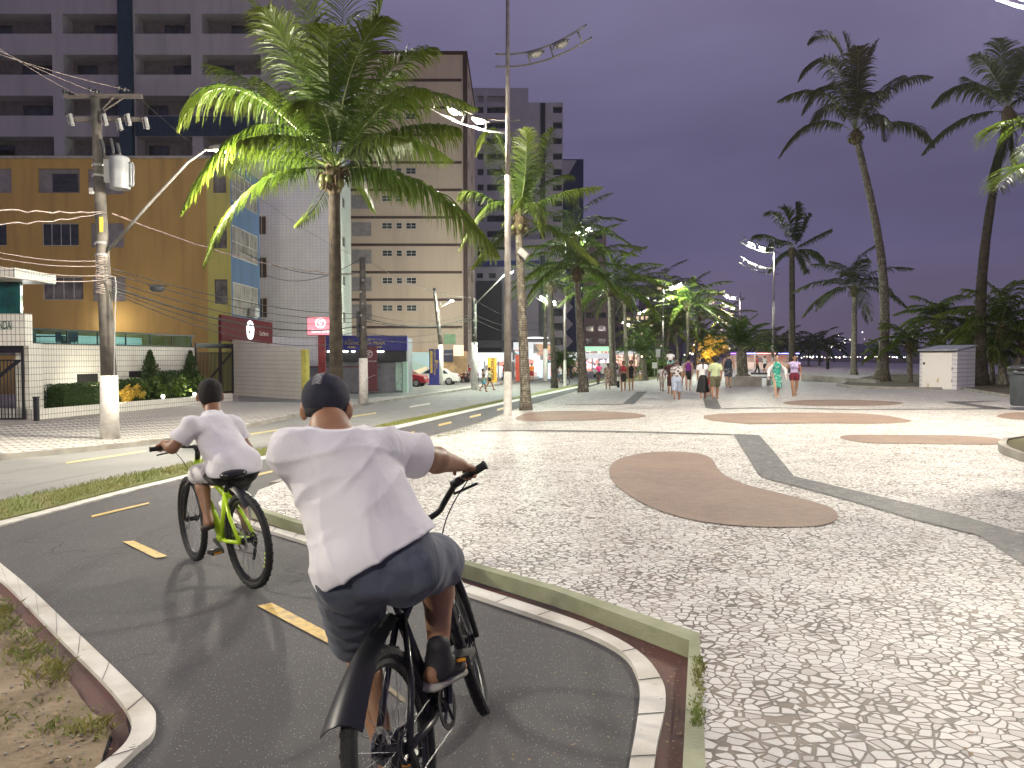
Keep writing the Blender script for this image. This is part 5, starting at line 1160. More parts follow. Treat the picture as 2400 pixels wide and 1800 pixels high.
# spot lamp on the second palm trunk
# ================================================================== PALMS
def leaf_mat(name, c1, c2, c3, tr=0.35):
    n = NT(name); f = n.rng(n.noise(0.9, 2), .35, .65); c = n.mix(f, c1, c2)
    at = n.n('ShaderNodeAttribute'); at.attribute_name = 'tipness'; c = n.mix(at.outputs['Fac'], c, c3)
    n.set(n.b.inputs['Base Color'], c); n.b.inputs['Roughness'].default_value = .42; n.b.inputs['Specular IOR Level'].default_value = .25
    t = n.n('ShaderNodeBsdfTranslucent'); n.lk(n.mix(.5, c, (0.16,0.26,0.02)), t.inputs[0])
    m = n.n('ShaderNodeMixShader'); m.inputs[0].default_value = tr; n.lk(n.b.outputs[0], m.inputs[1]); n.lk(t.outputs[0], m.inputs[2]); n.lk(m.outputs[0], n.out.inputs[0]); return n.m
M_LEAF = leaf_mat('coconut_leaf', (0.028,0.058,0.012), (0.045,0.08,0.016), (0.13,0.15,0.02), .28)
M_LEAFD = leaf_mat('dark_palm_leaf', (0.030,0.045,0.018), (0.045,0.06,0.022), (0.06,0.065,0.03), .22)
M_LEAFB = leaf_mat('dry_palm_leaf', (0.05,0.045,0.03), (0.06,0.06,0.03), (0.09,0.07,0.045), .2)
def trunk_mat():
    n = NT('palm_trunk_bark'); w = n.n('ShaderNodeTexWave', bands_direction='Z'); w.inputs['Scale'].default_value = 3.6; w.inputs['Distortion'].default_value = 3.0; w.inputs['Detail'].default_value = 3; w.inputs['Detail Scale'].default_value = 2.0; n.lk(n.tc.outputs['Object'], w.inputs['Vector'])
    c = n.mix(w.outputs[1], (0.075,0.058,0.042), (0.17,0.145,0.11)); v = n.mapped((3,3,1.2)); c = n.mix(n.rng(n.noise(4, 5, .6, v), .50, .62), c, (0.26,0.245,0.19)); c = n.mix(n.rng(n.noise(7, 4, .6), .56, .66), c, (0.05,0.045,0.03))
    n.set(n.b.inputs['Base Color'], c); n.b.inputs['Roughness'].default_value = .9; n.bump(w.outputs[1], .5, .02); return n.m
M_TRUNK = trunk_mat(); M_TRUNKD = mat('dark_palm_bark', (0.065,0.05,0.035), .95, scale=5, col2=(0.025,0.02,0.014), bump=.9, bscale=14); M_FIB = mat('palm_fibre', (0.13,0.10,0.055), .95, scale=8, col2=(0.05,0.035,0.02), bump=.8, bscale=40)
M_RACH = mat('palm_rachis', (0.16,0.19,0.06), .45, scale=3, col2=(0.10,0.12,0.035))
def bez(a, b, c, t): return a*(1-t)**2 + b*2*t*(1-t) + c*t*t
class Crown:
    def __init__(s): s.mb = MB(); s.tip = []
    def frond(s, C, B, T, n=46, ll=0.75, droop=0.55, w=0.028, vee=0.5, rr=.028, rnd=random, bare=.14):
        C, B, T = Vector(C), Vector(B), Vector(T); pts = [bez(C, B, T, i/14) for i in range(15)]
        s.mb.tube(pts, [rr*(1-.85*i/14) for i in range(15)], 4, 1, caps=False)
        s.tip += [0.3]*((15)*4)
        for i in range(n):
            t = bare+(1-bare)*(i+.5)/n; p = bez(C, B, T, t); q = bez(C, B, T, min(1.02, t+.02)); tg = (q-p).normalized()
            side = tg.cross(Vector((0,0,1)))
            if side.length < .15: side = tg.orthogonal()
            side.normalize(); upv = side.cross(tg).normalized()
            L_ = ll*(math.sin(math.pi*min(1, (t-bare)/(1-bare)*.86+.13))**.6)*rnd.uniform(.85, 1.12)
            if t > .93: L_ *= .8
            for sg in (-1, 1):
                if rnd.random() < .03: continue
                f = .42+.75*t; d0 = (side*sg*(1.25-t*.55)+tg*f+upv*vee*(1-t*.4)+Vector((rnd.gauss(0,.07),rnd.gauss(0,.07),rnd.gauss(0,.07)))).normalized()
                dr = droop*rnd.uniform(.7,1.35); g = Vector((0,0,-1)); pp = [p]; cur = p.copy(); dcur = d0.copy(); seg = 4
                for k in range(seg):
                    dcur = (dcur+g*dr*(.35+.3*k)).normalized(); cur = cur+dcur*(L_/seg); pp.append(cur)
                ws = (.55, 1.0, .8, .45, 0.04); wv = dcur.cross(side if abs(dcur.dot(side)) < .9 else upv); wv = tg-dcur*tg.dot(dcur)
                if wv.length < .1: wv = upv
                wv = (wv.normalized()+upv*rnd.uniform(-.5,.5)).normalized()
                vs = []
                for k in range(5): h_ = wv*(w*ws[k]*.5); vs += [pp[k]-h_, pp[k]+h_]
                s.mb.add(vs, [(2*k, 2*k+1, 2*k+3, 2*k+2) for k in range(4)], 0)
                tv = max(0, t-.35)*.55
                s.tip += [v_ for k in range(5) for v_ in (min(1, tv+.09*k*t*2),)*2]
    def build(s, parent, M, leaf):
        o = s.mb.build('crown', [leaf, M_RACH], parent, M=M); a = o.data.attributes.new('tipness', 'FLOAT', 'POINT'); a.data.foreach_set('value', (s.tip+[0]*len(s.mb.v))[:len(s.mb.v)]); return o
def palm_tree(label, base, C, fronds, r0=.17, r1=.12, leaf=None, bend=0.0, n=46, ll=.75, droop=.55, w=.028, group='coconut palms along the promenade', seed=1, fibre=True, vee=.5, name='palm_tree', flare=1.35, nuts=0):
    rnd = random.Random(seed); base = Vector(base); C = Vector(C)
    r = empty(name, base, 0, label, 'palm tree', group); off = Matrix.Translation(-base)
    mb = MB(); n_ = 22; pts = []; rs = []
    for i in range(n_+1):
        t = i/n_; p = base.lerp(C, t); p.x += bend*math.sin(math.pi*t)*(1-t*.3); pts.append(p); q = r0+(r1-r0)*t; q *= (1+(flare-1)*max(0, 1-t*14)); q *= 1+.035*math.sin(i*2.1+seed); rs.append(q)
    mb.tube(pts, rs, 12); mb.build('trunk', M_TRUNKD if seed in (3, 11, 13, 43, 42) else M_TRUNK, r, smooth=True, M=off)
    if fibre:
        mb = MB(); mb.tube([C-Vector((0,0,.55)), C-Vector((0,0,.25)), C+Vector((0,0,.05)), C+Vector((0,0,.4))], [r1*.95, r1*1.7, r1*1.9, r1*.9], 9)
        for k in range(26):
            a = rnd.uniform(0, 6.28); z = rnd.uniform(-.5, .15); d = Vector((math.cos(a), math.sin(a), 0)); l = rnd.uniform(.12,.34)
            p = C+d*r1*1.3+Vector((0,0,z)); mb.tube([p, p+d*l*.7+Vector((0,0,l*.3)), p+d*l+Vector((0,0,-l*.5))], [.045,.03,.008], 4)
        mb.build('fibre', M_FIB, r, M=off)
    for k in range(nuts):
        a = rnd.uniform(0, 6.28); mb = MB(); mb.sphere(C+Vector((math.cos(a)*r1*2.1, math.sin(a)*r1*2.1, -.12-.15*rnd.random())), (.10,.10,.12), 8, 6); mb.build('coconut', mat('green_coconut', (0.16,0.17,0.05), .5), r, smooth=True, M=off)
    cr_ = Crown(); top = C+Vector((0,0,.15))
    for f in fronds:
        B, T = f[0], f[1]; kw = f[2] if len(f) > 2 else {}
        k2 = dict(n=n, ll=ll, droop=droop, w=w, vee=vee, rnd=rnd); k2.update(kw); k2['n'] = max(k2['n'], int(n*.8)) if k2['ll'] > .5 else k2['n']; cr_.frond(top, B, T, **k2)
    cr_.build(r, off, leaf or M_LEAF); return r
def pf(C, lst, Y):   # fronds from surveyed picture points: (ctrl u, v, dY, tip u, v, dY[, kwargs])
    out = []
    for f in lst:
        T = P(f[3], f[4], Y+f[5]); M_ = P(f[0], f[1], Y+f[2]); B = M_*2-(Vector(C)+T)*.5    # point on curve -> control point
        out.append((B, T, f[6] if len(f) > 6 else {}))
    return out
def rf(C, R, n, seed, up=.55, lo=-.5, sag=.45):   # random crown
    rnd = random.Random(seed); out = []; C = Vector(C)
    for i in range(n):
        a = i*2.39996+rnd.uniform(-.25,.25); e = up+(lo-up)*((i/(n-1))**.85)+rnd.uniform(-.1,.1); l = R*rnd.uniform(.85,1.1)
        e0 = e+.55; d0 = Vector((math.cos(a)*math.cos(e0), math.sin(a)*math.cos(e0), math.sin(e0))); d1 = Vector((math.cos(a)*math.cos(e), math.sin(a)*math.cos(e), math.sin(e)))
        B = C+d0*l*.55; T = C+d1*l+Vector((0,0,-sag*l*.35)); out.append((B, T))
    return out
S = 1.0848
# --- palm 1 (near)
Y = 16.6; base = G(790, 1032, PATH); Y = base.y; C = P(783, 410, Y)
F1 = [
 (560,215,-.4, 418,300,-.8, dict(droop=.75, ll=1.2, n=64)), (600,300,-1.6, 425,500,-2.2, dict(droop=.95, ll=1.05, n=64)), (600,440,-.9, 478,625,-1.6, dict(droop=.7, ll=.9, n=60)),
 (690,140,.3, 545,-30,.5, dict(droop=.35, ll=1.0, n=60)), (735,120,-.6, 690,-130,-1.0, dict(droop=.3, ll=1.0, n=60)), (800,120,.6, 810,-160,1.2, dict(droop=.3, ll=1.0, n=60)),
 (895,190,-.3, 1022,112,-.9, dict(droop=.5, ll=.95, n=60)), (930,235,.8, 1118,255,1.6, dict(droop=.75, ll=.95, n=60)),
 (985,430,-.8, 1168,598,-1.5, dict(droop=1.1, ll=1.45, n=84)), (900,330,1.4, 1060,375,3.0, dict(droop=.8)), (640,230,1.6, 480,150,3.2, dict(droop=.6)),
 (760,270,-2.2, 700,250,-3.6, dict(droop=.6)), (700,330,-1.6, 560,330,-3.0, dict(droop=.9)), (850,260,2.0, 960,150,3.6, dict(droop=.4)), (860,330,-1.6, 960,330,-3.0, dict(droop=.9, ll=.9)),
 (745,480,.9, 690,530,1.4, dict(ll=.5, n=26)), (700,210,2.0, 640,60,3.5), (820,180,-1.4, 900,40,-2.4, dict(droop=.35)), (640,360,1.5, 520,400,2.8, dict(droop=.9)), (830,420,1.0,880,500,1.6,dict(ll=.5,n=26)),
 (770,200,-1.3, 770,60,-2.6, dict(droop=.3)), (660,250,.9, 500,235,1.8, dict(droop=.8)), (700,170,-1.2, 620,20,-2.2, dict(droop=.4)), (860,150,.2, 900,-20,.4, dict(droop=.35)), (940,310,-.6, 1075,300,-1.3, dict(droop=1.0)), (900,250,-1.6, 1000,210,-3.2, dict(droop=.8)), (690,380,1.6, 600,450,3.0, dict(droop=.9)), (870,400,.3, 985,450,.4, dict(droop=1.0)), (730,300,.0, 600,180,.4, dict(droop=.55))]
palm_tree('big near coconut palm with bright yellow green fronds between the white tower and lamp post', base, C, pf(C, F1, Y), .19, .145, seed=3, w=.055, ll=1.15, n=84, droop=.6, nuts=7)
# --- palm 2
base = G(1233, 961, 0.0); Y = base.y; C = P(1215, 520, Y)
F2 = [(1165,320,0, 1115,365,-.4, dict(droop=.7)), (1150,480,-.5, 1075,590,-1, dict(droop=.8)), (1120,455,.4, 1082,465,.6, dict(droop=.7)), (1215,420,.2, 1195,308,.3, dict(droop=.3)), (1232,400,-.4, 1232,300,-.8, dict(droop=.25)), (1262,400,.5, 1292,300,1.0, dict(droop=.3)),
 (1300,460,.2, 1412,438,.4, dict(droop=.75)), (1310,545,-.3, 1402,618,-.5, dict(droop=.9)), (1285,430,1, 1338,415,2, dict(droop=.5)), (1225,465,-1.2, 1175,530,-2.0, dict(droop=1.0, ll=.6)), (1255,480,-1.4, 1275,560,-2.2, dict(droop=1.0)), (1180,400,1.2, 1140,330,2.2), (1200,440,2, 1180,400,3.4), (1170,560,.9,1105,630,1.5), (1250,430,1.6,1290,380,3)]
palm_tree('slim coconut palm standing directly right of the tall street lamp', base, C, pf(C, F2, Y), .21, .13, seed=5, w=.056, ll=.8, n=66, nuts=5)
# mounted floodlight on palm 2
r = empty('floodlight', P(1226,593,Y-.3), -.5, 'small pale floodlight strapped to the trunk of the slim palm', 'floodlight'); mb = MB(); mb.box((-.22,-.06,-.14),(.28,.02,.14), Matrix.Rotation(.7,4,'Y')); mb.build('housing', M_ARM, r); mb = MB(); mb.tube([(0,.02,0),(0,.22,0)], .02, 6); mb.build('bracket', M_ARM, r); mb = MB(); mb.box((-.17,-.075,-.1),(.23,-.062,.1), Matrix.Rotation(.7,4,'Y')); mb.build('glass_front', M_LOFF, r)
def simple_palm(label, u, vb, off, uc, vc, R, nf, seed, leaf=None, r0=.17, r1=.11, Y=None, bend=0.0, up=.9, lo=-.45, n=36, ll=.7, w=.05, group='coconut palms along the promenade', extra=None, droop=.6, fibre=True, sag=.45, flare=1.35, name='palm_tree'):
    if Y is None: base = G(u, vb, off)
    else: base = Vector((xu(u,Y), Y, H(xu(u,Y),Y)+off))
    C = P(uc, vc, base.y); w *= 1.6; nf += 4; fr = rf(C+Vector((0,0,.15)), R, nf, seed, up, lo, sag)
    if extra: fr = pf(C, extra, base.y)+fr
    return palm_tree(label, base, C, fr, r0, r1, leaf, bend, n, ll, droop, w, group, seed, fibre, flare=flare, name=name)
simple_palm('dark trunked palm on the grass strip next to the white based post', 1300, 910, PATH, 1290, 672, 3.6, 16, 11, M_LEAFD, r0=.24, r1=.16, w=.06)
simple_palm('palm at the promenade edge left of the walking women with a pale spotted trunk', 1367, 919, 0.0, 1352, 640, 4.2, 18, 12, None, r0=.27, r1=.17, w=.055, n=34, ll=.75)
simple_palm('taller palm behind the lit lamp with dark loose crown', 1372, 905, PATH, 1345, 560, 5.0, 15, 13, M_LEAFD, Y=58, r0=.22, r1=.15, w=.06, ll=.8)
simple_palm('yellow tipped palm behind the woman in the floral dress', 1438, 904, 0.0, 1430, 680, 4.4, 18, 14, None, r0=.27, r1=.18, w=.06, ll=.8)
simple_palm('shorter palm left of the street lamp row with drooping dark fronds', 1470, 880, 0, 1462, 700, 5.0, 16, 15, M_LEAFD, Y=70, r0=.2, r1=.15, w=.07, ll=.8)
simple_palm('bright green lit palm right of the slim street lamp', 1612, 875, 0, 1612, 722, 6.0, 20, 16, None, Y=88, r0=.25, r1=.18, w=.09, ll=1.0, n=34, up=1.1)
simple_palm('lit palm with drooping whitish frond left of the slim street lamp', 1592, 875, 0, 1584, 770, 5.0, 16, 17, None, Y=95, r0=.22, r1=.16, w=.09, ll=1.0)
simple_palm('dark palm behind the bright green lit one', 1628, 870, 0, 1640, 745, 6.0, 16, 18, M_LEAFD, Y=105, r0=.22, r1=.16, w=.1, ll=1.0)
simple_palm('tall dark windswept palm crown behind the two lit lamps', 1540, 868, 0, 1545, 690, 8.5, 15, 19, M_LEAFD, Y=120, r0=.25, r1=.18, w=.1, ll=1.2, n=34)
simple_palm('small far palm in the lamp light right of the shop row', 1508, 866, 0, 1512, 780, 5.5, 14, 20, None, Y=130, r0=.2, r1=.15, w=.12, ll=1.0)
simple_palm('far green palm leaning over the family with the child', 1560, 866, 0, 1566, 778, 5.0, 14, 21, None, Y=115, r0=.2, r1=.15, w=.1, ll=1.0)
simple_palm('far palm lit yellow from below left of the bushy palm', 1668, 862, 0, 1664, 800, 5.5, 14, 22, None, Y=145, r0=.22, r1=.16, w=.12, ll=1.0)
simple_palm('far palm touching the yellowish lamp', 1700, 860, 0, 1706, 752, 7.0, 13, 23, None, Y=170, r0=.22, r1=.16, w=.14, ll=1.2)
simple_palm('far palm trunk close behind the purple top woman', 1645, 862, 0, 1643, 790, 5.5, 14, 24, M_LEAFD, Y=150, r0=.22, r1=.16, w=.12, ll=1.0)
simple_palm('far palm behind the child on shoulders', 1535, 862, 0, 1532, 795, 5.5, 13, 25, None, Y=160, r0=.22, r1=.16, w=.13, ll=1.0)
# bushy palms
def bushy(label, u, Y, uc, vc, R, seed, r0, planter=False):
    b = Vector((xu(u,Y), Y, H(xu(u,Y),Y)+(.45 if planter else 0))); C = P(uc, vc, Y)
    fr = rf(C+Vector((0,0,.2)), R, 30, seed, up=1.25, lo=-.12, sag=.25)
    return palm_tree(label, b, C, fr, r0, r0*.9, M_LEAFG, 0, 30, .55, .35, .06, 'bushy date palms', seed, False, vee=.3, flare=1.5)
M_LEAFG = leaf_mat('stiff_green_leaf', (0.035,0.075,0.018), (0.05,0.09,0.022), (0.06,0.10,0.03), .25)
bushy('wide bushy palm on a thick trunk rising from the concrete planter box', 1741, 43.5, 1737, 822, 2.45, 31, .33, True)
bushy('low bright green bushy palm behind the woman in black', 1512, 62, 1506, 838, 2.7, 32, .25)
bushy('very low bushy palm beside the salmon wall', 1316, 80, 1316, 858, 2.0, 33, .2)
# --- right side palms
base = G(2066, 893, .10); Y = base.y; C = P(2006, 318, Y)
FA = [(1925,220,0, 1822,238,-.3, dict(droop=.8, ll=1.1)), (1905,290,.5, 1826,370,.8, dict(droop=.9, ll=1.0)), (1950,150,-.5, 1872,190,-1.0, dict(droop=.45, ll=1.3)), (1965,115,.8, 1895,100,1.5, dict(droop=.35, ll=1.3)), (1998,180,0, 1975,75,.2, dict(droop=.25, ll=1.2)), (2025,180,.3, 2058,92,.5, dict(droop=.2, ll=.8, n=30)),
 (2090,205,0, 2185,180,-.3, dict(droop=.8, ll=1.1)), (2070,215,1.0, 2115,178,1.8, dict(droop=.7)), (2120,290,.3, 2190,345,.5, dict(droop=.9, ll=1.0)), (2035,230,-1.5, 2060,230,-3), (1960,250,1.6, 1900,290,3.0), (1985,210,1.5, 1960,140,3), (2060,270,-.9, 2075,330,-1.5, dict(droop=1.0)), (1950,205,-.9, 1880,270,-1.6), (2010,190,-.6, 2015,110,-1.3, dict(droop=.3))]
palm_tree('tallest coconut palm with slightly leaning trunk at the beach edge right of centre', base, C, pf(C, FA, Y), .30, .18, seed=41, leaf=M_LEAFB, w=.10, ll=1.25, n=64, nuts=9, group='tall beach palms', flare=1.9, bend=.9)
base = G(2300, 902, .12); Y = base.y; C = P(2362, 268, Y)
FB = [(2270,200,0, 2185,250,-.3, dict(droop=.9, ll=1.2)), (2250,285,.3, 2162,362,.6, dict(droop=.7, ll=1.0)), (2330,180,0, 2285,128,0, dict(droop=.4, ll=1.2)), (2350,160,.5, 2340,92,1, dict(droop=.3, ll=1.2)), (2385,180,0, 2400,110,0, dict(droop=.3, ll=1.2)), (2420,220,0, 2500,220,0), (2350,340,-.6, 2315,425,-1.0, dict(droop=1.1, ll=.9)), (2375,330,.4, 2378,390,.6, dict(droop=1.1, ll=.7)), (2430,300,.3, 2500,370,.5), (2320,220,1.5, 2260,180,3.0), (2400,170,-1.0, 2440,120,-2.0)]
palm_tree('tall dark palm with curved trunk at the right frame edge', base, C, pf(C, FB, Y), .29, .16, seed=42, leaf=M_LEAFD, w=.10, ll=1.2, n=60, group='tall beach palms', flare=1.5, bend=-.6)
b = Vector((xu(1857,75), 75, .1)); C = P(1856, 590, 75)
FC = [(1800,555,0, 1768,555,-.5, dict(droop=.6, ll=1.4)), (1830,520,0, 1800,500,0, dict(ll=1.6, droop=.4)), (1850,520,0, 1832,488,0, dict(ll=1.6, droop=.25)), (1865,520,0, 1866,476,0, dict(ll=1.6, droop=.25)), (1885,540,0, 1895,500,0, dict(ll=1.2, droop=.3)), (1905,560,0, 1948,537,0, dict(ll=1.2, droop=.6)), (1905,590,0, 1932,618,0, dict(ll=1.3, droop=.9)), (1830,600,0, 1800,640,0, dict(ll=1.2, droop=.9)), (1830,565,1.5, 1795,590,3), (1880,600,-1.5, 1890,640,-2.5)]
palm_tree('tall dark palm whose crown rises behind the bright lamp head', b, C, pf(C, FC, 75), .34, .26, seed=43, leaf=M_LEAFD, w=.17, ll=1.5, n=44, group='tall beach palms')
b = G(2001, 878, 0.0); C = P(2003, 682, b.y)
palm_tree('mid sized dark palm partly hidden by the leaning tall trunk', b, C, rf(C, 5.0, 17, 44, up=1.2, lo=-.5), .28, .2, seed=44, leaf=M_LEAFD, w=.13, ll=1.2, n=34, group='tall beach palms')
simple_palm('small green palm left of the white shed', 2133, 897, .05, 2132, 808, 2.3, 15, 51, None, r0=.16, r1=.13, w=.05, ll=.55, group='short palms near the shed', droop=.5)
simple_palm('brighter green palm rising behind the white shed', 2197, 885, 0, 2196, 752, 2.9, 16, 52, None, Y=52, r0=.2, r1=.16, w=.06, ll=.8, group='short palms near the shed', droop=.5)
simple_palm('green palm just right of the white shed roof', 2255, 885, 0, 2248, 795, 2.6, 15, 53, None, Y=50, r0=.2, r1=.16, w=.06, ll=.7, group='short palms near the shed')
simple_palm('small pale green palm left of the leaning trunk base', 2068, 870, 0, 2070, 830, 2.4, 14, 54, None, Y=75, r0=.18, r1=.14, w=.07, ll=.6, group='short palms near the shed')
simple_palm('dark bushy palm group with steep upright frond at the right edge', 2350, 903, .1, 2348, 775, 3.3, 17, 55, None, r0=.2, r1=.16, w=.06, ll=.9, group='short palms near the shed', up=1.3)
simple_palm('dark palm leaning out of the right frame edge behind the bin', 2372, 903, .1, 2400, 800, 3.0, 15, 56, None, r0=.2, r1=.16, w=.06, ll=.8, group='short palms near the shed')
simple_palm('low palm with thin trunk between the shed and the right palms', 2328, 902, .1, 2322, 826, 2.0, 13, 57, None, r0=.13, r1=.1, w=.05, ll=.6, group='short palms near the shed')
for i, (u, vc, Y_, R) in enumerate(((1800,805,120,4.5),(1832,810,125,5),(1895,815,130,4.5),(1920,808,140,5),(1775,815,110,4),(1940,815,150,4.5))):
    simple_palm(['far dark palm left of the slim beach trunk','far dark palm hugging the tall slim trunk','far dark low palm left of the shore lights','far dark rounded palm left of the shore lights','far low palm right of the bushy palm','farthest tiny palm before the shore lights'][i], u, 0, 0, u, vc, R, 13, 60+i, M_LEAFD, Y=Y_, r0=.2, r1=.15, w=.14, ll=1.0, n=22, group='distant beach palms')
# near palm at the right, only its lit frond tips reach into the frame
b = Vector((10.6, 12.2, .1)); C = Vector((10.9, 12.4, 5.4))
FD = [(2440,285,0, 2335,302,-.4, dict(droop=.5, ll=.8)), (2440,380,0, 2332,450,-.6, dict(droop=.35, ll=.7)), (2620,300,0, 2560,100,0), (2800,300,1, 2950,250,1), (2600,420,2, 2560,520,3), (2700,250,-1.5, 2680,100,-2.5), (2850,400,0,2950,520,0), (2450,330,1.5,2420,420,2.5)]
palm_tree('near palm outside the right edge, only its bright green frond tips showing', b, C, pf(C, FD, 12.4), .2, .14, seed=45, w=.035, ll=.7, n=50)
# ================================================================== SMOOTH FIGURES (implicit surface -> mesh)
class SDF:
    def __init__(s, h): s.h = h; s.pr = []
    def cap(s, a, b, ra, rb=None, k=.02, flat=None, fs=1.0, ends=True):
        """tapered capsule a->b; flat = axis vector squashed by factor fs (<1 thinner)"""
        s.pr.append(('c', np.array(a, float), np.array(b, float), ra, ra if rb is None else rb, k, None if flat is None else np.array(Vector(flat).normalized()), fs, ends)); return s
    def ell(s, c, r, k=.02, R=None): s.pr.append(('e', np.array(c, float), np.array(r, float), k, None if R is None else np.array(R.to_3x3()))); return s
    def bounds(s):
        lo = np.full(3, 1e9); hi = np.full(3, -1e9)
        for p in s.pr:
            if p[0] == 'c':
                r = max(p[3], p[4])+.0
                for q in (p[1], p[2]): lo = np.minimum(lo, q-r); hi = np.maximum(hi, q+r)
            else: r = p[2].max(); lo = np.minimum(lo, p[1]-r); hi = np.maximum(hi, p[1]+r)
        return lo-.03-2*s.h, hi+.03+2*s.h
    def field(s):
        h = s.h; lo, hi = s.bounds(); n = np.ceil((hi-lo)/h).astype(int)+1; Fd = np.full(n, .5, np.float32)
        ax = [lo[i]+h*np.arange(n[i]) for i in range(3)]
        for p in s.pr:
            if p[0] == 'c': r = max(p[3], p[4]); a = np.minimum(p[1], p[2])-r; b = np.maximum(p[1], p[2])+r; k = p[5]
            else: r = p[2].max(); a = p[1]-r; b = p[1]+r; k = p[3]
            pad = max(.05, 1.5*k)
            i0 = np.maximum(0, np.floor((a-pad-lo)/h).astype(int)); i1 = np.minimum(n, np.ceil((b+pad-lo)/h).astype(int)+1)
            if (i1 <= i0).any(): continue
            X = ax[0][i0[0]:i1[0]][:,None,None]; Y = ax[1][i0[1]:i1[1]][None,:,None]; Z = ax[2][i0[2]:i1[2]][None,None,:]
            if p[0] == 'c':
                A, B = p[1], p[2]; d = B-A; L2 = max(1e-9, d@d); px, py, pz = X-A[0], Y-A[1], Z-A[2]
                t = (px*d[0]+py*d[1]+pz*d[2])/L2; tc = np.clip(t, 0, 1); qx, qy, qz = px-tc*d[0], py-tc*d[1], pz-tc*d[2]; rr = p[3]+(p[4]-p[3])*tc
                if p[6] is not None:
                    f = p[6]; m = qx*f[0]+qy*f[1]+qz*f[2]; e = 1/p[7]-1; qx = qx+m*e*f[0]; qy = qy+m*e*f[1]; qz = qz+m*e*f[2]
                D = np.sqrt(qx*qx+qy*qy+qz*qz)-rr
                if p[6] is not None: D = D*(.5+.5*p[7])
                if not p[8]: D = np.maximum(D, np.maximum(-t, t-1)*math.sqrt(L2))
            else:
                qx, qy, qz = X-p[1][0], Y-p[1][1], Z-p[1][2]
                if p[4] is not None:
                    R = p[4]; qx, qy, qz = R[0,0]*qx+R[1,0]*qy+R[2,0]*qz, R[0,1]*qx+R[1,1]*qy+R[2,1]*qz, R[0,2]*qx+R[1,2]*qy+R[2,2]*qz
                r = p[2]; k0 = np.sqrt((qx/r[0])**2+(qy/r[1])**2+(qz/r[2])**2); D = (k0-1)*r.min()*.8+(k0-1)*r.mean()*.2
            sl = tuple(slice(i0[i], i1[i]) for i in range(3)); C = Fd[sl]; D = D.astype(np.float32)
            if k > 0:
                hh = np.maximum(k-np.abs(C-D), 0)/k; Fd[sl] = np.minimum(C, D)-hh*hh*k*.25
            else: Fd[sl] = np.minimum(C, D)
        return Fd, lo, ax
    def mesh(s, cuts=(), disp=None):
        Fd, lo, ax = s.field(); h = s.h
        for (pt, nrm) in cuts:
            nrm = np.array(Vector(nrm).normalized()); pt = np.array(pt, float)
            D = ((ax[0]-pt[0])*nrm[0])[:,None,None]+((ax[1]-pt[1])*nrm[1])[None,:,None]+((ax[2]-pt[2])*nrm[2])[None,None,:]
            Fd = np.maximum(Fd, D.astype(np.float32))
        if disp is not None:
            X, Y, Z = np.meshgrid(ax[0], ax[1], ax[2], indexing='ij', sparse=True); Fd = Fd+disp(X, Y, Z).astype(np.float32)
        S = Fd < 0; n = Fd.shape
        cnt = np.zeros((n[0]-1, n[1]-1, n[2]-1), np.uint8)
        for i in (0,1):
            for j in (0,1):
                for k in (0,1): cnt += S[i:n[0]-1+i, j:n[1]-1+j, k:n[2]-1+k]
        cells = np.argwhere((cnt > 0) & (cnt < 8)); idx = np.full(cnt.shape, -1, np.int64); idx[tuple(cells.T)] = np.arange(len(cells))
        acc = np.zeros((len(cells), 3)); w = np.zeros(len(cells))
        cor = [(i,j,k) for i in (0,1) for j in (0,1) for k in (0,1)]
        val = {c: Fd[cells[:,0]+c[0], cells[:,1]+c[1], cells[:,2]+c[2]] for c in cor}
        for a in cor:
            for d in range(3):
                if a[d] == 0:
                    b = list(a); b[d] = 1; b = tuple(b); va, vb = val[a], val[b]; m = (va < 0) != (vb < 0); t = np.zeros(len(cells)); t[m] = va[m]/(va[m]-vb[m])
                    p = np.array(a, float)[None,:].repeat(len(cells), 0); p[:,d] += t; acc[m] += p[m]; w[m] += 1
        V = (cells+acc/w[:,None])*h+lo
        fs = []
        for d in range(3):
            e, f = (d+1) % 3, (d+2) % 3; sl0 = [slice(None)]*3; sl1 = [slice(None)]*3; sl0[d] = slice(0, -1); sl1[d] = slice(1, None)
            A = S[tuple(sl0)]; B = S[tuple(sl1)]; q = np.argwhere(A != B); q = q[(q[:,e] > 0) & (q[:,f] > 0) & (q[:,e] < n[e]-1) & (q[:,f] < n[f]-1)]
            if not len(q): continue
            o = np.zeros(3, int); oe = o.copy(); oe[e] = 1; of = o.copy(); of[f] = 1
            a_ = idx[tuple((q-oe-of).T)]; b_ = idx[tuple((q-of).T)]; c_ = idx[tuple(q.T)]; d_ = idx[tuple((q-oe).T)]
            Q = np.stack([a_, b_, c_, d_], 1); ins = A[tuple(q.T)]; Q[~ins] = Q[~ins][:, ::-1]; fs.append(Q)
        return V, np.concatenate(fs)
def mk(name, VF, m, parent=None, org=None):
    V, Fc = VF
    if org is not None: V = V-np.array(org)
    me = bpy.data.meshes.new(name); me.from_pydata(V.tolist(), [], Fc.tolist()); me.materials.append(m); me.polygons.foreach_set('use_smooth', [True]*len(me.polygons)); me.update()
    o = bpy.data.objects.new(name, me); COL.objects.link(o)
    if parent is not None: o.parent = parent
    return o
V3 = Vector
def skin_mat(name, c):
    if name in MATS: return MATS[name]
    n = NT(name); n.set(n.b.inputs['Base Color'], n.mix(n.rng(n.noise(9, 3), .35, .65), c, tuple(x*.8 for x in c))); n.b.inputs['Roughness'].default_value = .5; n.b.inputs['Subsurface Weight'].default_value = .06; n.b.inputs['Subsurface Scale'].default_value = .02; MATS[name] = n.m; return n.m
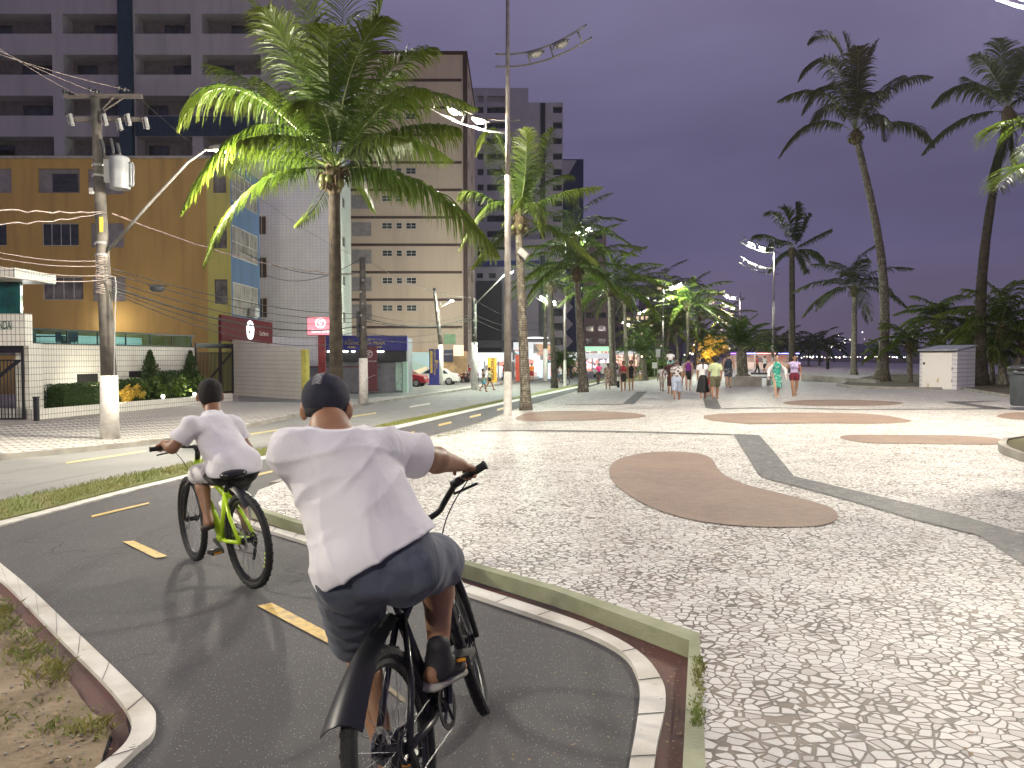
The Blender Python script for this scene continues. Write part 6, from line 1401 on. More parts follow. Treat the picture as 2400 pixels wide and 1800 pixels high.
SK_T = skin_mat('tan_skin', (0.34,0.175,0.095)); SK_B = skin_mat('brown_skin', (0.28,0.14,0.08)); SK_L = skin_mat('light_skin', (0.48,0.29,0.20))
def cloth(name, c, c2=None, sc=5.0, thr=(.45,.55), rough=.85, fold=.25):
    if name in MATS: return MATS[name]
    n = NT(name); col = n.mix(n.rng(n.noise(sc, 3), thr[0], thr[1]), c, c2 or tuple(x*.85 for x in c)); n.set(n.b.inputs['Base Color'], col); n.b.inputs['Roughness'].default_value = rough; n.b.inputs['Sheen Weight'].default_value = .1
    f = n.noise(7, 3, .5, n.mapped((1,1,.45)), 1.2); n.bump(f, fold, .04); MATS[name] = n.m; return n.m
HAIR = mat('black_hair', (0.012,0.010,0.009), .85, scale=20, bump=.4, bscale=80); HAIRB = mat('brown_hair', (0.10,0.045,0.02), .5, scale=20, bump=.4, bscale=80); HAIRG = mat('grey_brown_hair', (0.10,0.075,0.07), .6, bump=.4, bscale=80)
M_EYE = mat('eye_dark', (0.02,0.015,0.012), .2); M_LIP = mat('lip_tone', (0.22,0.07,0.05), .5); M_RUB = mat('black_sandal', (0.02,0.02,0.022), .7)
def basis(f): f = V3(f); f = V3((f.x, f.y, 0)).normalized(); return f, V3((f.y, -f.x, 0))     # facing, right
def face_bits(o, hc, R, sc, org):
    # eyes and mouth as small child meshes; R columns: right, face dir, up
    for sx in (-1, 1):
        mb = MB(); mb.sphere(V3(hc)+R @ V3((sx*.032*sc, .083*sc, .004*sc))-V3(org), .0115*sc, 6, 5); mb.build('eye', M_EYE, o)
    mb = MB(); mb.sphere(V3(hc)+R @ V3((0, .083*sc, -.062*sc))-V3(org), (.022*sc, .012*sc, .006*sc), 8, 5, M=R.to_4x4() if False else None); mb.build('mouth', M_LIP, o)
def head_prims(S_, hc, R, sc, ears=True, k=.02):
    """hc = middle of head (eye line); R 3x3 right/face/up"""
    e = lambda x, y, z: V3(hc)+R @ (V3((x, y, z))*sc)
    R4 = R
    S_.ell(e(0,-.012,.035), (.076*sc,.095*sc,.085*sc), k, R4); S_.ell(e(0,.022,-.035), (.062*sc,.070*sc,.082*sc), k, R4); S_.cap(e(0,.055,-.085), e(0,.05,-.075), .030*sc, k=k)
    S_.cap(e(0,.088,.005), e(0,.106,-.026), .008*sc, .014*sc, k=.012*sc); S_.cap(e(-.03,.078,.02), e(.03,.078,.02), .012*sc, k=.012)
    if ears:
        for sx in (-1,1): S_.ell(e(sx*.086,-.008,-.004), (.016*sc,.022*sc,.036*sc), .006, R4)
def hand_prims(S_, wr, d, palm, sc, side=1, curl=.6, grip=None, fine=True):
    """wrist, pointing dir d, palm normal (direction the palm faces)"""
    d = V3(d).normalized(); palm = V3(palm); palm = (palm-d*palm.dot(d)).normalized(); lat = d.cross(palm)*side   # towards the thumb
    w = V3(wr)
    S_.cap(w, w+d*.075*sc, .026*sc, .036*sc, k=.015, flat=palm, fs=.5)
    if not fine: S_.cap(w+d*.07*sc, w+d*.13*sc+palm*.02*sc, .030*sc, .016*sc, k=.015, flat=palm, fs=.5); S_.cap(w+d*.03*sc+lat*.025*sc, w+d*.075*sc+lat*.05*sc+palm*.01, .012*sc, .009*sc, k=.01); return
    for i, (o, l) in enumerate(((.032,.074),(.011,.082),(-.010,.076),(-.030,.060))):
        p = w+d*.085*sc+lat*o*sc; ang = 0; l *= sc; cur = p; r = .0092*sc if i < 3 else .008*sc
        for j, (fr, c) in enumerate(((.45, curl*.9),(.30, curl*1.2),(.25, curl*.9))):
            ang += c; dd = d*math.cos(ang)+palm*math.sin(ang); q = cur+dd*l*fr; S_.cap(cur, q, r, r*.9, k=.004); cur = q; r *= .9
    b = w+d*.03*sc+lat*.028*sc; m = b+(lat*.7+d*.6+palm*.35).normalized()*.038*sc; t = m+(d*.6+palm*.8+lat*.1).normalized()*.032*sc
    S_.cap(b, m, .014*sc, .011*sc, k=.01); S_.cap(m, t, .0105*sc, .009*sc, k=.004)
def foot_prims(S_, an, d, sc, k=.015):
    d = V3(d).normalized(); a = V3(an); z = V3((0,0,1)); hl = a-d*.045*sc-z*.055*sc; to = a+d*.15*sc-z*.062*sc
    S_.cap(a, hl+z*.01*sc, .036*sc, .033*sc, k=.02); S_.cap(hl, to, .030*sc, .024*sc, k=.02); S_.cap(a-z*.02*sc, a+d*.1*sc-z*.052*sc, .034*sc, .026*sc, k=.02)
    S_.cap(to+d.cross(z)*.02*sc, to-d.cross(z)*.02*sc, .022*sc, .02*sc, k=.015)
def person(label, base, face, ht=1.65, step=.18, arms=(.1,.1), build=1.0, cl=None, skin=None, hair='short', hairm=None, res=.014, female=False, phase=1, sit=False, child=False, elbow=(.25,.25), group=None, lean=0.0, turn=0.0, extra=None, shoes=None):
    """walking / standing figure. cl: dict of garments -> material. face = direction the person looks (x, y)"""
    cl = cl or {}; skin = skin or SK_T; hairm = hairm or HAIR; f, r_ = basis((face[0], face[1], 0)); z = V3((0,0,1)); B = V3(base); s = ht/1.70; g = build
    hs = s*(1.12 if child else 1.0)
    hipz, shz = .90*s, 1.40*s; hw = (.095 if female else .085)*s*g; sw = (.165 if female else .19)*s*(1+.3*(g-1))
    pel = B+z*hipz+f*0; sh = B+z*shz+f*(lean*.3); J = {}
    for sd, sg in (('L',-1),('R',1)):
        ph = phase*sg*step; hip = pel+r_*hw*sg; kn = B+r_*hw*sg*.95+f*(ph*.55+.05*s)+z*.485*s; an = B+r_*hw*sg*.8+f*(ph*1.1)+z*(.085*s+max(0,-ph)*.22)
        if ph < 0: kn = kn+f*.05*s
        J['hip'+sd], J['kn'+sd], J['an'+sd] = hip, kn, an
        shd = sh+r_*sw*sg; am = arms[0 if sg < 0 else 1]; el = shd+(-z*.29+r_*sg*(.03+am*.25)-f*ph*.5)*s; eb = elbow[0 if sg < 0 else 1]; wr = el+((-z*math.cos(eb)+f*math.sin(eb))*.25+r_*sg*am*.06-f*ph*.2)*s
        J['sh'+sd], J['el'+sd], J['wr'+sd] = shd, el, wr
    hc = sh+z*.215*s*(1.0)+f*.015*s; J['head'] = hc
    if extra: extra(J, B, f, r_, s)
    S_ = SDF(res); k = .03*s
    S_.cap(pel+z*.02*s, pel+z*.14*s, .125*s*g, .115*s*g, k, f, .72); S_.cap(pel-z*.03*s-r_*.05*s, pel-z*.03*s+r_*.05*s, .105*s*g, None, k, f, .95); S_.cap(pel+z*.14*s, sh-z*.14*s, (.105 if female else .122)*s*g, .135*s*g, k, f, .70)
    S_.cap(sh-z*.14*s, sh-z*.05*s, .14*s*g, .12*s*g, k, f, .66); S_.cap(sh-z*.02*s-r_*sw*.8, sh-z*.02*s+r_*sw*.8, .058*s, None, k); S_.cap(sh-z*.0*s, hc-z*.07*s, .058*s, .052*s, k)
    if female:
        for sg in (-1,1): S_.ell(sh-z*.15*s+r_*.075*s*sg+f*.085*s*g, (.062*s*g,)*3, .03)
    for sd, sg in (('L',-1),('R',1)):
        S_.cap(J['sh'+sd], J['el'+sd], .050*s*g, .040*s*g, k); S_.cap(J['el'+sd], J['wr'+sd], .040*s*g, .026*s, .02); d = (J['wr'+sd]-J['el'+sd]).normalized(); hand_prims(S_, J['wr'+sd], d, -r_*sg, s, side=1 if sg > 0 else -1, curl=.35, fine=False)
        S_.cap(J['hip'+sd]-z*.02*s, J['kn'+sd], .088*s*g, .055*s*g, k); mid = J['kn'+sd].lerp(J['an'+sd], .3)-f*.012*s; S_.cap(J['kn'+sd], mid, .053*s*g, .056*s*g, .02); S_.cap(mid, J['an'+sd], .056*s*g, .035*s, .02); foot_prims(S_, J['an'+sd], f+r_*sg*.12, s)
    ct, st = math.cos(turn), math.sin(turn); hf = f*ct+r_*st; hr = r_*ct-f*st
    R = Matrix(((hr.x,hf.x,0),(hr.y,hf.y,0),(hr.z,hf.z,1))); head_prims(S_, hc, R, hs, k=.015)
    o = mk('person', S_.mesh(), skin, None, B); o.location = B; tag(o, label, 'person', group); face_bits(o, hc, R, hs, B)
    gr = .014*s+res*.25
    def torso(T, g2, z0, sleeves=None, zt=None, straps=False, fl=.0):
        T.cap(pel+z*(z0+.06)*s, pel+z*.14*s, (.128+fl)*s*g+g2, .12*s*g+g2, k, f, .74); T.cap(pel+z*.14*s, sh-z*.14*s, .118*s*g+g2, .137*s*g+g2, k, f, .72); T.cap(sh-z*.14*s, sh-z*.05*s, .142*s*g+g2, .118*s*g+g2, k, f, .68)
        if female:
            for sg in (-1,1): T.ell(sh-z*.15*s+r_*.075*s*sg+f*.085*s*g, (.062*s*g+g2,)*3, .03)
        if not straps: T.cap(sh-z*.02*s-r_*sw*.8, sh-z*.02*s+r_*sw*.8, .060*s+g2, None, k); T.cap(sh, sh+z*.05*s, .065*s+g2*.4, .06*s, .02, ends=False)
        else:
            for sg in (-1,1): T.cap(sh-z*.1*s+r_*.085*s*sg, sh+z*.035*s+r_*.075*s*sg, .03*s+g2, .02*s, .02, f, .9)
        if sleeves:
            for sd in ('L','R'): T.cap(J['sh'+sd], J['sh'+sd].lerp(J['el'+sd], sleeves), .058*s*g+g2, .058*s*g+g2, .03, ends=False)
    if 'top' in cl:
        m, o2 = cl['top']; T = SDF(res); torso(T, gr, o2.get('z', -.02), o2.get('sl'), straps=o2.get('straps', False), fl=o2.get('fl', 0.0)); cuts = [(pel+z*o2.get('hem', -.03)*s, -z)]
        if o2.get('straps'): cuts.append((sh+z*.04*s, z))
        if o2.get('crop'): cuts.append((sh-z*.26*s, -z))
        mk('top', T.mesh(cuts), m, o, B)
    if 'legs' in cl:    # shorts / trousers: length fraction
        m, fr, fl = cl['legs']; T = SDF(res); T.cap(pel+z*.02*s, pel+z*.10*s, .135*s*g+gr, .122*s*g+gr, k, f, .76); T.cap(pel-z*.03*s-r_*.05*s, pel-z*.03*s+r_*.05*s, .110*s*g+gr, None, k, f, .97)
        for sd in ('L','R'):
            if fr <= 1: e = J['hip'+sd].lerp(J['kn'+sd], fr); T.cap(J['hip'+sd]-z*.0*s, e, .095*s*g+gr, (.080+fl)*s*g+gr, .03, ends=False)
            else: T.cap(J['hip'+sd], J['kn'+sd], .095*s*g+gr, (.068+fl)*s*g+gr, .03); T.cap(J['kn'+sd], J['kn'+sd].lerp(J['an'+sd], fr-1), (.068+fl)*s*g+gr, (.058+fl)*s*g+gr, .02, ends=False)
        mk('shorts' if fr <= 1 else 'trousers', T.mesh([(pel+z*.125*s, z)]), m, o, B)
    if 'skirt' in cl:
        m, zl, fl = cl['skirt']; T = SDF(res); T.cap(pel+z*.10*s, pel-z*.02*s, .118*s*g+gr, .15*s*g+gr, .03, f, .82); mid = (J['knL']+J['knR'])*.5; bot = V3((mid.x, mid.y, B.z+zl*s)); T.cap(pel-z*.02*s, bot, .150*s*g+gr, (.150+fl)*s*g+gr, .03, f, .85, ends=False)
        mk('skirt', T.mesh([(pel+z*.125*s, z)]), m, o, B)
    if 'dress' in cl:
        m, zl, fl, sl = cl['dress']; T = SDF(res); torso(T, gr, -.02, sl, straps=sl is None); bot = V3((pel.x, pel.y, B.z+zl*s)); T.cap(pel+z*.0, bot, .15*s*g+gr, (.15+fl)*s*g+gr, .04, f, .85, ends=False); mk('dress', T.mesh([(sh+z*.04*s, z)] if sl is None else []), m, o, B)
    T = SDF(res); e = lambda x, y, zz: hc+R @ (V3((x, y, zz))*hs)
    if hair != 'none':
        T.ell(e(0,-.022,.048), (.086*hs,.098*hs,.085*hs), .015, R)
        if hair == 'short': T.ell(e(0,-.05,.0), (.080*hs,.062*hs,.075*hs), .02, R)
        if hair in ('bob','long','curly'): T.ell(e(0,-.045,-.02), ((.10 if hair == 'curly' else .088)*hs,.075*hs,.11*hs), .02, R)
        if hair == 'curly':
            for i in range(12): a = i*.52; T.ell(e(.085*math.cos(a),-.03+.02*math.sin(i*3),.05+.07*math.sin(a)), (.045*hs,)*3, .01)
        if hair == 'long': T.cap(e(0,-.09,-.03), e(0,-.12,-.36), .07*hs, .035*hs, .02, R.col[1], .6)
        if hair == 'tail': T.ell(e(0,-.05,.0), (.078*hs,.06*hs,.075*hs), .02, R); T.cap(e(0,-.10,.02), e(0,-.15,-.34), .035*hs, .022*hs, .02)
        if hair == 'bun': T.ell(e(0,-.05,.0), (.078*hs,.06*hs,.07*hs), .02, R); T.ell(e(0,-.03,.15), (.05*hs,.05*hs,.045*hs), .01)
        mk('hair', T.mesh([(e(0,.068,.0), R @ V3((0,1,0)))]), hairm, o, B)
    if shoes:
        for sd, sg in (('L',-1),('R',1)):
            a = J['an'+sd]; d = (f+r_*sg*.12).normalized(); T = SDF(min(res,.012)); T.cap(a-z*.072*s-d*.05*s, a-z*.075*s+d*.16*s, .040*s, .036*s, .01, z, .55); 
            if shoes is not M_RUB: T.cap(a-z*.02*s, a-z*.05*s+d*.1*s, .044*s, .036*s, .02)
            mk('sandal' if shoes is M_RUB else 'shoe', T.mesh(), shoes, o, B)
    o['_'] = 0; del o['_']
    return o, J
# ================================================================== BICYCLES
M_TYRE = mat('tyre_rubber', (0.018,0.018,0.018), .8, bump=.3, bscale=90); M_RIMK = mat('black_rim', (0.02,0.02,0.022), .35); M_SPOKE = mat('steel_spoke', (0.45,0.45,0.45), .3, metal=.8); M_CHROME = mat('silver_part', (0.55,0.55,0.55), .25, metal=.9)
M_LIME = mat('lime_frame_paint', (0.52,0.78,0.03), .3); M_BKP = mat('black_frame_paint', (0.018,0.018,0.022), .3); M_GRIP = mat('black_grip', (0.012,0.012,0.012), .8); M_SADL = mat('black_saddle', (0.014,0.014,0.016), .35); M_YLET = mat('lime_decal', (0.75,0.9,0.05), .5)
def wheel(parent, name, R, M, tw=.026, spokes=28, rimm=None, disc=False, decal=False, knob=True):
    w = bpy.data.objects.new(name, None); COL.objects.link(w); w.parent = parent; w.matrix_local = M; w.empty_display_size = .1
    mb = MB(); mb.torus((0,0,0), (0,1,0), R-tw, tw, 56, 10); 
    if knob:
        for i in range(72):
            a = 2*math.pi*i/72; d = V3((math.cos(a),0,math.sin(a))); t = V3((-math.sin(a),0,math.cos(a)))
            for y in ((-.012,.012) if i % 2 else (0,)):
                c = d*(R-.0005)+V3((0,y,0)); mb.add([c-t*.007-V3((0,.006,0)), c+t*.007-V3((0,.006,0)), c+t*.007+V3((0,.006,0)), c-t*.007+V3((0,.006,0)), c-t*.007-V3((0,.006,0))-d*.006, c+t*.007-V3((0,.006,0))-d*.006, c+t*.007+V3((0,.006,0))-d*.006, c-t*.007+V3((0,.006,0))-d*.006], [(0,1,2,3),(4,5,1,0),(5,6,2,1),(6,7,3,2),(7,4,0,3)])
    mb.build('tyre', M_TYRE, w, smooth=False if knob else True)
    Ri = R-2*tw; mb = MB(); mb.torus((0,0,0), (0,1,0), Ri, .01, 48, 6, prof=[(Ri+.004,-.012),(Ri+.004,.012),(Ri-.012,.012),(Ri-.022,.005),(Ri-.022,-.005),(Ri-.012,-.012)]); mb.build('rim', rimm or M_RIMK, w)
    mb = MB()
    for i in range(spokes):
        a = 2*math.pi*i/spokes; b = a+(.45 if i % 4 < 2 else -.45); y = .028 if i % 2 else -.028
        mb.tube([(.02*math.cos(b),y,.02*math.sin(b)), ((Ri-.015)*math.cos(a),0,(Ri-.015)*math.sin(a))], .0011, 3, caps=False)
    mb.build('spokes', M_SPOKE, w)
    mb = MB(); mb.tube([(0,-.05,0),(0,.05,0)], .02, 10); mb.tube([(0,-.034,0),(0,-.026,0)], .03, 12); mb.tube([(0,.026,0),(0,.034,0)], .03, 12); mb.build('hub', M_BKP, w)
    if disc: mb = MB(); mb.torus((0,.042,0), (0,1,0), .065, .006, 24, 4, prof=[(.08,-.001),(.08,.001),(.055,.001),(.055,-.001)]); mb.build('brake_disc', M_CHROME, w)
    if decal:
        mb = MB(); 
        for sgn in (-1, 1):
            for k, ch in enumerate('aero'): 
                o = text(ch, .036, M_YLET, 'rim_lettering', w, Matrix.Rotation(math.radians(-18*sgn-0-90+(k-1.5)*7*sgn*-1), 4, 'Y') @ Matrix.Translation((0, sgn*.0135, Ri-.007)) @ Matrix.Rotation(math.pi/2 if sgn < 0 else -math.pi/2, 4, 'X') @ Matrix.Rotation(0 if sgn < 0 else math.pi, 4, 'Z'), extrude=.001)
    return w
def bicycle(label, M, R=.34, wb=1.02, frame=None, steer=0.0, bar='flat', fender=False, detail=True, sad=.86, bbz=.29, decal=False, step=False, basket=False, crank=0.0, group=None, rimm=None, tube=1.0, fork=None, spk=28):
    frame = frame or M_BKP; r = bpy.data.objects.new('bicycle', None); COL.objects.link(r); r.matrix_world = M; tag(r, label, 'bicycle', group); r.empty_display_size = .3
    I = Matrix.Identity(4); RA = V3((0,0,R)); BB = V3((.43,0,bbz)); ST = V3((.30,0,sad-.12)); SD = V3((.26,0,sad-.03)); HT = V3((wb-.24,0,.86)); HB = V3((wb-.20,0,.70)); FA = V3((wb,0,R))
    wheel(r, 'wheel', R, Matrix.Translation(RA), knob=detail, spokes=spk, disc=detail, decal=decal, rimm=rimm)
    mb = MB(); t = tube; ST2 = BB.lerp(SD, .74); mb.tube([BB, ST2], .017*t, 10)
    if step: mb.tube([HT.lerp(HB,.5), V3((.62,0,.42)), BB+V3((0,0,.1))], .02*t, 10); mb.tube([HB, BB], .022*t, 10)
    else: mb.tube([HT-V3((0,0,.03)), ST2+V3((-.0,0,-.03))], .018*t, 10); mb.tube([HB+V3((0,0,.03)), BB], .024*t, 10)
    mb.tube([HT, HB], .022*t, 10)
    for y in (-1,1):
        mb.tube([ST2+V3((0,.015*y,-.02)), V3((.16,.05*y,R+.16)), RA+V3((0,.062*y,0))], .010*t, 8); mb.tube([BB+V3((0,.02*y,0)), V3((.25,.055*y,bbz+.02)), RA+V3((0,.062*y,0))], .011*t, 8)
    mb.tube([BB-V3((0,.04,0)), BB+V3((0,.04,0))], .028, 12); mb.build('frame', frame, r, smooth=True)
    mb = MB(); mb.tube([BB.lerp(SD,.7), SD], .0135, 8); mb.build('seat_post', M_BKP, r)
    T = SDF(.008); T.cap(SD+V3((-.11,-.045,.02)), SD+V3((-.11,.045,.02)), .055, None, .03, (0,0,1), .5); T.cap(SD+V3((-.1,0,.022)), SD+V3((.15,0,.02)), .06, .018, .03, (0,0,1), .5); mk('saddle', T.mesh(), M_SADL, r)
    # drivetrain
    mb = MB(); mb.torus((BB.x,-.05,BB.z), (0,1,0), .085, .006, 28, 4, prof=[(.095,-.002),(.095,.002),(.07,.002),(.07,-.002)]); 
    for a in range(5): mb.tube([(BB.x,-.05,BB.z),(BB.x+.075*math.cos(a*1.257),-.05,BB.z+.075*math.sin(a*1.257))], .007, 4)
    mb.build('chainring', M_BKP if detail else M_RIMK, r)
    mb = MB(); mb.tube([(BB.x,-.05,BB.z+.092),(0,-.05,R+.04)], .004, 4); mb.tube([(BB.x,-.05,BB.z-.092),(.04,-.05,R-.12),(0,-.05,R-.05)], .004, 4); mb.build('chain', M_BKP, r)
    mb = MB(); mb.torus((0,-.045,R), (0,1,0), .045, .008, 18, 6); mb.tube([(0,-.06,R),(.03,-.06,R-.1),(.05,-.055,R-.16)], .011, 5); mb.build('derailleur', M_BKP, r)
    for sg, a in ((-1, crank),(1, crank+math.pi)):
        e = BB+V3((.17*math.cos(a), 0, .17*math.sin(a))); mb = MB(); mb.tube([BB+V3((0,.062*sg,0)), e+V3((0,.075*sg,0))], [.014,.010], 6); ck = mb.build('crank', M_BKP, r)
        mb = MB(); mb.box((e.x-.045, .085*sg, e.z-.011),(e.x+.045, .175*sg, e.z+.011)); mb.build('pedal', M_BKP, ck)
        mb = MB(); 
        for dx in (-.05,.047): mb.box((e.x+dx,.1*sg,e.z-.006),(e.x+dx+.003,.16*sg,e.z+.006))
        mb.build('reflector', mat('amber_reflector', (0.7,0.3,0.03), .3), ck)
    # steering assembly
    ax = (HB-HT).normalized(); A = HT; s_ = bpy.data.objects.new('steering', None)
    bpy.data.objects.remove(s_)
    Ms = Matrix.Translation(A) @ Matrix.Rotation(-steer, 4, ax) @ Matrix.Translation(-A)
    def sb(mb, name, m, smooth=True, parent=r): return mb.build(name, m, parent, smooth=smooth, M=Ms)
    mb = MB(); cr = HB+ax*.03; 
    mb.tube([cr+V3((0,-.07,0)), cr+V3((0,.07,0))], .022, 8)
    for y in (-1,1): mb.tube([cr+V3((0,.065*y,0)), cr.lerp(FA,.45)+V3((.01,.068*y,0)), FA+V3((0,.062*y,0))], [.019,.018,.012], 8)
    sb(mb, 'fork', fork or M_BKP)
    wheel(r, 'wheel', R, Ms @ Matrix.Translation(FA), knob=detail, spokes=spk, disc=detail, decal=decal, rimm=rimm)
    up = -ax; top = HT+up*.07; cl_ = top+V3((.06,0,.03)); mb = MB(); mb.tube([HT, top], .02, 10); mb.tube([top, cl_], .02, 8); sb(mb, 'stem', M_BKP)
    mb = MB()
    if bar == 'flat': pts = [cl_+V3((-.03+.0,y_,zz)) for y_, zz in ((-.33,.015),(-.14,.02),(-.06,0),(.06,0),(.14,.02),(.33,.015))]; ge = .33
    else: pts = [cl_+V3(q) for q in ((-.10,-.335,.155),(-.06,-.21,.13),(-.01,-.13,.06),(0,-.07,.0),(0,.07,.0),(-.01,.13,.06),(-.06,.21,.13),(-.10,.335,.155))]
    pts = smooth_open(pts, 2); mb.tube(pts, .0125 if bar == 'flat' else .014, 8); sb(mb, 'handlebar', M_BKP)
    g = {}
    for sg in (-1,1):
        e = pts[0] if sg < 0 else pts[-1]; i = V3(e)+(V3(pts[6] if sg < 0 else pts[-7])-V3(e)).normalized()*.125; mb = MB(); mb.tube([e, i], .0175, 10); mb.tube([V3(e)+(V3(e)-i).normalized()*.006, e], .021, 10); sb(mb, 'grip', M_GRIP)
        j = V3(i)+(i-V3(e)).normalized()*.05; mb = MB(); mb.tube([i, j], .02, 8); mb.tube([j+V3((.03,0,-.02)), j+V3((.07,-.01*sg,-.045)), V3(e).lerp(i,.45)+V3((.075,0,-.06))], .007, 6); sb(mb, 'brake_lever', M_BKP)
        g[sg] = (M @ Ms @ V3(e), M @ Ms @ V3(i))
    mb = MB(); j = V3(pts[-7]); mb.tube(smooth_open([pts[3]+V3((.03,0,0)), cl_+V3((.10,-.1,-.02)), cl_+V3((.09,-.02,-.18)), HB+V3((.03,-.03,0))], 2), .003, 5); mb.tube(smooth_open([pts[-4]+V3((.03,0,0)), cl_+V3((.12,.12,-.03)), cl_+V3((.08,.03,-.2)), HB+V3((.03,.03,0))], 2), .003, 5); sb(mb, 'brake_cable', M_GRIP)
    if fender:
        mb = MB(); n = 10; vs = []
        for i in range(n+1):
            t_ = i/n; p = V3((.22,0,R+.40)).lerp(V3((.22-fender,0,R+.40-.32*fender)), t_)+V3((0,0,.09*fender*math.sin(math.pi*t_))); w = .03+.05*t_*min(1,fender*1.6)
            for q in (-1,-.5,0,.5,1): vs.append(p+V3((0,q*w,-.03*q*q)))
        vs += [V3(v)+V3((0,0,-.004)) for v in vs]; m_ = (n+1)*5
        fs = [(i*5+k,i*5+k+1,(i+1)*5+k+1,(i+1)*5+k) for i in range(n) for k in range(4)]; fs += [tuple(m_+j for j in q[::-1]) for q in fs]
        mb.add(vs, fs); mb.build('mudguard', M_SADL, r, smooth=True)
    if basket:
        mb = MB(); c = cl_+V3((.16,0,-.02)); mb.box(tuple(c-V3((.12,.15,.12))), tuple(c+V3((.12,.15,.1)))); sb(mb, 'basket', M_BKP, False)
    return r, g
def bikemat(rear, front, lean=0.0):
    rear = V3(rear); d = V3(front)-rear; hd = math.atan2(d.y, d.x); return Matrix.Translation(rear) @ Matrix.Rotation(hd, 4, 'Z') @ Matrix.Rotation(lean, 4, 'X')
# ---------------- the man's bicycle and the boy's bicycle
PZ = H(0,3)+PATH
MB_M = bikemat((-.32,2.45,PZ), (-.12,3.42,PZ), math.radians(-14)); 
man_bike, gm = bicycle('black cruiser bicycle ridden by the man in the foreground', MB_M, frame=M_BKP, steer=math.radians(17), bar='rise', fender=.52, sad=.88, crank=math.radians(65), tube=1.25)
zb1 = H(-1.87,5.38)+PATH
MB_B = bikemat(G(590,1377,PATH), G(458,1314,PATH), math.radians(-4))
boy_bike, gb = bicycle('lime green mountain bicycle ridden by the boy in white', MB_B, frame=M_LIME, steer=math.radians(-6), bar='flat', fender=.34, sad=.82, decal=True, crank=math.radians(15), tube=1.35, R=.345)
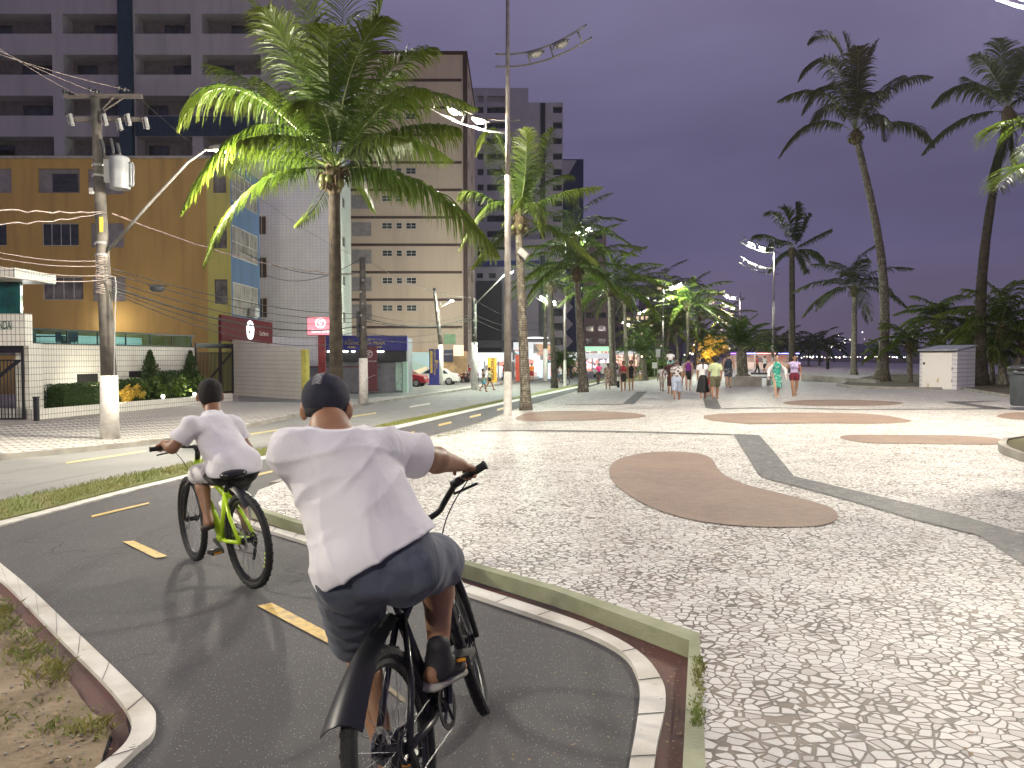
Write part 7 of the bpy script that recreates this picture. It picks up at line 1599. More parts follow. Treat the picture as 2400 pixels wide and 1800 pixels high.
# ================================================================== THE TWO RIDERS
WHITE_T = cloth('white_tshirt_cotton', (0.80,0.78,0.80), (0.72,0.70,0.73), 3.0, fold=.35); DENIM = cloth('slate_blue_shorts', (0.085,0.098,0.135), (0.06,0.07,0.10), 8.0, fold=.3); BLKC = cloth('black_cloth', (0.012,0.012,0.014)); WHC = cloth('white_cloth', (0.75,0.73,0.74))
CAPM = mat('navy_cap_fabric', (0.018,0.02,0.036), .85, scale=30, bump=.2, bscale=200); CAPS = mat('grey_cap_strip', (0.13,0.125,0.14), .7); CAPL = mat('silver_cap_print', (0.5,0.5,0.5), .5)
def rider(label, base, J, s, res, skin, shirt, shorts, g=1.0, palmdown=True, headdir=None, up=None, fine=True, cap=None, hair=None, shoe=None, shortfr=.95, shirtdisp=None, hem=None, sleeve=.75, wide=1.0, headk=1.0):
    B = V3(base); pel, ch, nk, hc = J['pel'], J['ch'], J['nk'], J['head']; f = (V3(J['fwd'])).normalized(); r_ = V3((f.y,-f.x,0)).normalized(); ax = (ch-pel).normalized(); fr = (f-ax*f.dot(ax)).normalized(); rt = ax.cross(fr)*-1
    rt = (J['shR']-J['shL']).normalized(); fr = ax.cross(rt).normalized(); 
    if fr.dot(f) < 0: fr = -fr
    S_ = SDF(res); k = .03*s
    S_.cap(pel-rt*.05*s, pel+rt*.05*s, .12*s*g, None, k, fr, .95); S_.cap(pel, pel.lerp(ch,.5), .135*s*g, .135*s*g, k, fr, .8); S_.cap(pel.lerp(ch,.5), ch, .135*s*g, .145*s*g, k, fr, .75)
    S_.cap(J['shL'].lerp(J['shR'],.1), J['shL'].lerp(J['shR'],.9), .062*s, None, k); S_.cap(ch, nk, .11*s*g, .06*s, k, fr, .8); S_.cap(nk-ax*.03*s, hc-ax*.05*s, .068*s*g, .062*s*g, k)
    for sd, sg in (('L',-1),('R',1)):
        S_.cap(J['sh'+sd], J['el'+sd], .056*s*g, .049*s*g, k); m = J['el'+sd].lerp(J['wr'+sd], .3); S_.cap(J['el'+sd], m, .047*s*g, .049*s*g, .02); S_.cap(m, J['wr'+sd], .049*s*g, .029*s, .02)
        hand_prims(S_, J['wr'+sd], J['hd'+sd], J['pm'+sd], s, side=(1 if sg > 0 else -1), curl=1.0, fine=fine)
        S_.cap(J['hip'+sd], J['kn'+sd], .095*s*g, .060*s*g, k); m = J['kn'+sd].lerp(J['an'+sd], .32); bk = (m-(J['hip'+sd]+J['an'+sd])*.5); m = m-f*.015*s
        S_.cap(J['kn'+sd], m, .057*s*g, .060*s*g, .02); S_.cap(m, J['an'+sd], .058*s*g, .036*s, .02); foot_prims(S_, J['an'+sd], J['ft'+sd], s)
    hd = V3(headdir or f); u = V3(up or (0,0,1)).normalized(); hd = (hd-u*hd.dot(u)).normalized(); hr = hd.cross(u); R = Matrix(((hr.x,hd.x,u.x),(hr.y,hd.y,u.y),(hr.z,hd.z,u.z))); s0 = s; s = s*headk; head_prims(S_, hc, R, s, k=.012); s = s0
    o = mk('person', S_.mesh(), skin, None, B); o.location = B; tag(o, label, 'person'); face_bits(o, hc, R, s*headk, B)
    e = lambda x, y, zz: hc+R @ (V3((x, y, zz))*s*headk); gr = .012*s+res*.4
    ax2 = (ax-rt*ax.dot(rt)).normalized()
    T = SDF(res*1.0); w = wide
    T.cap(pel.lerp(ch,-.08), pel.lerp(ch,.45), .172*s*g*w+gr, .168*s*g*w+gr, .03, fr, .80); T.cap(pel.lerp(ch,.45), ch, .168*s*g*w+gr, .168*s*g+gr, .03, fr, .74)
    T.cap(pel-rt*.06*s, pel+rt*.06*s, .152*s*g*w+gr, None, .03, fr, .98)
    T.cap(J['shL'].lerp(J['shR'],.08), J['shL'].lerp(J['shR'],.92), .068*s+gr, None, .04); T.cap(ch, nk, .125*s*g, .078*s+gr*.3, .03, fr, .85)
    for sd in ('L','R'): e2 = J['sh'+sd].lerp(J['el'+sd], sleeve); T.ell(J['sh'+sd], (.068*s*g+gr,)*3, .03); T.cap(J['sh'+sd], e2, .064*s*g+gr, .072*s*g+gr, .035, ends=False)
    hp, hn = hem if hem else (pel-ax*.04*s, -ax)
    mk('shirt', T.mesh([(hp, hn), (nk-ax2*.012*s, (ax2-fr*.35))], shirtdisp), shirt, o, B)
    # shorts
    T = SDF(res); T.ell(J['hipL'], (.108*s*g+gr,)*3, .03); T.ell(J['hipR'], (.108*s*g+gr,)*3, .03); T.cap(pel-rt*.05*s, pel+rt*.05*s, .128*s*g+gr, None, .03, fr, .98); T.cap(pel, pel.lerp(ch,.2), .128*s*g+gr, .126*s*g+gr, .03, fr, .85)
    for sd in ('L','R'): e2 = J['hip'+sd].lerp(J['kn'+sd], shortfr); T.cap(J['hip'+sd], e2, .103*s*g+gr, .092*s*g+gr, .03, ends=False)
    nz = lambda X, Y, Z: .004*np.sin(38*X+20*Z+3*np.sin(9*Y))+.003*np.sin(55*Z-31*Y+5*X)
    mk('shorts', T.mesh([(pel+ax*.07*s, ax)], nz), shorts, o, B)
    if cap:
        T = SDF(res*.8); T.ell(e(0,-.008,.048), (.090*s,.108*s,.092*s), .01, R)
        mk('cap', T.mesh([(e(0,-.03,-.005), -(u+R.col[1]*-.10)), ]), cap, o, B)
        T = SDF(res); T.ell(e(0,-.02,-.0), (.0775*s,.092*s,.06*s), .01, R); mk('hair', T.mesh([(e(0,-.0,-.022), -u)]), HAIR, o, B)
    s = s*headk
    if hair: T = SDF(res); T.ell(e(0,-.016,.046), (.088*s,.103*s,.086*s), .01, R); T.ell(e(0,-.035,.0), (.083*s,.080*s,.075*s), .02, R); mk('hair', T.mesh([(e(0,.066,0), R.col[1])]), HAIR, o, B)
    return o, R, e, u, hr, hd
# --- man
Jm = dict(pel=V3((-.47,2.62,.94)), ch=V3((-.615,2.83,1.28)), nk=V3((-.695,2.90,1.41)), head=P(766,960,2.87), fwd=(.20,.97,0))
Jm['shL'] = P(684,1058,2.64); Jm['shR'] = P(888,1050,2.76)
Jm['ch'] = (Jm['shL']+Jm['shR'])*.5+V3((.03,-.02,-.075)); Jm['nk'] = P(768,992,2.78)
gR = gm[-1]; gL = gm[1]
wR = P(1062,1128,3.12)
def clampv(a, b, L_):   # point between a and b bent outward
    return b
hR = (V3(gR[0])+V3(gR[1]))*.5; hL = (V3(gL[0])+V3(gL[1]))*.5
print('man grips', hR, hL, 'px', [(1200+F*q.x/q.y) for q in (hR, hL)])
Jm['wrR'] = hR+V3((-.05,-.075,.045)); Jm['wrL'] = hL+V3((.0,-.085,.05))
def elbow(sh, wr, out, l1, l2):
    d = wr-sh; L_ = min(d.length, (l1+l2)*.995); a = (l1*l1-l2*l2+L_*L_)/(2*L_); h = math.sqrt(max(0, l1*l1-a*a)); dn = d.normalized(); o = V3(out); o = (o-dn*o.dot(dn)).normalized(); return sh+dn*a+o*h
Jm['elR'] = elbow(Jm['shR'], Jm['wrR'], (.7,-.1,-.15), .25, .23); Jm['elL'] = elbow(Jm['shL'], Jm['wrL'], (-.8,-.1,-.3), .27, .25)
print('arm', (Jm['shR']-Jm['wrR']).length, (Jm['shL']-Jm['wrL']).length)
for sd, hh, wr in (('R',hR,Jm['wrR']),('L',hL,Jm['wrL'])): Jm['hd'+sd] = (hh+V3((0,.03,.012))-wr); Jm['pm'+sd] = V3((0,.15,-1))
Jm['hipR'] = Jm['pel']+V3((.09,.0,-.03)); Jm['hipL'] = Jm['pel']+V3((-.10,-.03,-.04))
Jm['knR'] = P(1030,1318,3.0); Jm['anR'] = P(1028,1545,2.84); Jm['ftR'] = V3((.42,.9,-.12))
Jm['knL'] = P(842,1500,2.98); Jm['anL'] = P(905,1772,2.78); Jm['ftL'] = V3((.25,.95,-.2))
def nzs(X, Y, Z):
    q1 = 15*Z-9*X+1.6*np.sin(6*X+4*Z)+1.1*np.sin(13*X-7*Z); q2 = 23*Z+3*X+1.8*np.sin(9*X+3)+.8*np.sin(17*Z+5*X); q3 = 11*Z+20*X+1.3*np.sin(8*Z)
    r1 = (1-np.abs(np.sin(q1)))**2.2; r2 = (1-np.abs(np.sin(q2)))**2.5; r3 = (1-np.abs(np.sin(q3)))**2.5
    m1 = .5+.5*np.sin(5*X+7*Z+1); m2 = .5+.5*np.sin(8*X-6*Z+2.2); m3 = .5+.5*np.sin(6*Z+3*X+4)
    return -(.011*r1*m1+.009*r2*m2+.008*r3*m3)+.004
hem = (P(838,1346,2.6), (V3((.50,-.12,-.85))).normalized())
man, Rm, em, um, hrm, hdm = rider('man in white t-shirt, slate shorts and navy cap riding away in the foreground', (-.3,2.9,PZ), Jm, 1.0, .0075, SK_T, WHITE_T, DENIM, g=1.06, headdir=(-.02,1,-.02), up=(-.03,0,1), cap=CAPM, shirtdisp=nzs, hem=hem, sleeve=.86, wide=1.04)
# cap strip and print
mb = MB(); n = 16; off_ = V3(man.location)
def cappt(x, th, lift=1.0): # th 0 top .. back
    return hem and (em(0,-.008,.048)+Rm @ V3((x, -.108*math.sin(th)*math.sqrt(max(0,1-(x/.09)**2))*lift, .092*math.cos(th)*math.sqrt(max(0,1-(x/.09)**2))*lift)))
vs = []
for i in range(n+1):
    th = -.35+1.30*i/n
    for x in (-.028,-.014,0,.010): vs.append(cappt(x-.004, th, 1.035)-off_)
mb.add(vs, [(i*4+k,(i+1)*4+k,(i+1)*4+k+1,i*4+k+1) for i in range(n) for k in range(3)]); mb.build('cap_strip', CAPS, man, smooth=True)
for ch_, th in (('V',.90),('I',.78),('T',.68),('A',.56)):
    p = cappt(-.009, th, 1.065)-off_; nrm = (cappt(-.009, th, 1.2)-cappt(-.009, th, 1.0)).normalized(); xr = Rm.col[2].cross(nrm).normalized() if False else (Rm @ V3((1,0,0))); dn_ = nrm.cross(xr).normalized()
    Mx = Matrix(((dn_.x if False else -dn_.x, xr.x, nrm.x, p.x),(-dn_.y, xr.y, nrm.y, p.y),(-dn_.z, xr.z, nrm.z, p.z),(0,0,0,1)))
    text(ch_, .024, CAPL, 'cap_print', man, Mx, extrude=.0006)
# shoes
for sd in ('L','R'):
    a = Jm['an'+sd]; d = V3(Jm['ft'+sd]).normalized(); dz_ = V3((0,0,1)); T = SDF(.008)
    T.cap(a-dz_*.045-d*.03, a-dz_*.06+d*.14, .046, .040, .02, dz_, .8); T.cap(a+dz_*.05, a-dz_*.03, .047, .05, .02); T.cap(a-dz_*.01, a+d*.09-dz_*.045, .05, .038, .02); sh_ = mk('shoe', T.mesh(), mat('black_shoe', (0.014,0.014,0.018), .7), man, V3(man.location))
    T = SDF(.008); T.cap(a-dz_*.088-d*.055, a-dz_*.092+d*.155, .046, .042, .0, dz_, .42); mk('sole', T.mesh(), mat('grey_sole', (0.42,0.40,0.34), .8), man, V3(man.location))
# --- boy
fb_ = V3((-.71,.71,0)); rb_ = V3((.71,.71,0)); sB = .86
pelB = P(549,1092,5.55); chB = P(503,1012,5.66)
Jb = dict(pel=pelB, ch=chB, nk=P(497,962,5.74), head=P(492,929,5.82), fwd=fb_)
Jb['shL'] = P(449,998,5.50); Jb['shR'] = P(545,994,5.80)
gR = gb[-1]; gL = gb[1]; hR = (V3(gR[0])+V3(gR[1]))*.5; hL = (V3(gL[0])+V3(gL[1]))*.5
print('boy grips px', [(1200+F*q.x/q.y, q) for q in (hR, hL)])
Jb['wrR'] = hR+V3((.04,-.05,.05)); Jb['wrL'] = hL+V3((.05,-.035,.045))
Jb['elL'] = elbow(Jb['shL'], Jb['wrL'], (-.4,-.4,-.8), .21, .20); Jb['elR'] = elbow(Jb['shR'], Jb['wrR'], (.1,.6,-.9), .22, .21)
print('armb', (Jb['shL']-Jb['wrL']).length)
for sd, hh, wr in (('R',hR,Jb['wrR']),('L',hL,Jb['wrL'])): Jb['hd'+sd] = (hh+V3((-.02,.02,.012))-wr); Jb['pm'+sd] = V3((-.1,.1,-1))
Jb['hipL'] = pelB-rb_*.085-V3((0,0,.02)); Jb['hipR'] = pelB+rb_*.085-V3((0,0,.02)); Jb['knL'] = P(468,1112,5.72); Jb['anL'] = P(488,1215,5.55); Jb['ftL'] = V3((-.5,.8,-.25)); Jb['knR'] = P(552,1140,6.0); Jb['anR'] = P(578,1235,5.82); Jb['ftR'] = V3((-.6,.75,-.3))
boy, Rb, eb_, ub, *_ = rider('boy in white t-shirt and black shorts on the lime green bicycle', (pelB.x,pelB.y,zb1), Jb, sB, .009, SK_B, WHITE_T, BLKC, g=1.0, headdir=(-.45,.9,-.1), up=(0,0,1), hair=True, shirtdisp=lambda X,Y,Z: .0032*np.sin(20*X+40*Z+2*np.sin(9*Y))+.0025*np.sin(50*Z-23*Y), hem=(P(545,1108,5.55), (-ub_ if False else V3((.05,.05,-1)))), sleeve=.66, wide=1.12, headk=1.18)
T = SDF(.01); e2 = Jb['hipL'].lerp(Jb['knL'], .35); e3 = Jb['hipL'].lerp(Jb['knL'], .98); T.cap(e2-rb_*.022, e3-rb_*.02, .098*sB, .094*sB, .02, ends=False); mk('side_panel', T.mesh([(Jb['hipL']-rb_*.035, rb_)]), WHC, boy, V3(boy.location))
for sd in ('L','R'):
    a = Jb['an'+sd]; d = V3(Jb['ft'+sd]).normalized(); T = SDF(.009); T.cap(a-V3((0,0,.065))-d*.04, a-V3((0,0,.07))+d*.13, .042, .038, .0, (0,0,1), .5); T.cap(a+d*.06-V3((0,0,.035)), a+d*.09-V3((0,0,.045)), .038, .034, .01); mk('sandal', T.mesh(), mat('dark_brown_sandal', (0.03,0.018,0.014), .7), boy, V3(boy.location))
# ================================================================== PEDESTRIANS
def gpers(label, u, v, face, ht, off=0.0, Y=None, **k):
    b = G(u, v, off) if Y is None else V3((xu(u,Y), Y, H(xu(u,Y),Y)+off)); return person(label, b, face, ht, **k)
FL = cloth('cream_brown_floral', (0.55,0.46,0.36), (0.10,0.05,0.04), 16, (.48,.52)); REDC = cloth('red_cloth', (0.42,0.03,0.05)); LBL = cloth('light_blue_denim', (0.42,0.47,0.60)); BWF = cloth('black_white_flower_print', (0.55,0.50,0.48), (0.08,0.07,0.09), 11, (.47,.53)); PUR = cloth('purple_cloth', (0.20,0.03,0.24)); GRN = cloth('pale_green_cloth', (0.46,0.52,0.30)); KHK = cloth('khaki_olive', (0.11,0.10,0.055)); NVY = cloth('charcoal_navy_cloth', (0.035,0.05,0.075)); NVP = cloth('navy_white_palm_print', (0.03,0.035,0.05), (0.35,0.35,0.36), 18, (.55,.58)); TEA = cloth('teal_leaf_print', (0.02,0.27,0.20), (0.40,0.55,0.48), 9, (.55,.60)); LIL = cloth('lilac_top', (0.52,0.42,0.66)); MRN = cloth('maroon_shorts', (0.14,0.008,0.025)); PNK = cloth('hot_pink_cloth', (0.80,0.04,0.22)); ORG = cloth('orange_cloth', (0.85,0.25,0.02)); DRED = cloth('dark_red_shorts', (0.28,0.02,0.02)); CRM = cloth('cream_shorts', (0.50,0.45,0.36)); DBR = cloth('dark_brown_dress', (0.06,0.02,0.018)); GRNB = cloth('green_beach_cloth', (0.05,0.50,0.28), (0.1,0.3,0.6), 8); TEALS = cloth('mint_shorts', (0.25,0.50,0.45))
AW = (.25, .97); TW = (-.25, -.97)
WG = 'people walking on the promenade'
gpers('woman seen from behind in a loose cream and brown floral dress', 1425, 913, AW, 1.60, female=True, build=1.22, cl=dict(dress=(FL,.42,.03,.8)), hair='short', hairm=HAIRB, group=WG, step=.16, shoes=M_RUB)
o_, J1 = gpers('woman in red crop top and black wrap skirt holding a dark bag', 1461, 917, TW, 1.68, female=True, build=.98, cl=dict(top=(REDC,dict(straps=True,crop=True,hem=.1)), skirt=(BLKC,.55,-.02)), hair='bob', group=WG, arms=(.3,.2), step=.14, turn=-.3)
bg_ = empty('hand_bag', J1['wrR']+V3((-.05,-.05,-.62)), .3, 'dark bag dangling from the hand of the woman in red', 'bag'); T = SDF(.02); T.cap((0,0,.05),(.0,0,.30), .09, .07, .02, (0,1,0), .5); mk('bag_body', T.mesh(), BLKC, bg_); mb = MB(); mb.tube([(0,0,.35),(.03,0,.5),(.05,0,.62)], .012, 5); mb.build('strap', BLKC, bg_)
gpers('woman in short black dress with a jacket over her arm beside the red top', 1479, 916, TW, 1.66, female=True, build=.96, cl=dict(dress=(BLKC,.72,.0,None)), hair='curly', hairm=HAIRB, group=WG, arms=(.25,.25), step=.12)
gpers('small boy in white t-shirt and cream shorts walking away', 1551, 917, AW, 1.33, child=True, skin=SK_B, cl=dict(top=(WHC,dict(sl=.6,hem=-.08)), legs=(CRM,.85,.01)), group=WG, build=.95, shoes=M_RUB)
o_, JF = gpers('person in dark brown clothes carrying a child on the shoulders', 1571, 925, AW, 1.60, cl=dict(dress=(DBR,.42,-.02,.5)), hair='short', group=WG, build=1.02, arms=(.6,.6))
bF = G(1571, 925, 0.0)
def kid_sit(J, B, f, r_, s):
    for sd, sg in (('L',-1),('R',1)):
        J['kn'+sd] = J['hip'+sd]+f*.22*s+r_*sg*.05*s; J['an'+sd] = J['kn'+sd]-V3((0,0,.30*s))
kh = 1.12; ks = kh/1.7
person('small child in white top and mint shorts riding on the shoulders', bF+V3((0,0,1.46-.90*ks+.06)), AW, kh, child=True, skin=SK_B, cl=dict(top=(WHC,dict(sl=.5,hem=-.06)), legs=(TEALS,.9,.02)), extra=kid_sit, elbow=(1.2,1.2), step=0.0, group=WG)
gpers('stout woman in flower print blouse and light blue capri trousers seen from behind', 1586, 937, AW, 1.58, female=True, build=1.15, cl=dict(top=(BWF,dict(sl=.7,hem=-.03)), legs=(LBL,1.3,.01)), hair='short', hairm=HAIRG, group=WG, shoes=M_RUB)
gpers('woman with long black hair and black white top, behind the flower blouse', 1594, 912, AW, 1.66, female=True, cl=dict(top=(BWF,dict(sl=.5)), legs=(BLKC,.7,.0)), hair='long', group=WG)
gpers('woman in purple tank top and tight black skirt walking away', 1613, 915, AW, 1.68, female=True, build=1.05, cl=dict(top=(PUR,dict(straps=True)), skirt=(BLKC,.58,-.03)), hair='bun', group=WG, shoes=M_RUB, skin=SK_L)
gpers('woman with long ponytail in white top and long black skirt', 1647, 935, AW, 1.60, female=True, build=1.05, cl=dict(top=(WHC,dict(sl=.6,hem=0.0)), skirt=(BLKC,.30,.10)), hair='tail', group=WG, step=.1)
gpers('child in red shorts and pale blue top half hidden behind the black skirt', 1661, 928, AW, 1.40, child=True, cl=dict(top=(cloth('pale_blue_cloth', (0.35,0.42,0.62)),dict(sl=.5)), legs=(REDC,.8,.0)), hair='short', hairm=HAIRB, group=WG)
gpers('woman with dark bob in pale green blouse and olive shorts', 1676, 935, AW, 1.62, female=True, build=1.08, cl=dict(top=(GRN,dict(sl=.85,hem=-.12,fl=.02)), legs=(KHK,.9,.01)), hair='curly', group=WG, shoes=M_RUB, step=.22)
gpers('tall man in charcoal tank top and palm print shorts walking away', 1707, 909, AW, 1.78, skin=SK_L, build=1.05, cl=dict(top=(NVY,dict(straps=True,hem=-.08,fl=.01)), legs=(NVP,.8,.01)), hair='short', hairm=HAIRG, group=WG, shoes=M_RUB)
o_, JT = gpers('woman in teal leaf print dress with hair bun walking toward the viewer', 1820, 931, (-.1,-1), 1.62, female=True, build=1.05, cl=dict(dress=(TEA,.40,.03,None)), hair='bun', group=WG, arms=(.5,.4), step=.14, skin=SK_L)
T = SDF(.014)
for sd in ('L','R'): T.cap(JT['sh'+sd]-V3((0,0,.12)), JT['el'+sd], .062, .060, .02); T.cap(JT['el'+sd], JT['wr'+sd]+V3((0,0,-.12)), .060, .035, .02)
bT = G(1820, 931, 0.0); mk('shawl_sleeves', T.mesh(), WHC, o_, bT)
o_, JV = gpers('woman in lilac top and maroon shorts with a red shoulder bag', 1861, 929, (-.1,-1), 1.60, female=True, build=1.08, cl=dict(top=(LIL,dict(sl=.25,hem=.02)), legs=(MRN,.55,.0)), hair='tail', group=WG, arms=(.15,.5), step=.12)
rb2 = empty('shoulder_bag', JV['shL']+V3((.02,.05,-.25)), 0, 'red shoulder bag hanging behind the shoulder of the lilac top woman', 'bag'); T = SDF(.016); T.cap((0,0,0),(0,0,.18), .09, .07, .02, (0,1,0), .6); mk('bag_body', T.mesh(), REDC, rb2); mb = MB(); mb.tube([(-.02,-.1,.0),(-.05,-.12,.2),(-.04,.0,.29),(0,.06,.2)], .022, 5); mb.build('strap', REDC, rb2)
# crossing girls
gpers('girl with green beach cloth crossing the road toward the right', 1132, 918, (.97,.2), 1.62, off=PATH, female=True, build=.92, cl=dict(top=(BLKC,dict(straps=True,crop=True,hem=.1)), skirt=(GRNB,.62,.02)), hair='bob', group='girls crossing the road', step=.2)
gpers('girl in pale top striding beside the one with green cloth', 1147, 914, (.97,.1), 1.66, off=PATH, female=True, build=.92, cl=dict(top=(cloth('pale_yellow_cloth', (0.55,0.60,0.40)),dict(sl=.4)), legs=(BLKC,.5,.0)), hair='curly', group='girls crossing the road', step=.3)
SG = 'people near the shops'
gpers('person in bright orange shirt and dark red shorts by the storefront', 1246, 893, (.4,.9), 1.72, off=PATH+.12, cl=dict(top=(ORG,dict(sl=.7,hem=-.08)), legs=(DRED,.9,.02)), group=SG, hairm=HAIRB)
gpers('dark dressed person standing before the salmon wall', 1338, 884, (.6,-.8), 1.70, off=PATH+.12, Y=80, cl=dict(top=(BLKC,dict(sl=.7)), legs=(BLKC,1.9,.0)), group=SG)
for i, (u, Y_, lb, c1) in enumerate(((1180,78,'seated bar guest shape in red shirt left of the tall lamp',REDC),(1098,78,'person in red standing inside the left end of the bar',REDC),(1232,84,'person in white apron behind the orange shirt',WHC),(1640,95,'far walker in pale shirt behind the ponytail woman',WHC),(1700,80,'far walker in dark clothes left of the tank top man',BLKC),(1533,90,'far walker near the signpost in blue',LBL),(1774,70,'person in red shirt sitting area beyond the bench',REDC),(1792,72,'person in white beside the one in red beyond the bench',WHC),(1940,90,'dark figure crouching on the beach sand',BLKC))):
    gpers(lb, u, 0, (math.cos(i*2.1), math.sin(i*2.1)), 1.65, Y=Y_, off=PATH if u < 1500 else 0.0, cl=dict(top=(c1,dict(sl=.6)), legs=(BLKC,.9 if i % 2 else 1.9,.0)), group='small far people', res=.022)
# pink cyclist + side-on cyclist
b = G(1401, 901, PATH); Mx = bikemat(b+V3((.20,.8,0)), b+V3((-.05,-.2,0))); bicycle('bicycle of the distant rider in pink coming along the cycle path', Mx, detail=False, sad=.92, group='distant bicycles', spk=16)
def sit_bike(J, B, f, r_, s):
    up = V3((0,0,.10)); 
    for q in J: pass
    for sd, sg in (('L',-1),('R',1)):
        J['kn'+sd] = J['hip'+sd]+f*.34-V3((0,0,.10 if sg > 0 else .24))*1.0; J['an'+sd] = J['kn'+sd]-V3((0,0,.36))-f*.08; J['el'+sd] = J['sh'+sd]+f*.20-V3((0,0,.18)); J['wr'+sd] = J['el'+sd]+f*.22-V3((0,0,.05))
person('rider in hot pink jacket on the distant bicycle', b+V3((.15,.6,.06)), (-.25,-.97), 1.66, cl=dict(top=(PNK,dict(sl=1.0,hem=-.05,fl=.01)), legs=(BLKC,.9,.0)), extra=sit_bike, group='distant riders', hair='bob', step=0)
b = G(1296, 908, PATH); xr = b.x; Yr = b.y+4; zr_ = H(b.x,Yr)+PATH
bicycle('side-on white bicycle with basket half hidden by the dark palm trunk', bikemat((xu(1327,Yr), Yr, zr_), (xu(1296,Yr), Yr+.1, zr_)), detail=False, step=True, basket=True, sad=.9, frame=M_CHROME, group='distant bicycles', spk=16)
person('rider in white shirt and dark shorts behind the dark palm trunk', V3((xu(1314,Yr), Yr, zr_+.04)), (-1,.05), 1.68, cl=dict(top=(WHC,dict(sl=.6,hem=-.04)), legs=(NVY,.9,.0)), extra=sit_bike, group='distant riders', step=0)
# seated person on lawn chair
b = V3((xu(1508,66), 66, H(xu(1508,66),66))); ch_ = empty('beach_chair', b, .8, 'low white beach chair on the lawn under the bushy palm', 'chair')
mb = MB(); mb.box((-.25,-.3,.28),(.25,.25,.32)); mb.build('seat', B_FR, ch_); mb = MB(); mb.box((-.25,.22,.33),(.25,.26,.8)); mb.build('backrest', B_FR, ch_)
for x in (-.22,.22):
    for y in (-.26,.2): mb = MB(); mb.tube([(x,y,0),(x,y,.28)], .015, 5); mb.build('leg', M_CHROME, ch_)
def sit_ch(J, B, f, r_, s):
    for sd, sg in (('L',-1),('R',1)): J['kn'+sd] = J['hip'+sd]+f*.42; J['an'+sd] = J['kn'+sd]-V3((0,0,.36))+f*.05
person('person in red seated on the low white chair', b+V3((0,0,-.42)), (-.7,-.7), 1.65, cl=dict(top=(REDC,dict(sl=.5)), legs=(WHC,.9,.0)), extra=sit_ch, step=0, group='small far people')
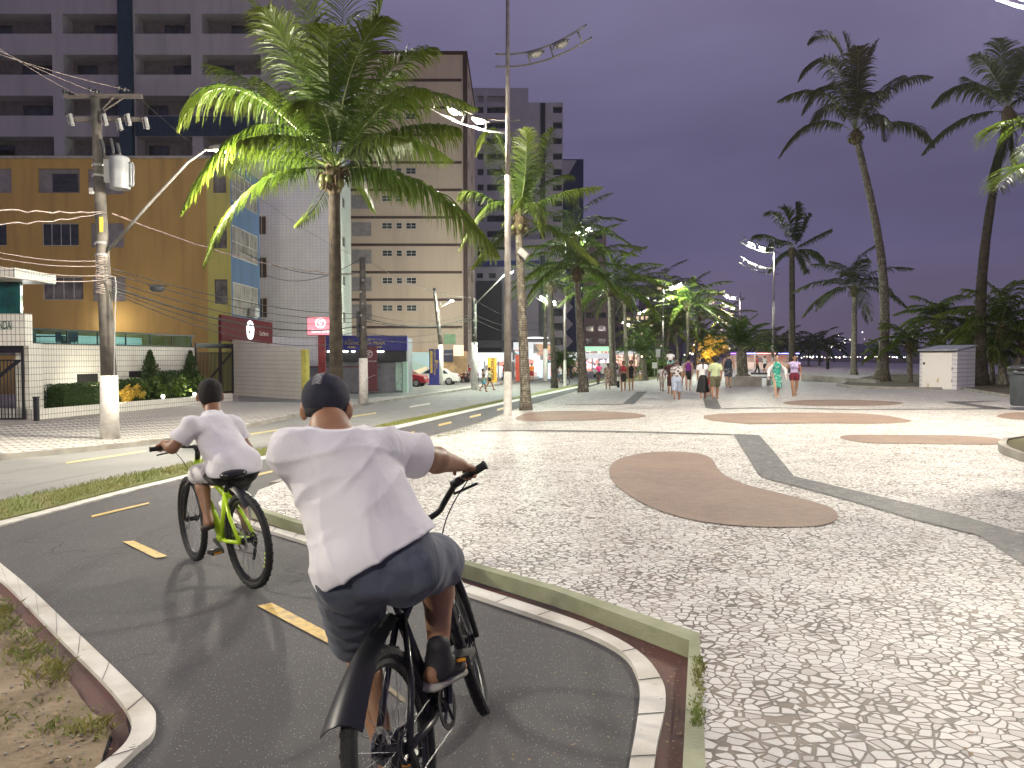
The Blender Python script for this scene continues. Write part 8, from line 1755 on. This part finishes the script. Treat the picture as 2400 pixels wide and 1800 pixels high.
# ================================================================== VEHICLES
def car(label, pos, rz, paint, kind='sedan', group='cars'):
    r = empty('parked_car' if kind != 'jeep' else 'jeep', pos, rz, label, 'car', group)
    if kind == 'sedan': prof = [(-2.1,.32),(-2.15,.62),(-2.0,.92),(-1.45,1.0),(-.95,1.38),(.35,1.42),(1.05,1.0),(1.9,.86),(2.1,.66),(2.12,.32)]; gl = [(-1.32,1.0),(-.92,1.33),(.32,1.37),(.93,1.0)]
    elif kind == 'hatch': prof = [(-1.85,.32),(-1.92,.7),(-1.8,1.02),(-1.5,1.44),(.3,1.47),(1.0,1.02),(1.75,.86),(1.9,.64),(1.9,.32)]; gl = [(-1.62,1.02),(-1.4,1.38),(.28,1.41),(.9,1.03)]
    else: prof = [(-1.8,.45),(-1.85,1.1),(-1.8,1.78),(.25,1.8),(.55,1.2),(1.75,1.12),(1.85,.95),(1.85,.45)]; gl = [(-1.6,1.2),(-1.6,1.68),(.18,1.7),(.42,1.22)]
    W_ = .84; mb = MB(); n = len(prof); layers = [(-1,1),(-.55,1.0),(.55,1.0),(1,1)]; vs = []
    for sy in (-W_, -W_*.86, W_*.86, W_):
        k = 1.0 if abs(sy) < W_*.95 else 0.0
        for x, z in prof:
            t = max(0, (z-.95)/.5); yy = sy*(1-.16*t); vs.append((x*(1 if k else .985), yy, z if k else (z-.03 if z > .5 else z+.03)))
    fs = [(j*n+i, j*n+(i+1) % n, (j+1)*n+(i+1) % n, (j+1)*n+i) for j in range(3) for i in range(n)]; fs += [tuple(range(n-1,-1,-1)), tuple(3*n+i for i in range(n))]
    mb.add(vs, fs); mb.build('body', paint, r)
    for sy in (-1,1):
        mb = MB(); m_ = len(gl); V_ = []
        for d in (0.0,.015):
            for x, z in gl: V_.append((x, sy*(W_*(1-.16*max(0,(z-.95)/.5))+d-.004), z-.03))
        mb.add(V_, [tuple(range(m_)), tuple(range(2*m_-1, m_-1, -1))]+[(i,(i+1) % m_,m_+(i+1) % m_,m_+i) for i in range(m_)]); mb.build('side_window', B_GL, r)
    x0, z0, x1, z1 = (gl[3][0]+.09, gl[3][1]+.0, gl[2][0]+.07, gl[2][1]); mb = MB(); mb.add([(x0,-.66,z0),(x0,.66,z0),(x1,.58,z1+.02),(x1,-.58,z1+.02)], [(0,1,2,3)]); mb.build('windscreen', B_GL, r)
    x0, z0, x1, z1 = (gl[0][0]-.09, gl[0][1], gl[1][0]-.07, gl[1][1]); mb = MB(); mb.add([(x0,.66,z0),(x0,-.66,z0),(x1,-.58,z1+.02),(x1,.58,z1+.02)], [(0,1,2,3)]); mb.build('rear_window', B_GL, r)
    wr_ = .32 if kind != 'jeep' else .38
    for x in (prof[0][0]+.75, prof[-1][0]-.72):
        for sy in (-1,1):
            w = empty('wheel', (x, sy*(W_-.08), wr_)); w.parent = r; mb = MB(); mb.torus((0,0,0),(0,1,0),.26,.1,28,8); mb.build('tyre', M_TYRE, w, smooth=True); mb = MB(); mb.tube([(0,sy*.0,0),(0,sy*.085,0)], .2, 16)
            for a in range(5): mb.box((-.02,sy*.085,.04),(.02,sy*.1,.19), Matrix.Rotation(a*1.2566,4,'Y'))
            mb.build('rim', M_CHROME, w)
    fx = prof[-2][0]; bx = prof[1][0]
    for sy in (-1,1):
        mb = MB(); mb.sphere((fx-.05,sy*.6,.7 if kind != 'jeep' else .95),(.1,.17,.09),8,6); mb.build('headlight', mat('headlight_glass', (0.6,0.6,0.58), .15), r)
        mb = MB(); mb.box((bx-.015,sy*.5,.72),(bx+.05,sy*.76,.86)); mb.build('tail_light', mat('tail_red', (0.35,0.01,0.01), .3), r)
    mb = MB(); mb.box((fx-.02,-.75,.34),(fx+.06,.75,.5)); mb.box((bx-.05,-.75,.36),(bx+.03,.75,.52)); mb.build('bumper', M_DK if kind == 'jeep' else paint, r)
    return r
def carpaint(name, c): 
    n = NT(name); n.b.inputs['Base Color'].default_value = c+(1,); n.b.inputs['Roughness'].default_value = .3; n.b.inputs['Coat Weight'].default_value = .6; n.b.inputs['Coat Roughness'].default_value = .08; return n.m
CW, CR = carpaint('white_car_paint', (0.72,0.70,0.66)), carpaint('red_car_paint', (0.30,0.012,0.02))
gz = lambda u, Y, o=0.02: V3((xu(u,Y), Y, H(xu(u,Y),Y)+o))
car('dark red hatchback parked nose right beyond the mint pillar', gz(947,60), -.12, CR, 'hatch', 'cars parked before the beige building')
car('white sedan parked behind the dark blue totem', gz(1018,64), 3.1, CW, 'sedan', 'cars parked before the beige building')
car('white jeep facing the viewer behind the pink rider', gz(1412,92,PATH), -math.pi/2-.25, CW, 'jeep', 'cars on the road')
car('small dark car far down the road past the jeep', gz(1436,150,PATH), -math.pi/2-.25, carpaint('dark_car_paint', (0.03,0.03,0.04)), 'hatch', 'cars on the road')
def motorbike(label, pos, rz):
    r = empty('motorcycle', pos, rz, label, 'motorcycle', 'motorcycles parked by the bar')
    for x in (-.62,.65): w = empty('wheel', (x,0,.3)); w.parent = r; mb = MB(); mb.torus((0,0,0),(0,1,0),.24,.06,24,8); mb.build('tyre', M_TYRE, w, smooth=True); mb = MB(); mb.tube([(0,-.03,0),(0,.03,0)], .18, 14); mb.build('rim', M_CHROME, w)
    T = SDF(.03); T.cap((-.2,0,.45),(.3,0,.5), .17, .15, .05,(0,1,0),.7); T.cap((.1,0,.78),(.35,0,.82), .14, .1, .05,(0,1,0),.8); mk('body', T.mesh(), mat('dark_red_paint', (0.16,0.01,0.01), .3), r)
    mb = MB(); mb.box((-.75,-.12,.74),(.05,.12,.82)); mb.build('seat', M_SADL, r); mb = MB(); mb.tube([(.65,.06,.3),(.42,.06,.95)], .03, 6); mb.tube([(.42,-.35,1.05),(.42,.35,1.05)], .02, 6); mb.build('handlebar', M_CHROME, r); mb = MB(); mb.sphere((.58,0,.88),.1,8,6); mb.build('headlight', mat('headlight_glass', (0.6,0.6,0.58), .15), r)
for k, (u, lb) in enumerate(((1086,'leftmost motorcycle parked before the bar'),(1096,'second motorcycle from the left before the bar'),(1108,'motorcycle nearest the crossing girls'),(1066,'motorcycle beside the apricot wall base'))): motorbike(lb, gz(u,70,.02), 1.3+.2*k)
# bar furniture
def bar_table(label, pos):
    r = empty('bar_table', pos, 0, label, 'table', 'bar tables'); mb = MB(); mb.lathe([(.38,.72),(.38,.75)],(0,0,0),14); mb.build('tabletop', mat('red_plastic', (0.35,0.02,0.02), .4), r); mb = MB(); mb.tube([(0,0,0),(0,0,.72)], .03, 6); mb.lathe([(.25,0),(.25,.03)],(0,0,0),12); mb.build('leg', M_DK, r)
for u, lb in ((1122,'red bar table left of the yellow sign'),(1176,'red bar table right of the yellow sign'),(1196,'red bar table just left of the tall lamp')): bar_table(lb, gz(u,78,.02))
# ================================================================== RIGHT SIDE OBJECTS
M_SHT = tile_mat('white_shed_siding', (0.66,0.64,0.66), (0.22,0.21,0.22), 3.0, .20, .5, .03)
A0 = G(2154, 911, .02); w = 1.66; dp = 2.3; zt_ = 1.83
r = empty('shed', (A0.x,A0.y,A0.z), -math.radians(50), 'small white tiled utility shed with rusty white metal door', 'shed')
def wedge(mb, x_0, x_1, y_0, y_1, z_0, zA, zB, z0b=None): z0b = z_0 if z0b is None else z0b; mb.add([(x_0,y_0,z_0),(x_1,y_0,z_0),(x_1,y_1,z0b),(x_0,y_1,z0b),(x_0,y_0,zA),(x_1,y_0,zA),(x_1,y_1,zB),(x_0,y_1,zB)], [(0,3,2,1),(4,5,6,7),(0,1,5,4),(1,2,6,5),(2,3,7,6),(3,0,4,7)])
mb = MB(); wedge(mb, 0, w, 0, dp, -.2, zt_, zt_+.22); mb.build('wall', M_SHT, r)
mb = MB(); wedge(mb, -.06, w+.05, -.1, dp+.06, zt_+.01, zt_+.06, zt_+.30, zt_+.25); mb.build('roof', mat('bluish_grey_sheet', (0.40,0.41,0.47), .5), r)
mb = MB(); mb.box((-.03,-.09,zt_-.07),(w-.02,-.005,zt_+.005)); mb.build('dark_lintel', M_DK, r)
n = NT('rusty_white_door'); fz = n.rng(n.noise(2.5, 5, .6, n.mapped((1.5,1.5,.5))), .62, .72); n.set(n.b.inputs['Base Color'], n.mix(fz, (0.74,0.71,0.66), (0.50,0.38,0.20))); n.b.inputs['Roughness'].default_value = .6
mb = MB(); mb.box((.14,-.04,.02),(w-.2,-.005,zt_-.09)); dr = mb.build('door', n.m, r); mb = MB(); mb.box((.18,-.07,zt_*.64),(.27,-.045,zt_*.70)); mb.build('handle', M_BLKI, dr)
for z in (.35, zt_*.5): mb = MB(); mb.box((w-.21,-.06,z),(w-.18,-.04,z+.14)); mb.build('hinge', M_CHROME, dr)
# bin
b = G(2400, 951, .12)
r = empty('trash_bin', b+V3((-.02,0,0)), 0, 'dark grey plastic bin with bin liner cut by the right frame edge', 'bin'); mb = MB(); mb.lathe([(.30,0),(.33,.05),(.36,.92),(.40,.94),(.40,1.0),(.36,1.0)],(0,0,0),18); mb.build('body', mat('bin_grey_plastic', (0.045,0.055,0.065), .45), r, smooth=True, auto=True)
T = SDF(.02); T.cap((-.3,-.1,1.0),(.3,-.1,1.0), .07, .06, .02); T.cap((-.2,-.36,.95),(.2,-.36,.97), .04, .03, .02); mk('bin_liner', T.mesh((), lambda X,Y,Z: .012*np.sin(60*X+40*Z)*np.sin(50*Y)), mat('shiny_liner', (0.25,0.25,0.27), .2), r)
mb = MB(); mb.lathe([(.40,1.06),(.42,1.1),(.36,1.16),(.1,1.2)],(0,0,0),18); mb.build('lid', mat('bin_lid_dark', (0.03,0.032,0.036), .4), r, smooth=True)
# planter box with bushy palm, slatted bench, low wall
b = G(1721, 905, 0.0); Yb = b.y
r = empty('planter_box', (xu(1719,Yb), Yb, b.z), 0, 'square concrete planter box holding the wide bushy palm', 'planter'); w = xu(1762,Yb)-xu(1719,Yb)+.55; mb = MB(); mb.box((0,0,0),(w,1.6,.43)); mb.box((-.03,-.03,.431),(w+.03,1.63,.50)); mb.build('box', M_CONC, r)
r = empty('bench', (xu(1766,Yb+.8), Yb+.8, b.z), 0, 'dark slatted bench between the planter box and the teal dress woman', 'bench'); w = xu(1812,Yb+.8)-xu(1766,Yb+.8)
for k in range(3): mb = MB(); mb.box((0,k*.16,.42),(w,k*.16+.12,.46)); mb.build('slat', M_DK, r)
mb = MB(); mb.box((0,.44,.60),(w,.48,.70)); mb.build('backrest', M_DK, r)
for x in (.1, w-.2): mb = MB(); mb.box((x,.02,0),(x+.12,.46,.419)); mb.build('leg', M_CONC, r)
p0 = G(1877, 893, 0); p1 = G(2052, 902, 0); gate_wall('low_wall', 'low concrete retaining wall running left of the leaning palm base', (p0.x,p0.y), (p1.x,p1.y), -.1, .55, .38, .3, M_CONC)
# sign posts on the promenade
r = empty('sign_post', G(1541, 893, 0), 0, 'thin post with small white rectangular sign left of the slim street lamp', 'sign'); mb = MB(); mb.tube([(0,0,0),(0,0,2.4)], .035, 6); mb.build('post', M_GALV, r); mb = MB(); mb.box((-.14,-.04,1.9),(.2,-.01,2.5)); mb.build('panel', B_FR, r); 
r = empty('sign_post', G(1547, 890, 0)+V3((.3,4,0)), 0, 'second thin post with low white panel behind the small boy', 'sign'); mb = MB(); mb.tube([(0,0,0),(0,0,1.4)], .03, 6); mb.build('post', M_GALV, r); mb = MB(); mb.box((-.2,-.03,.9),(.2,-.005,1.4)); mb.build('panel', B_FR, r)
# beach kiosk with coloured led strips
r = empty('beach_kiosk', (xu(1768,100), 100, .1), 0, 'low open kiosk outlined by violet and red led strips', 'kiosk'); mb = MB(); mb.box((-3.2,0,2.0),(6,3,2.2)); mb.build('roof', B_DARK, r)
for x in (-3,0,3,5.8): mb = MB(); mb.tube([(x,0,0),(x,0,2.0)], .06, 6); mb.build('post', M_CONC, r)
for x0_, x1_, c, nm in ((-3.2,-1.6,(.5,.15,1.0),'violet_led'),(-1.4,.2,(.3,.3,1.0),'blue_led'),(.3,3.0,(1.0,.3,.3),'red_led'),(3.1,6,(.35,.3,1.0),'blue_led')): mb = MB(); mb.box((x0_,-.06,2.02),(x1_,-.01,2.16)); mb.build('led_strip', emis(nm, c, 3.0), r)
mb = MB(); mb.box((-3,2.0,.0),(5.9,2.1,1.9)); mb.build('glowing_back_wall', interior('kiosk_interior', 3, (0.6,0.35,0.25), (0.25,0.12,0.1), .55), r); mb = MB(); mb.box((-2.9,.3,0),(5.8,.8,.9)); mb.build('counter', emis('warm_counter_glow', (.9,.55,.35), .35), r)  # back wall and counter glow in place of light falling on them
plight((xu(1775,98), 99, 1.8), 120, (1,.8,.7), .2, 'kiosk_light')
# far promenade tree, golden lamp light also put into its leaf colour
def leafy(name, label, pos, R, hgt, m, n, seed, trunk_r=.12, leaf=.16, cat='tree', group=None, squash=1.0, cone=False, box=None, tr=True):
    rnd = random.Random(seed); r = empty(name, pos, 0, label, cat, group)
    if tr:
        mb = MB(); mb.tube([(0,0,0),(.05,0,hgt*.5),(0,.03,hgt*.8)], [trunk_r, trunk_r*.8, trunk_r*.4], 8)
        for k in range(6): a = k*1.1; mb.tube([(0,0,hgt*.45+.05*k), (math.cos(a)*R*.5, math.sin(a)*R*.5, hgt*.7)], [trunk_r*.4, trunk_r*.15], 5)
        mb.build('trunk', M_TRUNK, r, smooth=True)
    mb = MB(); cl = [V3((rnd.gauss(0,.45), rnd.gauss(0,.45), rnd.gauss(0,.4)*squash))*R for _ in range(14)]
    for i in range(n):
        if box: p = V3((rnd.uniform(-1,1)*box[0], rnd.uniform(-1,1)*box[1], rnd.uniform(0,1)*box[2])); 
        elif cone: t = rnd.random()**1.3; a = rnd.uniform(0,6.28); q = R*(1-t)**.8*math.sqrt(rnd.random())*(1+.15*math.sin(a*5+t*9)); p = V3((math.cos(a)*q, math.sin(a)*q, .05+t*hgt))
        else: c = rnd.choice(cl); p = c+V3((rnd.gauss(0,1), rnd.gauss(0,1), rnd.gauss(0,1)*squash)).normalized()*R*.42*rnd.random()**.4+V3((0,0,hgt))
        if box and max(abs(p.x)/box[0], abs(p.y)/box[1], p.z/box[2]) < .8 and rnd.random() < .8: continue
        d = V3((rnd.gauss(0,1), rnd.gauss(0,1), rnd.gauss(.4,1))).normalized(); s_ = d.orthogonal().normalized(); s_ = s_*math.cos(i)+d.cross(s_)*math.sin(i); l = leaf*rnd.uniform(.6,1.3)
        mb.add([p, p+s_*l*.35+d*l*.5, p+d*l, p-s_*l*.35+d*l*.5], [(0,1,2,3)])
    if box: mb.box((-box[0]*.86,-box[1]*.8,0),(box[0]*.86,box[1]*.8,box[2]*.88))
    mb.build('crown' if tr else 'foliage', m, r); return r
M_LT = leaf_mat('broad_leaf_green', (0.05,0.09,0.02), (0.08,0.12,0.02), (0.1,0.1,0.03), .3); M_LH = leaf_mat('hedge_leaf', (0.028,0.055,0.015), (0.04,0.075,0.02), (0.05,0.08,0.02), .2); M_LY = leaf_mat('golden_lit_leaf', (0.42,0.30,0.05), (0.55,0.36,0.06), (0.5,0.4,0.1), .3)
leafy('broadleaf_tree', 'small tree glowing golden from lamps behind the walkers', gz(1662,120,0), 2.6, 3.2, M_LY, 1500, 3, leaf=.5); plight(V3((xu(1652,116), 115, 2.6)), 900, (1,.75,.3), .3, 'globe_light')
leafy('broadleaf_tree', 'round dark green shrub tree behind the bright street post row', gz(1330,92,0), 1.6, 1.6, M_LT, 900, 4, leaf=.3)
for i, (u, Y_, lb) in enumerate(((1532,75,'clump of green bushes behind the seated person'),(1550,80,'bush left of the sign post foot'),(1520,82,'low bush lit green at the lawn edge'))): leafy('bush', lb, gz(u,Y_,0), 1.3, .8, M_LT, 700, 10+i, leaf=.28, cat='bush', group='bushes on the lawn', tr=False)
# lawn patch
lawn = struct(sheet('lawn', gp([(1440,900),(1490,893),(1545,888),(1542,878),(1500,876)], 0.0), .02, M_GRASSB))
# garden of the planter
Mg = Matrix.Translation((0,0,0))
zp2 = zp+.3; ang = math.atan2(dd.y, dd.x)
def onpl(u, off): # point inside planter at image column u
    k = (u-1200)/F; A0 = Vector(PA)-nn_*off; t = (k*A0.y-A0.x)/(dd.x-k*dd.y); q = A0+dd*t; return V3((q.x, q.y, zp2))
h1 = onpl(175, 1.0); r = leafy('hedge', 'clipped dark green box hedge in the white tiled planter', h1, 1, 1, M_LH, 9000, 20, leaf=.07, cat='hedge', tr=False, box=(1.15,.5,.95)); r.rotation_euler = (0,0,ang)
h1 = onpl(300, 1.4); r = leafy('hedge', 'second stretch of hedge behind the utility pole', h1, 1, 1, M_LH, 5000, 21, leaf=.08, cat='hedge', tr=False, box=(1.1,.4,1.0)); r.rotation_euler = (0,0,ang)
h1 = onpl(415, 1.7); r = leafy('hedge', 'taller dark hedge between the two cypresses', h1, 1, 1, M_LH, 5000, 22, leaf=.09, cat='hedge', tr=False, box=(1.4,.35,1.35)); r.rotation_euler = (0,0,ang)
leafy('cypress', 'dark conical cypress left of the second one against the tiled wall', onpl(352,1.6), .75, 2.3, M_LH, 4200, 23, leaf=.10, cat='cypress', cone=True, group='cypresses in the planter')
leafy('cypress', 'dark conical cypress just left of the black gate', onpl(447,1.6), .75, 2.3, M_LH, 4200, 24, leaf=.10, cat='cypress', cone=True, group='cypresses in the planter')
leafy('shrub', 'golden lit shrub right beside the transformer pole', onpl(300,.5), .45, .35, M_LY, 900, 25, leaf=.12, cat='shrub', tr=False); plight(onpl(285,.3)+V3((0,-.2,.3)), 25, (1,.8,.45), .05, 'garden_light')
for i, (u, lb) in enumerate(((325,'leafy green shrub right of the golden one'),(362,'broad leaved shrub in mid planter'),(395,'low shrub with reddish stems'),(425,'thin stemmed shrub left of the boy head'),(470,'shrub at the right planter end behind the boy head'))): leafy('shrub', lb, onpl(u,.8), .5, .55, M_LT, 420, 30+i, leaf=.17, cat='shrub', group='planter shrubs', tr=False)
for u, lb in ((455,'small white glowing garden globe near the boy head'),(381,'small white garden spot in the planter')):
    r = empty('garden_lamp', onpl(u,.35)+V3((0,0,.02)), 0, lb, 'lamp'); mb = MB(); mb.sphere((0,0,.18), .09, 8, 6); mb.build('globe', emis('garden_globe', (1,.97,.85), 8), r); mb = MB(); mb.tube([(0,0,0),(0,0,.1)], .02, 6); mb.build('stem', M_DK, r)
plight(onpl(455,.3)+V3((0,-.3,.35)), 40, (1,.95,.8), .05, 'garden_light'); plight(onpl(240,1.2)+V3((0,-.6,.9)), 60, (1,.9,.7), .1, 'garden_light')
# ================================================================== FAR SHORE
M_HILL = mat('distant_hill', (0.035,0.030,0.05), 1.0, scale=.002); mb = MB(); rnd = random.Random(9); n = 90; vs = []
for i in range(n+1):
    x = -600+i*60; u = 1200+F*x/3000; hh = 4
    hh = 12+55*math.exp(-((u-1930)/90)**2)+30*math.exp(-((u-2080)/120)**2)+70*math.exp(-((u-1600)/140)**2)+40*math.exp(-((u-2330)/150)**2)+6*mnoise.noise(V3((x*.01,0,0)))*3
    vs += [(x,3000,-5),(x,3040,hh),(x,3600,hh*.9),(x,3900,-5)]
mb.add(vs, [(i*4+k,(i+1)*4+k,(i+1)*4+k+1,i*4+k+1) for i in range(n) for k in range(3)]); struct(mb.build('hills', M_HILL, smooth=True))
M_FAR = mat('distant_tower_grey', (0.11,0.095,0.13), .9); M_GL2 = emis('shore_glow', (1.0,.86,.68), 5.0); M_GLC = emis('shore_glow_cool', (.8,.88,1.0), 5.0)
for i in range(16):
    u = 1895+i*13+rnd.uniform(-4,4); Y_ = 2500; w = rnd.uniform(10,18); hh = rnd.uniform(14,46); r = empty('distant_tower', (xu(u,Y_), Y_, -2), 0, 'pale distant tower block on the far shore', 'building', 'towers on the far shore'); mb = MB(); mb.box((-w/2,0,0),(w/2,12,hh)); mb.box((-w/4,2,hh),(w/4,9,hh+4)); mb.build('wall', M_FAR, r)
def lightdot(u, v, Y, rad, m, label, group): mb = MB(); p = P(u, v, Y); mb.sphere((0,0,0), rad, 6, 4); o = mb.build('shore_light', m); o.location = p; tag(o, label, 'light', group)
for i in range(62): lightdot(1756+i*6.1+rnd.uniform(-3,3), 837.2+rnd.uniform(-1.6,1.2), 1500, rnd.uniform(.8,2.0), M_GLC if rnd.random() < .25 else M_GL2, 'tiny light in the row along the far shore', 'lights along the far shore')
for i in range(30): lightdot(rnd.gauss(1945,36), rnd.gauss(806,9), 2400, rnd.uniform(1.0,2.2), M_GL2 if rnd.random() < .6 else M_GLC, 'tiny light on the dark hill across the bay', 'lights on the far hill')
for i in range(10): lightdot(rnd.uniform(1660,1720), rnd.uniform(708,760), 2400, rnd.uniform(1.2,3.0), emis('amber_glow', (1,.55,.3), 4), 'faint amber light high on the hill above the palms', 'amber hill lights')
for i in range(26): lightdot(rnd.uniform(1500,1720), rnd.uniform(800,842), 180+rnd.uniform(0,60), rnd.uniform(.12,.28), M_GL2, 'small lamp glow between the distant palm trunks', 'glows between the palms')
mb = MB(); mb.box((-1500,-40,-6.5),(1800,4100,88)); hz_ = mb.build('haze', bpy.data.materials.new('haze_air'))
hm = hz_.data.materials[0]; hm.use_nodes = True; hm.node_tree.nodes.clear(); _o = hm.node_tree.nodes.new('ShaderNodeOutputMaterial'); _v = hm.node_tree.nodes.new('ShaderNodeVolumePrincipled'); _v.inputs['Density'].default_value = 0.00016; _v.inputs['Color'].default_value = (.8,.8,.85,1); hm.node_tree.links.new(_v.outputs[0], _o.inputs['Volume']); tag(hz_, None, None, kind='stuff')
